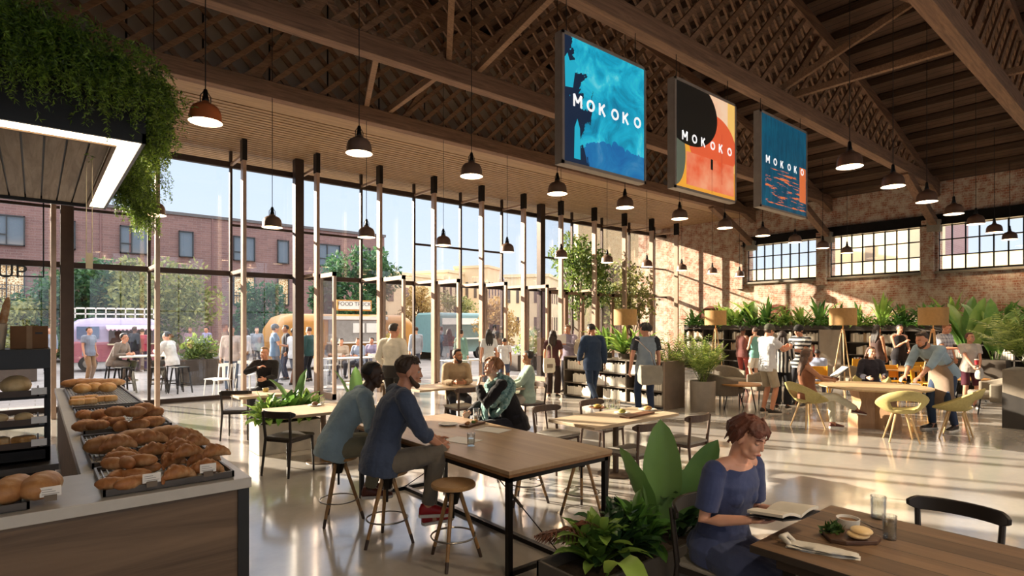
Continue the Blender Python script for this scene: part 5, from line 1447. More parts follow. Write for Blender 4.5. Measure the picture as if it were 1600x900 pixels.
    if legs in ('trousers', 'wide', 'shorts'):
        for hp, kn, an, sgn, fd, fz in lg:
            w_ = .03 if legs == 'wide' else .0
            if legs == 'shorts': cap_tube(mb, [hp-(kn-hp)*.1, hp, hp.lerp(kn, .5), hp.lerp(kn, .92)], [.08*S, .098*S, .088*S, .086*S])
            else:
                mb.tube([hp-(kn-hp)*.05, hp, hp.lerp(kn, .4), kn], [.08*S, .09*S, (.085+w_*.3)*S, (.066+w_*.6)*S], nn, 'round')
                cap_tube(mb, [kn+(hp-kn)*.1, kn, kn.lerp(an, .35), kn.lerp(an, .97)], [.066*S, (.067+w_*.6)*S, (.063+w_)*S, (.052+w_*1.2)*S])
        mb.build('shorts' if legs == 'shorts' else 'trousers', BM, T, voxel=vox*1.15, sm=3 if q else 1, disp=(.014, .08) if q == 2 else None)
    elif legs == 'skirt':
        (hp, kn, an, *_), (hp2, kn2, an2, *_) = lg
        m1 = (kn+kn2)/2; m2 = (an+an2)/2
        if seat is None: mb.loft([ering(c, X, Y, rx*S, ry*S, nn+4) for c, rx, ry in ((pel+u1*.05, .16, .12), (pel-up*.12, .2, .15), (pel.lerp(m1, .85), .21, .17))])
        else:
            dd = (m1-pel).normalized(); n1 = X.cross(dd).normalized(); kx = abs((kn-kn2).dot(X))*.5+.085*S
            mb.loft([ering(c, X, n1, rx, ry, nn+4) for c, rx, ry in ((pel-dd*.14*S, .14*S, .09*S), (pel-dd*.02*S, .185*S, .12*S), (pel.lerp(m1, .5), max(kx, .18*S), .112*S), (m1, kx, .09*S), (m1+dd*.05*S, kx*.9, .075*S))])
            d2 = (m2-m1).normalized(); n2 = X.cross(d2).normalized()
            mb.loft([ering(c, X, n2, rx, ry, nn+4) for c, rx, ry in ((m1-d2*.04, kx*.95, .08*S), (m1.lerp(m2, .3), kx, .1*S), (m1.lerp(m2, .6), kx*1.02, .12*S))])
        mb.build('skirt', BM, T, voxel=vox*1.15, sm=3, disp=(.014, .08) if q == 2 else None)
    # shoes
    for hp, kn, an, sgn, fd, fz in lg:
        fd_ = V(fd) if fd else V((sgn*.18, 1, 0)); fd_.normalize(); sd = fd_.cross(up if abs(fd_.z) < .9 else Y).normalized(); fu = sd.cross(fd_).normalized()
        a0 = an-fu*.085*S; k = S*(.92 if female else 1)
        mb = MB(); rg = []
        for t_, w_, h_ in ((-.065, .02, .05), (-.05, .034, .085), (.0, .036, .1), (.05, .038, .075), (.11, .046, .052), (.16, .044, .04), (.195, .026, .03)):
            rg.append([a0+fd_*t_*k+sd*(w_*k*math.cos(2*PI*j/14))+fu*((h_/2+.012)*k+h_/2*k*math.sin(2*PI*j/14)) for j in range(14)])
        mb.loft(rg); so = mb.build('shoe', plain(shoes, .5, 0, .1), T, smooth=True)
        if q:
            mb = MB(); pts = [(-.07, .0), (-.06, .034), (0, .036), (.06, .04), (.12, .05), (.17, .045), (.2, .02)]
            pp = [(a, b) for a, b in pts]+[(a, -b) for a, b in reversed(pts)]
            vs = [a0+fd_*a*k+sd*b*k for a, b in pp]; v2 = [p+fu*.022*k for p in vs]; n_ = len(pp)
            mb.add(vs+v2, [tuple(range(n_)), tuple(range(n_, 2*n_))]+[(i, (i+1) % n_, (i+1) % n_+n_, i+n_) for i in range(n_)])
            mb.build('sole', plain(sole, .6), so)
    # ---------------- hair
    HM = plain(hair, .55, 0, .35, 18, .6, 90) if style != 'bald' else None
    if style != 'bald' and not hat:
        th_ = {'short': .014, 'crop': .005, 'bun': .014, 'long': .02, 'afro': .05, 'curly': .022, 'pony': .013, 'messy': .016}.get(style, .015)
        mb = MB(); rings = []; nr, nc = (22, 32) if q else (12, 18); rr_ = random.Random(len(label)*7+1)
        for i in range(nr+1):
            a = PI*i/nr; a = min(max(a, .03), PI-.03); ring = []
            for j in range(nc):
                b_ = 2*PI*j/nc; dv_ = V((math.sin(a)*math.cos(b_), math.sin(a)*math.sin(b_), -math.cos(a)))
                # face mask: forward & below hairline
                line = .56 if style not in ('messy', 'curly') else .42
                fm = max(0, dv_.y-.12)*2.2*(1 if dv_.z < line else max(0, 1-(dv_.z-line)*7)); bl = max(0, -dv_.z-(.38 if style not in ('crop',) else .25))*2
                if style in ('long', 'bun', 'messy', 'pony', 'curly'): bl *= .6
                if style in ('short', 'crop'): th2 = th_*(.3+.9*max(0, min(1, (dv_.z+.1)*1.3)))+(.008 if dv_.y > .3 and style == 'short' else 0)
                else: th2 = th_
                t_ = th2-min(.05, fm*.09)-min(.06, bl*.08)
                if style in ('curly', 'afro', 'messy'): t_ += .009*noise.noise(dv_*6.5+V((3, len(label), 1)))*1.6
                elif q: t_ += .004*noise.noise(V((dv_.x*9, dv_.y*3, dv_.z*3)))
                ring.append(H((dv_.x*(.075+t_), -.014+dv_.y*(.094+t_), .026+dv_.z*(.092+t_))))
            rings.append(ring)
        mb.loft(rings)
        if style in ('messy', 'curly') or (q == 2 and style in ('bun', 'short')):
            r3 = random.Random(5)
            for k_ in range(90 if style in ('messy', 'curly') else 46):
                az_ = r3.uniform(-PI, PI); fr_ = math.cos(az_); z0_ = r3.uniform(.055, .1); z1_ = r3.uniform(-.085, .0) if fr_ < .25 else r3.uniform(.022, .055)
                if style == 'short': z1_ = max(z1_, .03+.02*fr_)
                def hp_(z, ex): 
                    c_ = math.sqrt(max(.3, 1-(max(z, -.02)/.105)**2)); return H(((.077+ex)*c_*math.sin(az_+ (z0_-z)*2.5), -.014+(.096+ex)*c_*math.cos(az_+(z0_-z)*2.5), .026+z))
                ex_ = r3.uniform(.010, .022) if style != 'short' else .006
                mb.tube([hp_(z0_, ex_), hp_((z0_+z1_)/2, ex_*1.5), hp_(z1_, ex_*1.2+r3.uniform(0, .006))], [.007*K, .0095*K, .003*K], 7, 'round')
        if style == 'bun': mb.ell(H((0, -.095, .075 if split else .05)), (.04*K, .036*K, .036*K), 14, 10)
        if style == 'pony': mb.tube([H((0, -.1, .03)), H((0, -.15, -.02)), H((0, -.13, -.14))], [.02*K, .028*K, .01*K], 12, 'round')
        if style == 'long':
            for s_ in (-1, 0, 1): mb.tube([H((s_*.05, -.06, .03)), H((s_*.07, -.065, -.08)), hb-f2*.05*S+X*s_*.075*S, shl-f2*.10*S+X*s_*.07*S-u2*.05, chest-f2*.125*S+X*s_*.05*S], [.04*K, .045*K, .045*K, .035*K, .012], 12, 'round', .7)
        mb.build('hair', HM, T, smooth=not q, voxel=vox*1.1 if (q or style in ('long', 'bun', 'pony')) else 0, sm=1 if q else 0)
    if hat:
        mb = MB(); hk = .016
        mb.ell(H((0, -.014, .045)), ((.074+hk)*K, (.093+hk)*K, (.082+hk*.6)*K), 20, 14, Matrix(hm))
        h_ = mb.build('hat', plain(hat, .8), T, smooth=True)
        MB().loft([[H((x*.06, .075+.0*abs(x), .055-.006*abs(x))), H((x*.05, .075+.075*math.sqrt(max(0, 1-x*x)), .04)), H((x*.05, .075+.075*math.sqrt(max(0, 1-x*x)), .035)), H((x*.06, .075, .049))] for x in (-1, -.7, -.35, 0, .35, .7, 1)]).build('brim', plain(hat, .8), h_)
        if style != 'bald': MB().ell(H((0, -.03, -.005)), (.078*K, .082*K, .065*K), 16, 10, Matrix(hm)).build('hair', plain(hair, .6), T, smooth=True)
    if q:
        if beard:
            mb = MB(); mb.tube([H((-.064, .0, -.02)), H((-.056, .035, -.066)), H((-.03, .066, -.09)), H((0, .078, -.098)), H((.03, .066, -.09)), H((.056, .035, -.066)), H((.064, .0, -.02))], [.01*K, .018*K, .021*K, .023*K, .021*K, .018*K, .01*K], 12, 'round')
            mb.tube([H((-.022, .088, -.041)), H((0, .096, -.038)), H((.022, .088, -.041))], [.005*K, .0065*K, .005*K], 8, 'round')
            mb.build('beard', plain(beard, .7, 0, .3, 20, .5, 90), T, voxel=vox, sm=1)
        for s_ in (-1, 1):
            mb = MB().ell(H((s_*.031, .0685, .012)), (.0112*K,)*3, 12, 10); ey = mb.build('eye', plain('#b3a9a0' if skin != 'dark' else '#80756c', .3), T, smooth=True)
            MB().ell(H((s_*.031, .0745, .011)), (.0066*K, .0062*K, .0066*K), 10, 8).build('iris', plain('#2d2018', .15), ey, smooth=True)
            if pitch > 20 or smile: MB().ell(H((s_*.031, .0697, .016)), (.0135*K, .0132*K, .0105*K), 12, 8, Matrix(hm)).build('eyelid', SKM, ey, smooth=True)
            MB().tube([H((s_*.014, .0855, .036)), H((s_*.032, .084, .041)), H((s_*.05, .07, .035))], [.0035*K, .004*K, .0025*K], 8, 'round').build('eyebrow', plain(hair, .7), T, smooth=True)
        if not beard or True:
            mb = MB().tube([H((-.021, .0875, -.056)), H((-.01, .0935, -.0535)), H((0, .0965, -.0545)), H((.01, .0935, -.0535)), H((.021, .0875, -.056))], [x_*(1 if not female else .82)*K for x_ in (.003, .0058, .0062, .0058, .003)], 8, 'round')
            mb.build('lips', plain('#a8564a' if skin != 'dark' else '#4a2a22', .4), T, smooth=True)
    J = dict(pel=pel, waist=waist, chest=chest, shl=shl, neck=neck, hc=hc, H=H, X=sx, f1=f1, f2=f2, u1=u1, u2=u2, arms=arms, legs=lg, S=S, T=T, shR=shR, shL=shL)
    if scarf:
        mb = MB()
        for k_, (r_, z_, th) in enumerate(((.085, .02, .04), (.115, -.03, .05), (.15, -.075, .055), (.175, -.13, .05))):
            pts = [neck+nd*z_*S+sx*(r_*1.15*S*math.cos(a))+f2*(r_*S*math.sin(a)+.02)-u2*(.03*S*(1+math.sin(a))*(k_+.5)*.9) for a in [2*PI*i/18 for i in range(19)]]
            mb.tube(pts, [th*S*(1+.18*math.sin(i*2.1+k_)) for i in range(19)], 12, 'round', .8)
        for s_, ln in ((.45, .36), (-.15, .42)):
            a = neck+sx*s_*.16*S+f2*.12*S-u2*.05; mb.tube([a, a-up*ln*.5*S+f2*.05, a-up*ln*S+f2*.03], [.05*S, .055*S, .045*S], 12, 'round', .55)
        mb.build('scarf', clothm(scarf[0], 'mottled', scarf[1]), T, voxel=vox*1.1, sm=2, disp=(.014, .06))
    if apron:
        mb = MB(); rg = []
        for c, w_, dd in ((chest+u2*.02, .09, .137), (waist+u1*.02, .13, .128), (pel+u1*.02, .19, .147), (pel-up*.2*S, .2, .16), (pel-up*.42*S, .21, .155)):
            rg.append([c+X*(-w_*S)+f1*(dd-.05)*S, c+X*(-w_*.5*S)+f1*dd*S, c+f1*(dd+.012)*S, c+X*(w_*.5*S)+f1*dd*S, c+X*(w_*S)+f1*(dd-.05)*S])
        mb.loft(rg, cap=False, closed=False); mb.build('apron', plain(apron, .85, 0, .08, 8, .2), T, smooth=True, solid=.012)
        mb = MB().loft([ering(waist-u1*.04*S+u1*z, X, f1, .175*S, .138*S, 24) for z in (0, .03)], cap=False); mb.build('apron_tie', plain(apron, .85, 0, .08, 8, .2), T, smooth=True, solid=.006)
    return J
def bag(label, cat, loc, rz, w, h, d, col, strap=None, name='tote_bag', handle=.22, mark=None):
    t = thing(name, label, cat, loc, rz)
    mb = MB(); mb.loft([[V((x*k, y*k2, z)) for x, y in ((-w/2, -d/2), (w/2, -d/2), (w/2, d/2), (-w/2, d/2))] for z, k, k2 in ((0, .86, .8), (h*.12, .98, 1.15), (h*.5, 1.04, 1.2), (h, .96, .5))])
    mb.build('bag_body', plain(col, .85, 0, .08, 9, .25), t, voxel=.012, sm=14, disp=(.02, .09))
    pts = [V((-w*.25, 0, h*.92)), V((-w*.2, 0, h+handle*.8)), V((0, 0, h+handle)), V((w*.2, 0, h+handle*.8)), V((w*.25, 0, h*.92))]
    if strap:
        pts = [V(p) for p in strap]
    MB().tube(pts, [.014]*len(pts), 8, 'flat', .35).build('strap', plain(col if not strap else '#6b5a50', .8), t, smooth=True)
    if mark: MB().box(-w*.25, w*.25, -d*.62-.006, -d*.62, h*.35, h*.6).build('printed_mark', plain(mark, .8), t)
    return t
def towards(p, q): return face((p[0], p[1]), (q[0], q[1]))
CAMP = (0, 0)
def pp(px, d): p = D(px, HY, d); return (p.x, p.y, 0)
def dirpx(loc, dx, dd):
    """rotation so the figure at loc faces screen direction: dx to the right, dd away from the viewer"""
    fx = SY*dd+CY*dx; fy = CY*dd-SY*dx
    return math.atan2(fy, fx)-PI/2
# ---- the three at the big table
l = (2.18, 4.3, 0)
J = person('bearded man in a navy shirt sitting on a bar stool, back to the viewer', l, dirpx(l, .85, .35), 1.9, seat=.6, skin='fair', hair='#3a2a1e', style='short', top='#414b60', sleeve='rolled', bottom='#6f675c', shoes='#a81c22',
           hands=((.16, .46, .80, (.8, -.2, -.5)), (-.12, .50, .80, (-.8, -.2, -.6))), feet=((.14, .36, .22, (.2, 1, .7)), (-.02, .42, .1, (-.1, 1, .7))), lean=13, slump=10, yaw=8, pitch=8, q=2, beard='#4a3626', sho=.01, wide=1.04)
l = (2.1, 5.06, 0)
person('man in a light blue shirt on a bar stool, seen from behind', l, dirpx(l, .8, .3), 1.86, seat=.6, skin='dark', hair='#15100d', style='crop', top='#8ba1ad', bottom='#77735f', shoes='#5a2a1c',
       hands=((.2, .46, .8, (.8, -.2, -.5)), (-.1, .5, .8, (-.8, -.2, -.6))), feet=((.14, .3, .22), (-.1, .34, .2)), lean=24, slump=14, yaw=10, pitch=8, q=2, wide=1.04)
l = (4.2, 4.98, 0)
J = person('smiling woman with a teal scarf resting her chin on her hands', l, dirpx(l, -1, -.28), 1.74, seat=.6, skin='pale', hair='#9a6a45', style='bun', top='#1f1c1e', bottom='#26242a', shoes='#b3322e', female=True, smile=True,
           hands=((.08, .52, .80, (.8, -.3, -.5)), (-.03, .43, 1.13, (-.25, .5, -1), (.05, -.12, 1), (.2, -1, 0), .8)), feet=((.1, .3, .22), (-.1, .34, .2)), lean=24, slump=6, yaw=-10, pitch=-4, q=2, scarf=('#2f6a6a', '#9fb9b0'))
# ---- reading woman, foreground
l = (2.98, 1.74, 0)
J = person('red-haired woman in a blue dress reading a book at the lower right table', l, R(170), 1.70, seat=.46, skin='#dba58c', hair='#5e3020', style='messy', top='#404a70', bottom='#3c4566', female=True, sleeve='dress', legs='skirt', shoes='#2a2220',
           hands=((.13, .30, .80, (.25, -.3, -.9), (-.5, .6, .1), (0, .2, 1), .2), (-.13, .30, .80, (-.25, -.3, -.9), (.5, .6, .1), (0, .2, 1), .2)), feet=((.1, .45), (-.1, .42)), lean=6, slump=10, yaw=-6, pitch=24, roll=0, q=2, pelvis_off=(0, .02))
T_ = J['T']
M_ = Matrix.Translation(l) @ Matrix.Rotation(R(170), 4, 'Z')
q_ = M_ @ V((0, .40, .832))
t = thing('open_book', 'open book held by the red-haired woman', 'book', tuple(q_), R(170))
for s_ in (-1, 1):
    rg = []
    for i in range(7):
        u = i/6; x = s_*(.003+.14*u); z = .018*math.sin(u*PI*.8)+.012*u
        rg.append([V((x, -.1, z)), V((x, .1, z+.03)), V((x, .1, z+.016)), V((x, -.1, z-.014))])
    MB().loft(rg).build('page_block', plain('#d8d2c6', .8), t, smooth=True, auto=40)
    MB().add([V((s_*.002, -.103, -.018)), V((s_*.147, -.103, -.003)), V((s_*.147, .105, .027)), V((s_*.002, .105, .012))], [(0, 1, 2, 3)]).build('cover', plain('#2b2a2e', .6), t, solid=.004)

# ---- mid distance, inside
l = pp(415, 11.2)
person('smiling man in a black sweater behind the small snack table', l, dirpx(l, .15, -1), 1.76, seat=.46, skin='fair', hair='#9c7a55', style='short', top='#1d1a1a', bottom='#2b2b30', hands=((.05, .30, .98, (.9, .1, -.5)), (-.08, .36, .76)), lean=5, yaw=4, q=1, smile=True)
l = pp(614, 10.2)
person('man in a cream shirt standing with his back to the viewer by the open doors', l, dirpx(l, .35, 1), 1.84, skin='fair', hair='#2a1f18', style='short', top='#d6cfc0', bottom='#2f2a28', tuck=True, hands=((.17, .18, 1.0), (-.2, .15, .98)), yaw=18, pitch=6, q=1, shoes='#2a211c')
l = pp(712, 10.4)
person('man in a beige sweater sitting at the rear table, looking right', l, dirpx(l, .3, -1), 1.76, seat=.46, skin='tan', hair='#2b1d15', style='short', top='#a0896c', bottom='#3a3a42', beard='#2b1d15', hands=((.1, .36, .78), (-.1, .36, .78)), lean=8, yaw=-42, pitch=4, q=1)
l = pp(824, 9.9)
person('woman with a hair bun in a pale green blouse, seated in profile', l, dirpx(l, -1, -.1), 1.7, seat=.47, skin='tan', hair='#1d1512', style='bun', split=True, top='#9fb2a3', bottom='#b5ab9c', female=True, hands=((.06, .34, .72), (-.06, .34, .72)), lean=-2, q=1)
l = pp(864, 14.2)
J = person('long-haired woman in dark clothes holding a tote bag', l, dirpx(l, .3, 1), 1.68, skin='fair', hair='#2b1b14', style='long', top='#4a2a2c', bottom='#2c1d1b', legs='wide', sleeve='short', female=True, yaw=-20, pitch=18, hands=((.15, .2, 1.0), (-.25, .05, .85)), q=1)
p = pp(858, 13.95); bag('cream tote bag with a dark print hanging from the arm of the long-haired woman', 'bag', (p[0], p[1], .62), R(-20), .3, .36, .08, '#d8cfbd', name='tote_bag', mark='#8a7a6a', handle=.35)
l = pp(888, 15.2)
person('man in a mauve shirt and sunglasses reading a paper behind the low bookcase', l, dirpx(l, -.4, -.6), 1.82, skin='fair', hair='#5a3c28', style='short', top='#8a8296', bottom='#3a3a44', hands=((.12, .4, 1.25), (-.12, .4, 1.25)), pitch=10, q=1)
p = D(876, 507+0, 14.75); o = MB().box(-.16, .16, -.004, .004, -.11, .11).build('folded_newspaper', WHITE, loc=(p.x, p.y, 1.42), rz=dirpx(l, -.4, -.6)); tag(o, 'pale newspaper held up by the man in sunglasses', 'newspaper')
p = pp(906, 15.0); bag('pale canvas bag behind the left end of the low bookcase', 'bag', (p[0], p[1], 1.0), R(20), .42, .42, .14, '#b5aa97', name='canvas_bag')
l = pp(926, 12.6)
J = person('man in a dark blue suit walking past the low bookcase', l, dirpx(l, -.25, 1), 1.84, skin='tan', hair='#1c1512', style='short', top='#26364f', bottom='#2c3a52', jacket=True, hands=((.26, -.05, .84), (-.22, .2, .95)), feet=((.1, .25, .0), (-.02, -.26, .1, None or (0, 1, .2), (0, .8, -.6))), yaw=-35, pitch=14, q=1, shoes='#241a16')
l = pp(1009, 10.9)
J = person('dark-haired young man with a shoulder bag in front of the low bookcase', l, dirpx(l, -.12, 1), 1.86, skin='fair', hair='#1c1614', style='messy', top='#8a97a3', bottom='#26324a', sleeve='short', hands=((.25, .02, .86), (-.3, .02, .8)), yaw=-32, q=1, feet=((.12, 0), (-.12, .03)))
for sh, el, wr, sgn in J['arms']: MB().tube([sh-(el-sh)*.1+V((-sgn*.03, 0, .02)), sh, sh.lerp(el, .35), sh.lerp(el, .64)], [.062, .078, .078, .08], 16).build('dark_sleeve', plain('#2a2d34', .85), J['T'], smooth=True)
p = pp(1016, 10.65); rzb = dirpx(l, -.1, 1)
bag('large beige shoulder bag worn by the dark-haired young man', 'bag', (p[0], p[1], .68), rzb, .42, .36, .2, '#8f887a', name='shoulder_bag', strap=[(.1, -.0, .3), (.0, -.02, .6), (-.22, .02, .82), (-.26, .08, .84)])
# group on the right
l = pp(1160, 17.2)
person('woman in red trousers talking at the long bookcase, left of the pair', l, dirpx(l, .8, .5), 1.76, skin='brown', hair='#1a1210', style='bun', top='#6e4440', bottom='#8c3f38', sleeve='none', female=True, hands=((.15, .2, .95), (-.2, .05, .85)))
l = pp(1180, 17.0)
person('woman in a turquoise top and white shorts next to the woman in red trousers', l, dirpx(l, -.3, 1), 1.74, skin='pale', hair='#3a261c', style='bun', top='#6fa39c', bottom='#cfc8bc', sleeve='none', legs='shorts', female=True, hands=((.2, .2, .95), (-.15, .2, 1.0)))
l = pp(1199, 11.6)
J = person('man in a white T-shirt and cap holding up a phone', l, dirpx(l, 1, .25), 1.84, skin='fair', hair='#3a2a1e', style='short', hat='#4b4a3c', top='#d3d5da', bottom='#a89c88', sleeve='short', legs='shorts', hands=((.1, .42, 1.26), (-.06, .44, 1.28)), pitch=16, q=1)
o = MB().box(-.035, .035, -.005, .005, -.07, .07).build('smartphone', BLACK, loc=tuple(Matrix.Translation(l) @ Matrix.Rotation(dirpx(l, 1, .25), 4, 'Z') @ V((.02, .6, 1.38))), rz=dirpx(l, 1, .25)); tag(o, 'black phone held up by the man in the white T-shirt', 'phone')
l = pp(1222, 12.2)
person('woman in a black and white patterned top beside the man in the white T-shirt', l, dirpx(l, .6, .8), 1.68, skin='fair', hair='#2a1c16', style='long', top='#26262a', pat='bars', top2='#c9c6c0', bottom='#1f1f24', female=True, legs='wide', pitch=14, hands=((.1, .35, 1.1), (-.15, .3, 1.0)), q=1)
l = pp(1250, 12.6)
person('man in a black and white striped shirt with a dark hat', l, dirpx(l, -.8, -.4), 1.82, skin='fair', hair='#2a1c16', style='short', hat='#1d1a1a', top='#25262a', pat='stripes', top2='#c8c6c2', bottom='#3a3a40', sleeve='short', hands=((.05, .34, 1.2), (-.08, .34, 1.2)), pitch=14, q=1)
l = pp(1277, 14.0)
person('child in a pale blue shirt sitting behind the reading woman', l, dirpx(l, .5, .8), 1.45, seat=.45, skin='brown', hair='#1a1210', style='crop', top='#a8b2cf', bottom='#3a3a48', hands=((.1, .3, .7), (-.1, .3, .7)))
q = P(1262, 668); l = (q.x, q.y, 0)
J = person('long-haired woman sitting cross-legged in an olive shell chair with a folder', l, dirpx(l, 1, -.12), 1.76, seat=.47, skin='tan', hair='#5c4232', style='long', top='#8a5a40', bottom='#c6c2ae', female=True, sleeve='none', hands=((.12, .36, .84, (.8, -.2, -.5)), (-.08, .42, .86, (-.8, -.2, -.5))), feet=((.02, .78, .26, (.0, 1, 1.0), (0, 1, -.15)), (-.06, .44, 0, (-.1, 1, 1), (0, 1, 0))), lean=-4, yaw=-6, pitch=8, q=1, shoes='#5a2a1e')
M_ = Matrix.Translation(l) @ Matrix.Rotation(dirpx(l, 1, -.12), 4, 'Z'); q_ = M_ @ V((0, .5, .97))
t = thing('document_folder', 'white sheet in a dark folder held by the long-haired woman in the shell chair', 'folder', tuple(q_), dirpx(l, 1, -.12))
MB().add([V((-.12, -.08, -.07)), V((.12, -.08, -.07)), V((.12, .12, .1)), V((-.12, .12, .1))], [(0, 1, 2, 3)]).build('page', WHITE, t, solid=.006)
MB().add([V((-.13, -.09, -.088)), V((.13, -.09, -.088)), V((.13, .13, .095)), V((-.13, .13, .095))], [(0, 1, 2, 3)]).build('cover', plain('#3a3f52', .6), t, solid=.006)
l = pp(1361, 11.6)
person('woman with sunlit face in a dark top sitting behind the round table', l, dirpx(l, -.25, -1), 1.72, seat=.46, skin='pale', hair='#5a3b28', style='long', top='#2f2c36', bottom='#2a2a2e', female=True, hands=((.16, .3, .74), (-.12, .34, .76)), yaw=-10, q=1)
l = pp(1370, 15.2)
person('woman with long dark hair and bare arms standing behind the round table', l, dirpx(l, .7, .2), 1.8, skin='tan', hair='#241811', style='long', top='#54403c', bottom='#34405c', female=True, sleeve='none', hands=((.2, .1, .85), (-.2, .1, .85)), q=0)
l = pp(1405, 15.4)
person('woman in a black top touching her collar in front of the bookcase', l, dirpx(l, -.1, -1), 1.82, skin='fair', hair='#2a1c16', style='bun', top='#1f1b1e', bottom='#2a2a34', female=True, sleeve='none', hands=((-.02, .2, 1.28), (-.12, .22, 1.05)), pitch=8)
q = P(1470, 672); l = (q.x, q.y, 0)
J = person('bearded waiter in a denim shirt and tan apron wiping the round table', l, dirpx(l, -1, -.3), 1.92, skin='fair', hair='#3a2a20', style='short', top='#8b9fae', bottom='#33415a', sleeve='rolled', apron='#8f7a69', beard='#3a2a20', lean=44, slump=8, yaw=4, pitch=26, q=1, hands=((.12, .68, .87, (.6, -.5, .3), (0, 1, -.5), (0, -.4, -1), .3), (-.12, .7, .87, (-.6, -.5, .3), (0, 1, -.5), (0, -.4, -1), .3)), feet=((.14, .0), (-.12, -.16)))
l = pp(1476, 14.2)
person('man in a plaid shirt with a red cup behind the waiter', l, dirpx(l, .3, -.8), 1.86, skin='fair', hair='#8a5a3a', style='short', top='#c9cbd2', pat='plaid', top2='#5a6078', bottom='#3a3d48', sleeve='short', hands=((.05, .3, 1.15), (-.2, .1, .9)), pitch=18, q=1)
M_ = Matrix.Translation(l) @ Matrix.Rotation(dirpx(l, .3, -.8), 4, 'Z')
def redcup(p, lb):
    t = thing('paper_cup', lb, 'cup', tuple(p)); MB().lathe([(0, -.05), (.032, -.05), (.04, .05), (0, .05)], n=16).build('cup_body', plain('#b8232c', .5), t, smooth=True, auto=40)
    MB().lathe([(.042, .05), (.042, .062), (.03, .07), (0, .07)], n=16).build('lid', WHITE, t, smooth=True)
redcup(M_ @ V((.04, .38, 1.17)), 'red cup held by the man in the plaid shirt')
l = pp(1515, 12.4)
person('woman in a white blouse and maroon skirt holding a red cup', l, dirpx(l, -.35, -1), 1.64, skin='fair', hair='#5a2f22', style='bun', top='#bdb3ab', bottom='#4a1f2c', female=True, sleeve='short', legs='shorts', hands=((.04, .28, .98), (-.1, .26, .98)), yaw=-25, q=1)
M_ = Matrix.Translation(l) @ Matrix.Rotation(dirpx(l, -.35, -1), 4, 'Z'); redcup(M_ @ V((.0, .35, 1.0)), 'red cup held by the woman in the maroon skirt')
p = pp(1530, 12.3); bag('white handbag hanging from the arm of the woman in the maroon skirt', 'bag', (p[0], p[1], .62), 0, .26, .26, .1, '#cdc5b8', name='handbag', handle=.3)

# ---- outside
OUT = [
 (139, 18.0, 'person in a grey T-shirt standing at the outdoor high table, leftmost', dict(face=(.9, -.1), top='#7c8290', bottom='#8a6a4c', sleeve='short', ht=1.74, hair='#2a1f1a')),
 (362, 15.2, 'man in a pale pink sweater and jeans walking outside', dict(face=(.3, -1), top='#a89a98', bottom='#4a5568', ht=1.78, hair='#3a2a20', hands=((.25, .1, .84), (-.25, .02, .84)), feet=((.08, .14), (-.08, -.12)))),
 (386, 20, 'woman in a white top outside, right of the pink sweater man', dict(face=(-.6, -.6), top='#b9b9bd', bottom='#5f6472', ht=1.68, female=True, style='long')),
 (401, 22, 'person in a grey hoodie outside, left of the man in blue', dict(face=(.5, -.6), top='#8d929c', bottom='#4a4a52', ht=1.72)),
 (429, 17, 'man in a blue T-shirt and cap outside, left of the thick column', dict(face=(.5, .3), top='#5f7794', bottom='#4a5363', sleeve='short', hat='#59616d', ht=1.84, hands=((.1, .3, 1.1), (-.2, .1, .9)))),
 (447, 18.5, 'man in a dark top outside, right next to the man in blue', dict(face=(-.6, -.4), top='#2c2c34', bottom='#33384a', ht=1.8)),
 (459, 16.8, 'person in a white shirt and shorts half hidden by the thick column', dict(face=(.4, .6), top='#c3c7d0', bottom='#5d6474', legs='shorts', sleeve='short', ht=1.72)),
 (483, 18, 'person in a teal and black outfit right of the thick column', dict(face=(-.6, .2), top='#2b4a4c', bottom='#22242c', ht=1.74)),
 (323, 24, 'person in a lilac top outside behind the planter grasses', dict(face=(-.4, -1), top='#8f88a8', bottom='#4a4a58', ht=1.72)),
 (297, 25, 'person with red hair outside behind the planter grasses', dict(face=(.4, -1), top='#8a6a74', bottom='#4a4a58', ht=1.68, hair='#7a4430')),
 (210, 21.5, 'person in black in front of the pink van hatch, left', dict(face=(.3, 1), top='#221e24', bottom='#3a2a34', ht=1.74)),
 (222, 21.8, 'person in a red top queueing at the pink van', dict(face=(-.3, 1), top='#a83a4c', bottom='#4a3a52', ht=1.66)),
 (76, 21, 'person in grey behind the dark column at the left', dict(face=(.6, -.6), top='#7c8796', bottom='#4a4a52', ht=1.72)),
 (688, 18, 'person in a dark coat at the teal truck, left', dict(face=(.4, 1), top='#3a4454', bottom='#2a2a34', ht=1.76)),
 (701, 18.5, 'person in maroon at the teal truck, second from the left', dict(face=(-.3, 1), top='#6a3a44', bottom='#2a2a34', ht=1.68, female=True, style='long')),
 (720, 17.5, 'woman in a mint dress at the teal truck', dict(face=(.4, .8), top='#7fa8a0', bottom='#7fa8a0', legs='skirt', ht=1.66, female=True, style='bun')),
 (764, 15.4, 'dark-haired woman in a white top outside the doors', dict(face=(-.2, 1), top='#c6cbd0', bottom='#5a5f6c', sleeve='short', ht=1.68, female=True, style='long', hair='#15110f')),
 (788, 16.5, 'child in a white T-shirt outside the doors', dict(face=(.2, 1), top='#d0d3d8', bottom='#4c5672', sleeve='short', legs='shorts', ht=1.42)),
 (776, 18.2, 'person in a peach top behind the child outside', dict(face=(.5, -.5), top='#b8907c', bottom='#5a4a4c', ht=1.6)),
 (650, 19.5, 'person in pale blue beyond the end of the orange truck', dict(face=(-.5, .6), top='#a8b4c4', bottom='#5a6274', ht=1.74)),
]
for i, (px, d, lb, k) in enumerate(OUT):
    l = pp(px, d); fx = k.pop('face'); k.setdefault('skin', ('fair', 'tan', 'brown', 'pale')[i % 4]); k.setdefault('hair', ('#2a1c16', '#4a3224', '#1a1412')[i % 3])
    person(lb, l, dirpx(l, *fx), **k)
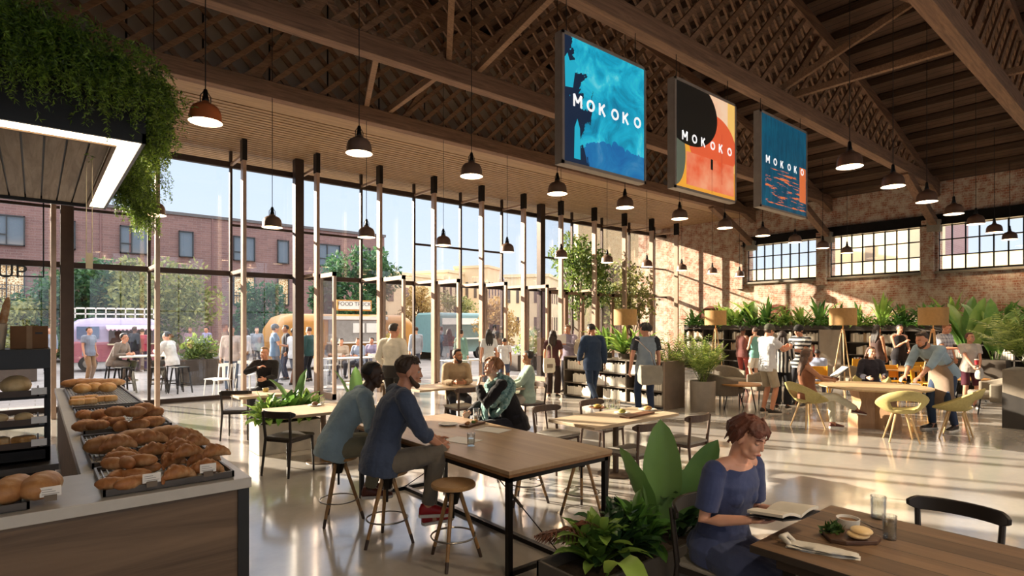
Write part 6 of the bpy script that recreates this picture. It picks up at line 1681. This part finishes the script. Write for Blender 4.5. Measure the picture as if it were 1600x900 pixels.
# outdoor high table, stools, seated people
HT = pp(228, 15.6)
t = thing('outdoor_table', 'white-topped high table outside between two seated men', 'table', HT, R(0))
MB().box(-.62, .62, -.35, .35, .92, .96).build('tabletop', WHITE, t, bev=.01)
for x in (-.4, .4):
    MB().tube([(x-.14, 0, 0), (x, 0, .92)], .025, 8).build('leg', BLACKM, t); MB().tube([(x+.14, 0, 0), (x, 0, .92)], .025, 8).build('leg', BLACKM, t)
def mk_mstool(kind):
    t = thing('metal_stool', '-', 'stool'); m_ = BLACKM if kind == 0 else WHITEM
    MB().box(-.16, .16, -.16, .16, .66, .69).build('seat', m_, t, bev=.01)
    for sx in (-1, 1):
        for sy in (-1, 1): MB().bar((sx*.13, sy*.13, .67), (sx*.2, sy*.2, 0), .035, .025).build('leg', m_, t)
    MB().box(-.18, .18, -.18, -.16, .25, .27).box(-.18, .18, .16, .18, .25, .27).box(-.18, -.16, -.18, .18, .25, .27).box(.16, .18, -.18, .18, .25, .27).build('foot_rail', m_, t)
    return t
mst = Maker(mk_mstool)
for px, d, lb in ((178, 15.4, 'metal stool outside under the man in brown'), (194, 14.9, 'empty metal stool outside in front of the high table, left'), (247, 14.9, 'empty metal stool outside in front of the high table, right'), (268, 15.6, 'metal stool outside under the man in white'), (282, 15.0, 'empty metal stool outside, right of the man in white')):
    mst(0, pp(px, d), R(10+px), lb)
l = pp(178, 15.4); person('man in a brown jacket sitting at the outdoor high table', l, dirpx(l, 1, .05), 1.82, seat=.69, skin='fair', hair='#1f1714', style='short', top='#7d7066', bottom='#6a5f56', hands=((.14, .42, 1.0), (-.1, .44, 1.0)), feet=((.12, .3, .26), (-.12, .34, .26)), lean=22, slump=8, q=1)
l = pp(269, 15.6); person('man in a white shirt sitting at the outdoor high table', l, dirpx(l, -1, .05), 1.82, seat=.69, skin='fair', hair='#1f1714', style='short', top='#d8d6d4', bottom='#3f3a3a', hands=((.14, .42, 1.0), (-.1, .42, 1.06)), feet=((.12, .3, .26), (-.12, .34, .26)), lean=12, slump=4, q=1)
# outdoor white cafe chairs and people at tables by the orange truck
def mk_wchair(kind):
    t = thing('cafe_chair', '-', 'chair'); m_ = {'white': WHITEM, 'yellow': plain('#d99a1e', .45, 0, .06), 'dark': BLACKM}[kind]
    MB().box(-.2, .2, -.2, .2, .44, .465).build('seat', m_, t, bev=.01)
    for sx in (-1, 1):
        MB().tube([(sx*.17, .17, .45), (sx*.2, .2, 0)], .013, 8).build('leg', m_, t); MB().tube([(sx*.2, -.24, 0), (sx*.17, -.18, .45), (sx*.18, -.22, .84)], .013, 8).build('leg', m_, t)
    if kind == 'yellow':
        MB().loft([[V((x, -.215-.02*(1-(x/.19)**2)+dy, z)) for z, dy in ((.52, .0), (.82, -.02), (.82, -.005), (.52, .015))] for x in (-.19, -.1, 0, .1, .19)]).build('backrest', m_, t, bev=.02)
    else:
        MB().box(-.18, .18, -.225, -.21, .76, .84).box(-.05, .05, -.215, -.2, .46, .8).build('backrest', m_, t, bev=.004)
    return t
wch = Maker(mk_wchair)
for px, d, r_, lb in ((338, 14.2, 40, 'white metal chair outside, left of the pink sweater man'), (350, 14.0, 60, 'second white metal chair outside, left of the pink sweater man'), (385, 15.4, -40, 'white metal chair outside, right of the pink sweater man'), (520, 19, 20, 'white metal chair outside by the orange truck, left'), (585, 19, -30, 'white metal chair outside by the orange truck, right')):
    wch('white', pp(px, d), R(r_), lb)
for px, d, w_, lb in ((545, 18.5, .8, 'white outdoor table in front of the food truck sign'), (390, 16.2, .5, 'small white outdoor table behind the white metal chairs'), (735, 17.6, .9, 'outdoor table in front of the teal truck')):
    t = thing('outdoor_table', lb, 'table', pp(px, d)); MB().box(-w_, w_, -.35, .35, .7, .73).build('tabletop', WHITE, t, bev=.006)
    MB().lathe([(0, 0), (.22, 0), (.22, .012), (.03, .03), (.03, .7), (0, .7)], n=16).build('pedestal', WHITEM, t)
for px, d, lb, k in ((533, 19.4, 'seated person in a beige top outside, left under the food truck sign', dict(top='#b0a090', hair='#3a2a20')), (562, 19.6, 'seated person in a grey vest outside, right under the food truck sign', dict(top='#8a94a8', hair='#6a4a30')), (583, 20.5, 'seated person in lilac by the orange truck', dict(top='#9088a0', hair='#2a1c16')), (520, 20.4, 'seated person in black by the orange truck', dict(top='#2a2a30', hair='#2a1c16'))):
    l = pp(px, d); person(lb, l, dirpx(l, .3 if px < 550 else -.3, -1), 1.74, seat=.45, skin='fair', bottom='#4a4a52', hands=((.12, .35, .74), (-.12, .35, .74)), lean=10, **k)

# ================================================================== LOUNGE FURNITURE AT THE RIGHT
def mk_arm(kind):
    t = thing('armchair', '-', 'armchair'); m_ = plain('#7f7567', .85, 0, .08, 20, .2)
    MB().box(-.32, .32, -.28, .34, .3, .44).build('seat_cushion', m_, t, bev=.04)
    rg = []
    for i in range(13):
        a = R(-200+i*220/12+0); c, s = math.cos(a), math.sin(a); h = .62+.12*max(0, -s)
        rg.append([V((.36*c, .34*s, .26)), V((.36*c, .34*s, h)), V((.42*c, .4*s, h)), V((.42*c, .4*s, .26))])
    MB().loft(rg).build('backrest', m_, t, bev=.03, auto=50)
    for sx in (-1, 1):
        for sy in (-1, 1): MB().tube([(sx*.27, sy*.25, .3), (sx*.33, sy*.3, 0)], [.016, .011], 8).build('leg', BLACKM, t)
    return t
armc = Maker(mk_arm)
for px, d, r_, lb in ((1128, 12.6, (1, .3), 'grey lounge armchair right of the potted palm'), (1190, 13.2, (-1, -.2), 'grey lounge armchair behind the man in the white T-shirt'), (1140, 14.6, (.3, -1), 'grey lounge armchair against the long bookcase'), (1330, 14.8, (.1, -1), 'grey lounge armchair behind the tripod lamp'), (1550, 11.6, (-.8, .4), 'grey lounge armchair beside the big grey planter'), (1500, 15, (0, -1), 'grey lounge armchair behind the woman in the maroon skirt')):
    l = pp(px, d); armc(1, l, dirpx(l, *r_), lb)
for px, d, w_, lb in ((1156, 12.3, .42, 'small round coffee table between the lounge armchairs'), (1505, 13.6, .5, 'small coffee table right of the waiter')):
    t = thing('coffee_table', lb, 'table', pp(px, d)); MB().lathe([(0, .5), (w_, .5), (w_+.01, .515), (w_, .53), (0, .53)], n=36).build('tabletop', wood('#a06c38', '#c48e52', 'X', .8, .4), t, auto=40)
    for a in (30, 150, 270): c, s = math.cos(R(a)), math.sin(R(a)); MB().tube([(.25*c, .25*s, .5), (w_*.85*c, w_*.85*s, 0)], .012, 8).build('leg', BLACKM, t)
for px, d, r_, lb in ((1281, 13.2, (-.4, -1), 'yellow chair behind the woman with the folder'), (1396, 13.6, (-.2, -1), 'yellow chair behind the round table, middle'), (1446, 13.2, (.3, -.8), 'yellow chair behind the waiter'), (1425, 15.2, (-.3, 1), 'yellow chair far behind the waiter'), (1335, 16.5, (0, 1), 'yellow chair at the long bookcase')):
    l = pp(px, d); wch('yellow', l, dirpx(l, *r_), lb)
t = thing('reading_table', 'low reading table between the yellow chairs', 'table', pp(1415, 14.2), R(10)); MB().box(-.9, .9, -.35, .35, .69, .72).build('tabletop', wood('#a07a4c', '#c49c68', 'X', .8, .5), t, bev=.004)
for x in (-.8, .8):
    for y in (-.28, .28): MB().box(x-.02, x+.02, y-.02, y+.02, 0, .69).build('leg', BLACKM, t)

# ================================================================== INDOOR PLANTS
LBR = leafm('#2c5026', '#5f8f40', .3, .35); LBR2 = leafm('#3a642c', '#94b555', .35, .4); PALM = leafm('#4a6c30', '#a5b560', .35, .45); BAN = leafm('#345a34', '#668c50', .3, .35); DKL = leafm('#1c3422', '#3c5c3a', .2, .3)
def big_leaf(mb, p, az, el, ln, wd, droop, rr, seg=10, stem=.3, sd=None):
    d = V((math.cos(az)*math.cos(el), math.sin(az)*math.cos(el), math.sin(el))); q = V(p)
    side = V((-math.sin(az), math.cos(az), 0)) if sd is None else V(sd).normalized(); pts = []; n = seg; cur = d.copy(); st = ln*(1+stem)/n
    for i in range(n+1):
        pts.append(q.copy()); q = q+cur*st; cur = (cur+V((0, 0, -droop*(i/n)*.35))).normalized()
    k0 = int(n*stem/(1+stem)); vs = []; fs = []
    mb.tube(pts[:k0+2], [.012*ln+.004, .008], 5) if k0 >= 1 and False else None
    for i in range(k0+1): 
        if i < k0: mb.bar(pts[i], pts[i+1], .012*ln+.004, .012*ln+.004)
    m_ = n-k0; base = None
    for i in range(m_+1):
        t = i/m_; w = wd*.5*(math.sin(PI*min(1, t*.93+.06))**.65) if i < m_ else .002
        c = pts[k0+i]; dd = (pts[min(n, k0+i+1)]-pts[max(0, k0+i-1)]).normalized(); u = side.cross(dd).normalized()
        if u.z < 0: u = -u
        rp = .03*wd*math.sin(i*2.3+ln*9)
        vs += [c-side*w+u*(w*.38+rp), c-side*w*.5+u*w*.12, c, c+side*w*.5+u*w*.12, c+side*w+u*(w*.38-rp)]
    for i in range(m_):
        a = i*5
        for j in range(4): fs.append((a+j, a+j+1, a+j+6, a+j+5))
    mb.add(vs, fs)
def frond(mb, p, az, el, ln, rr, droop=1.0, n=20, lw=.012, ll=.32):
    d = V((math.cos(az)*math.cos(el), math.sin(az)*math.cos(el), math.sin(el))); q = V(p); side = V((-math.sin(az), math.cos(az), 0)); cur = d.copy(); st = ln/n; last = q
    for i in range(n):
        nq = q+cur*st; mb.bar(q, nq, .008, .008); q = nq; cur = (cur+V((0, 0, -.11*droop*(.3+i/n)))).normalized()
        t = i/n
        if t > .18:
            L_ = ll*ln*math.sin(PI*min(1, (t-.18)/.9+.12))*1.05
            for s_ in (-1, 1):
                dv_ = (side*s_+cur*.75+V((0, 0, -.2*droop))).normalized(); up_ = V((0, 0, 1))
                w = dv_.cross(up_).normalized()*lw*.5*(1+ln)
                e_ = q+dv_*L_+V((0, 0, -.15*L_)); m__ = q+dv_*L_*.5
                mb.add([q, m__+w+V((0, 0, .01)), e_, m__-w], [(0, 1, 2, 3)])
def rosette(mb, p, n, ln, wd, rr, el=(.3, 1.3), droop=1.2, seg=6):
    for i in range(n):
        big_leaf(mb, (p[0], p[1], p[2]), rr.uniform(0, 2*PI), rr.uniform(*el), ln*rr.uniform(.7, 1.15), wd*rr.uniform(.8, 1.15), droop*rr.uniform(.6, 1.3), rr, seg, .25)
# foreground planter box
t = thing('planter_box', 'dark rectangular planter box in the foreground left of the red-haired woman', 'planter', (2.22, 2.02, 0))
W_, D_, H_ = 1.32, .42, .44
MB().box(0, W_, 0, .02, 0, H_).box(0, W_, D_-.02, D_, 0, H_).box(0, .02, 0, D_, 0, H_).box(W_-.02, W_, 0, D_, 0, H_).box(0, W_, 0, D_, 0, .02).build('box', plain('#4a4541', .55, .2, .1), t, bev=.003)
MB().box(.02, W_-.02, .02, D_-.02, .3, .37).build('soil', plain('#2f2318', .95, 0, .4, 30, .8), t)
def plant(name, label, loc, fn, mat, cat='plant'):
    mb = MB(); fn(mb); o = mb.build('foliage', mat, None, smooth=True); 
    r_ = thing(name, label, cat, loc); o.parent = r_; return r_
def f1(mb):
    rr = random.Random(1)
    rg_ = V((.77, -.64, 0)); tw = V((-.82, -.57, 0))
    for p_, az, el, ln, wd, dr, sd in (((0, 0, 0), .6, 1.52, .66, .26, .1, rg_), ((.1, -.03, 0), -.7, 1.22, .60, .2, .25, (rg_*.85+V((0, 0, -.4))+tw*.35)), ((0, 0, 0), 2.45, 1.2, .56, .17, .1, (rg_+tw*.9)), ((.1, 0, 0), .2, 1.2, .42, .14, .6, rg_)): big_leaf(mb, p_, az, el, ln, wd, dr, rr, 14, .22, sd)
plant('banana_plant', 'broad paddle-leaved plant rising from the foreground planter box', (3.14, 2.25, .37), f1, BAN)
for i, (x, y, n, ln, wd, m_, lb) in enumerate(((2.55, 2.28, 30, .26, .085, LBR2, 'light green variegated plant at the left end of the foreground planter box'), (2.72, 2.28, 40, .26, .095, DKL, 'dark glossy plant left of the middle of the foreground planter box'), (2.92, 2.24, 38, .28, .095, LBR, 'leafy green plant in front of the paddle-leaved plant'), (3.36, 2.24, 36, .3, .09, DKL, 'dark bushy plant at the right end of the foreground planter box'))):
    def f2(mb, n=n, ln=ln, wd=wd, i=i):
        rr = random.Random(20+i); rosette(mb, (0, 0, 0), n, ln, wd, rr, (.55, 1.5), 1.2, 8)
        for k in range(5): rosette(mb, (rr.uniform(-.09, .09), rr.uniform(-.06, .08), rr.uniform(.08, .22)), 8, ln*.55, wd*.75, rr, (.1, 1.2), 1.2, 6)
    plant('leafy_plant', lb, (x, y, .36), f2, m_)
def f3(mb):
    rr = random.Random(5); big_leaf(mb, (0, 0, 0), -1.9, .9, .42, .14, 2.2, rr, 10, .3)
plant('leafy_plant', 'single drooping leaf plant at the front left rim of the foreground planter box', (2.42, 2.12, .36), f3, LBR2)
def f3(mb):
    rr = random.Random(6)
    for i in range(5): frond(mb, (0, 0, .02), 2.2+i*.35, .6+.12*i, .42, rr, 1.0, 14, .01, .3)
plant('palm_sprout', 'small reddish palm sprouting at the back of the foreground planter box', (2.66, 2.36, .36), f3, leafm('#4a2f22', '#7a4a34', .2))
# white planter at mid left
q0 = P(402, 703); 
t = thing('planter_box', 'white planter box with lush plants left of the man in light blue', 'planter', (2.35, 8.2, 0), R(0))
MB().box(0, .9, 0, .5, 0, .42).build('box', plain('#b9b3a8', .6), t, bev=.008); MB().box(.03, .87, .03, .47, .42, .43).build('soil', plain('#2f2318', .95), t)
for i, (x, y, n, ln, m_, lb) in enumerate(((2.5, 8.45, 34, .34, LBR2, 'light green leafy plant at the left of the white planter box'), (2.8, 8.45, 40, .36, LBR, 'leafy plant in the middle of the white planter box'), (3.1, 8.45, 34, .34, LBR2, 'yellowish leafy plant at the right of the white planter box'))):
    def f4(mb, n=n, ln=ln, i=i):
        rr = random.Random(40+i); rosette(mb, (0, 0, 0), n, ln, .12, rr, (.1, 1.4), 1.4, 6); bush(mb, (0, 0, .05), (.25, .22, .3), 120, .09, rr, .5)
    plant('leafy_plant', lb, (x, y, .42), f4, m_)
def f5(mb):
    rr = random.Random(9)
    for az, el, ln, wd, dr in ((2.4, 1.1, .6, .16, .5), (.4, 1.35, .62, .18, .4), (-1, 1.0, .5, .15, .6)): big_leaf(mb, (0, 0, 0), az, el, ln, wd, dr, rr, 12, .2)
plant('banana_plant', 'paddle-leaved plant at the right end of the white planter box', (2.95, 8.5, .42), f5, BAN)
p = D(540, 0, 8.2)
def f6(mb):
    rr = random.Random(10)
    for az, el, ln, wd, dr in ((2.6, 1.2, .62, .16, .3), (.3, 1.1, .55, .24, .4), (1.2, 1.4, .6, .2, .3)): big_leaf(mb, (0, 0, .42), az, el, ln, wd, dr, rr, 12, .25)
t = thing('planter_box', 'dark planter behind the man in light blue', 'planter', (p.x+.3, p.y+.3, 0)); MB().box(-.3, .3, -.2, .2, 0, .42).build('box', plain('#4a4541', .6), t, bev=.006)
plant('banana_plant', 'paddle-leaved plant behind the man in light blue', (p.x+.3, p.y+.3, 0), f6, BAN)
# potted palm
def pot(loc, r, h, label, mat, sq=False):
    t = thing('plant_pot', label, 'pot', loc)
    if sq: MB().box(-r, r, -r, r, 0, h).build('pot_body', mat, t, bev=.01)
    else: MB().lathe([(0, 0), (r*.96, 0), (r, h), (r*.93, h), (r*.92, h-.06), (0, h-.06)], n=32).build('pot_body', mat, t, smooth=True, auto=40)
    return t
def palmf(n, ln, z, seed, el=(.7, 1.45), dr=1.0):
    def f(mb):
        rr = random.Random(seed)
        for i in range(n): frond(mb, (rr.uniform(-.06, .06), rr.uniform(-.06, .06), z), rr.uniform(0, 2*PI), rr.uniform(*el), ln*rr.uniform(.7, 1.1), rr, dr, 18, .014, .3)
    return f
q = P(1098, 641); pot((q.x, q.y, 0), .26, .62, 'tall taupe cylindrical pot with a feathery palm', plain('#8a8074', .6)); plant('potted_palm', 'feathery palm in the tall taupe cylindrical pot', (q.x, q.y, .56), palmf(34, 1.0, 0, 3, (.95, 1.52), .6), PALM)
l = pp(1050, 12.6); pot(l, .22, .6, 'pot of the palm behind the right end of the low bookcase', plain('#7a6f62', .6)); plant('potted_palm', 'upright palm behind the right end of the low bookcase', (l[0], l[1], .55), palmf(22, 1.05, 0, 4, (.9, 1.5), .6), PALM)
# plants on the low bookcase
for i, (px, d, lb) in enumerate(((948, 12.9, 'arching broad-leaved plant on the low bookcase, left'), (975, 12.4, 'arching broad-leaved plant on the low bookcase, middle'), (998, 12.3, 'arching broad-leaved plant on the low bookcase, right'))):
    l = onX(px, 10.5)
    def f(mb, i=i):
        rr = random.Random(60+i); rosette(mb, (0, 0, .1), 26, .62, .13, rr, (.4, 1.35), 1.1, 8)
    pot((l.x, l.y, 1.005), .13, .12, 'low bowl pot on top of the low bookcase, %s' % ('left', 'middle', 'right')[i], plain('#5d5248', .6)); plant('leafy_plant', lb, (l.x, l.y, 1.0), f, LBR2)
# greenery along the top of the long bookcase
t = thing('planter_trough', 'dark trough along the top of the long bookcase', 'planter', (WX, .6, 1.635)); MB().box(.02, .38, 0, 12.6, 0, .14).build('trough', plain('#3a332d', .7), t)
rr = random.Random(77); names = ['bushy', 'arching', 'spreading', 'dense', 'upright', 'loose']
k = 0; y = .9
while y < 13.1:
    def f(mb, s=k, y=y):
        r2 = random.Random(100+s); ln = .62 if s % 3 else .85
        rosette(mb, (0, 0, 0), 24, ln, .11, r2, (.2, 1.45), 1.2, 6); bush(mb, (0, 0, .02), (.3, .38, .42), 320, .12, r2, .45)
    plant('trough_plant', names[k % 6]+' green plant growing out of the trough on the long bookcase', (WX+.2, y, 1.7), f, (LBR, LBR2, LBR2, LBR)[k % 4])['group'] = 'plants along the trough on the long bookcase'
    y += .6; k += 1
for o in bpy.data.objects:
    if o.get('group') == 'plants along the trough on the long bookcase': o['label'] = 'green leafy plant growing out of the trough on the long bookcase'
def banf(n, ln, wd, seed, z=0, el=(.8, 1.45)):
    def f(mb):
        rr = random.Random(seed)
        for i in range(n): big_leaf(mb, (rr.uniform(-.1, .1), rr.uniform(-.1, .1), z), rr.uniform(0, 2*PI), rr.uniform(*el), ln*rr.uniform(.7, 1.1), wd, .5, rr, 12, .3)
    return f
for px, d, z, n, ln, lb in ((1512, 15.2, .9, 8, 1.35, 'tall banana plant with broad leaves rising above the bookcase, left of the edge palm'), (1552, 14.6, .9, 8, 1.3, 'tall banana plant next to the right edge of the view')):
    l = pp(px, d); pot(l, .3, .9, 'tall dark pot of the '+('left' if px < 1520 else 'right')+' banana plant near the long bookcase', plain('#4a4036', .6), True); plant('banana_plant', lb, (l[0], l[1], z-.05), banf(n, ln, .34, px, 0, (1.0, 1.5)), leafm('#55803f', '#a5c070', .4, .4))
for px, y_, lb in ((1180, 0, 'fan of long leaves standing up on the bookcase, left of the first high window'), (1150, 0, 'fan of long leaves above the left end of the bookcase')):
    l = onX(px, WX+.2); plant('banana_plant', lb, (l.x, l.y, 1.7), banf(7, 1.0, .3, px, 0, (.7, 1.3)), LBR2)
# big grey planter at the right edge
q = P(1566, 668); ax = q.x; ay = q.y
t = thing('big_planter', 'big two-tone grey square planter at the right edge', 'planter', (ax, ay-.85, 0))
MB().box(-.0, .9, 0, .85, 0, 1.02).build('box', plain('#857a6c', .65), t, bev=.01)
pts = [(0, 0), (.87, 0), (.87, .5), (0, .62)]
MB().add([V((-.012, -.001, 0)), V((-.012, .852, 0)), V((-.012, .852, .62)), V((-.012, -.001, .36)), V((.0, -.001, 0)), V((.0, .852, 0)), V((0, .852, .62)), V((0, -.001, .36))], [(0, 1, 2, 3), (7, 6, 5, 4), (0, 4, 5, 1), (1, 5, 6, 2), (2, 6, 7, 3), (3, 7, 4, 0)]).build('dark_panel', plain('#3a3633', .5), t)
plant('potted_palm', 'large feathery palm in the big grey planter at the right edge', (ax+.4, ay-.35, .98), palmf(46, 1.25, 0, 8, (.75, 1.5), .7), PALM)
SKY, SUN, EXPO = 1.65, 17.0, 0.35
# ================================================================== LIGHT, SKY, CAMERA
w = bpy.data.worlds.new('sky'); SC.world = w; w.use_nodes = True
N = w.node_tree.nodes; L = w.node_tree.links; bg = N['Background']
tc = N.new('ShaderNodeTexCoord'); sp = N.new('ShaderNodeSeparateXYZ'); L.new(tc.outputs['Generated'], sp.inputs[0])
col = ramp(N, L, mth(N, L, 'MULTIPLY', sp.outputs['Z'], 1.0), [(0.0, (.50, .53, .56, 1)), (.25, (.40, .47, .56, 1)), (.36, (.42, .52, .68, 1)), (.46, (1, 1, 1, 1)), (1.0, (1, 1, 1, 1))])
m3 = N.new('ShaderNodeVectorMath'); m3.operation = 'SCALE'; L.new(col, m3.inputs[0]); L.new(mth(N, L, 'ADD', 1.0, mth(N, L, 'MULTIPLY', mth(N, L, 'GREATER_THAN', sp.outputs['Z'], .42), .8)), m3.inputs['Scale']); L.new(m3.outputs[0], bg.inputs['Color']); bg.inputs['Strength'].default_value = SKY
sd = bpy.data.lights.new('sun', 'SUN'); sd.energy = SUN; sd.angle = R(.6); sd.color = (1.0, .84, .63)
s = bpy.data.objects.new('sun', sd); COL.objects.link(s)
dv = V((.425, -.905, -math.tan(R(18.5)))).normalized()
s.rotation_euler = dv.to_track_quat('-Z', 'Y').to_euler(); s.location = (-10, 40, 20)
cd = bpy.data.cameras.new('camera'); cam = bpy.data.objects.new('camera', cd); COL.objects.link(cam)
cam.location = (0, 0, HC); cam.rotation_euler = (PI/2, 0, -YAW)
cd.sensor_width = 36; cd.lens = 36*F/1600; cd.shift_y = (HY-450)/1600; cd.clip_start = .05; cd.clip_end = 400
SC.camera = cam
SC.view_settings.view_transform = 'Standard'; SC.view_settings.look = 'None'
SC.view_settings.exposure = EXPO; SC.view_settings.gamma = 1.0; SC.view_settings.use_curve_mapping = False
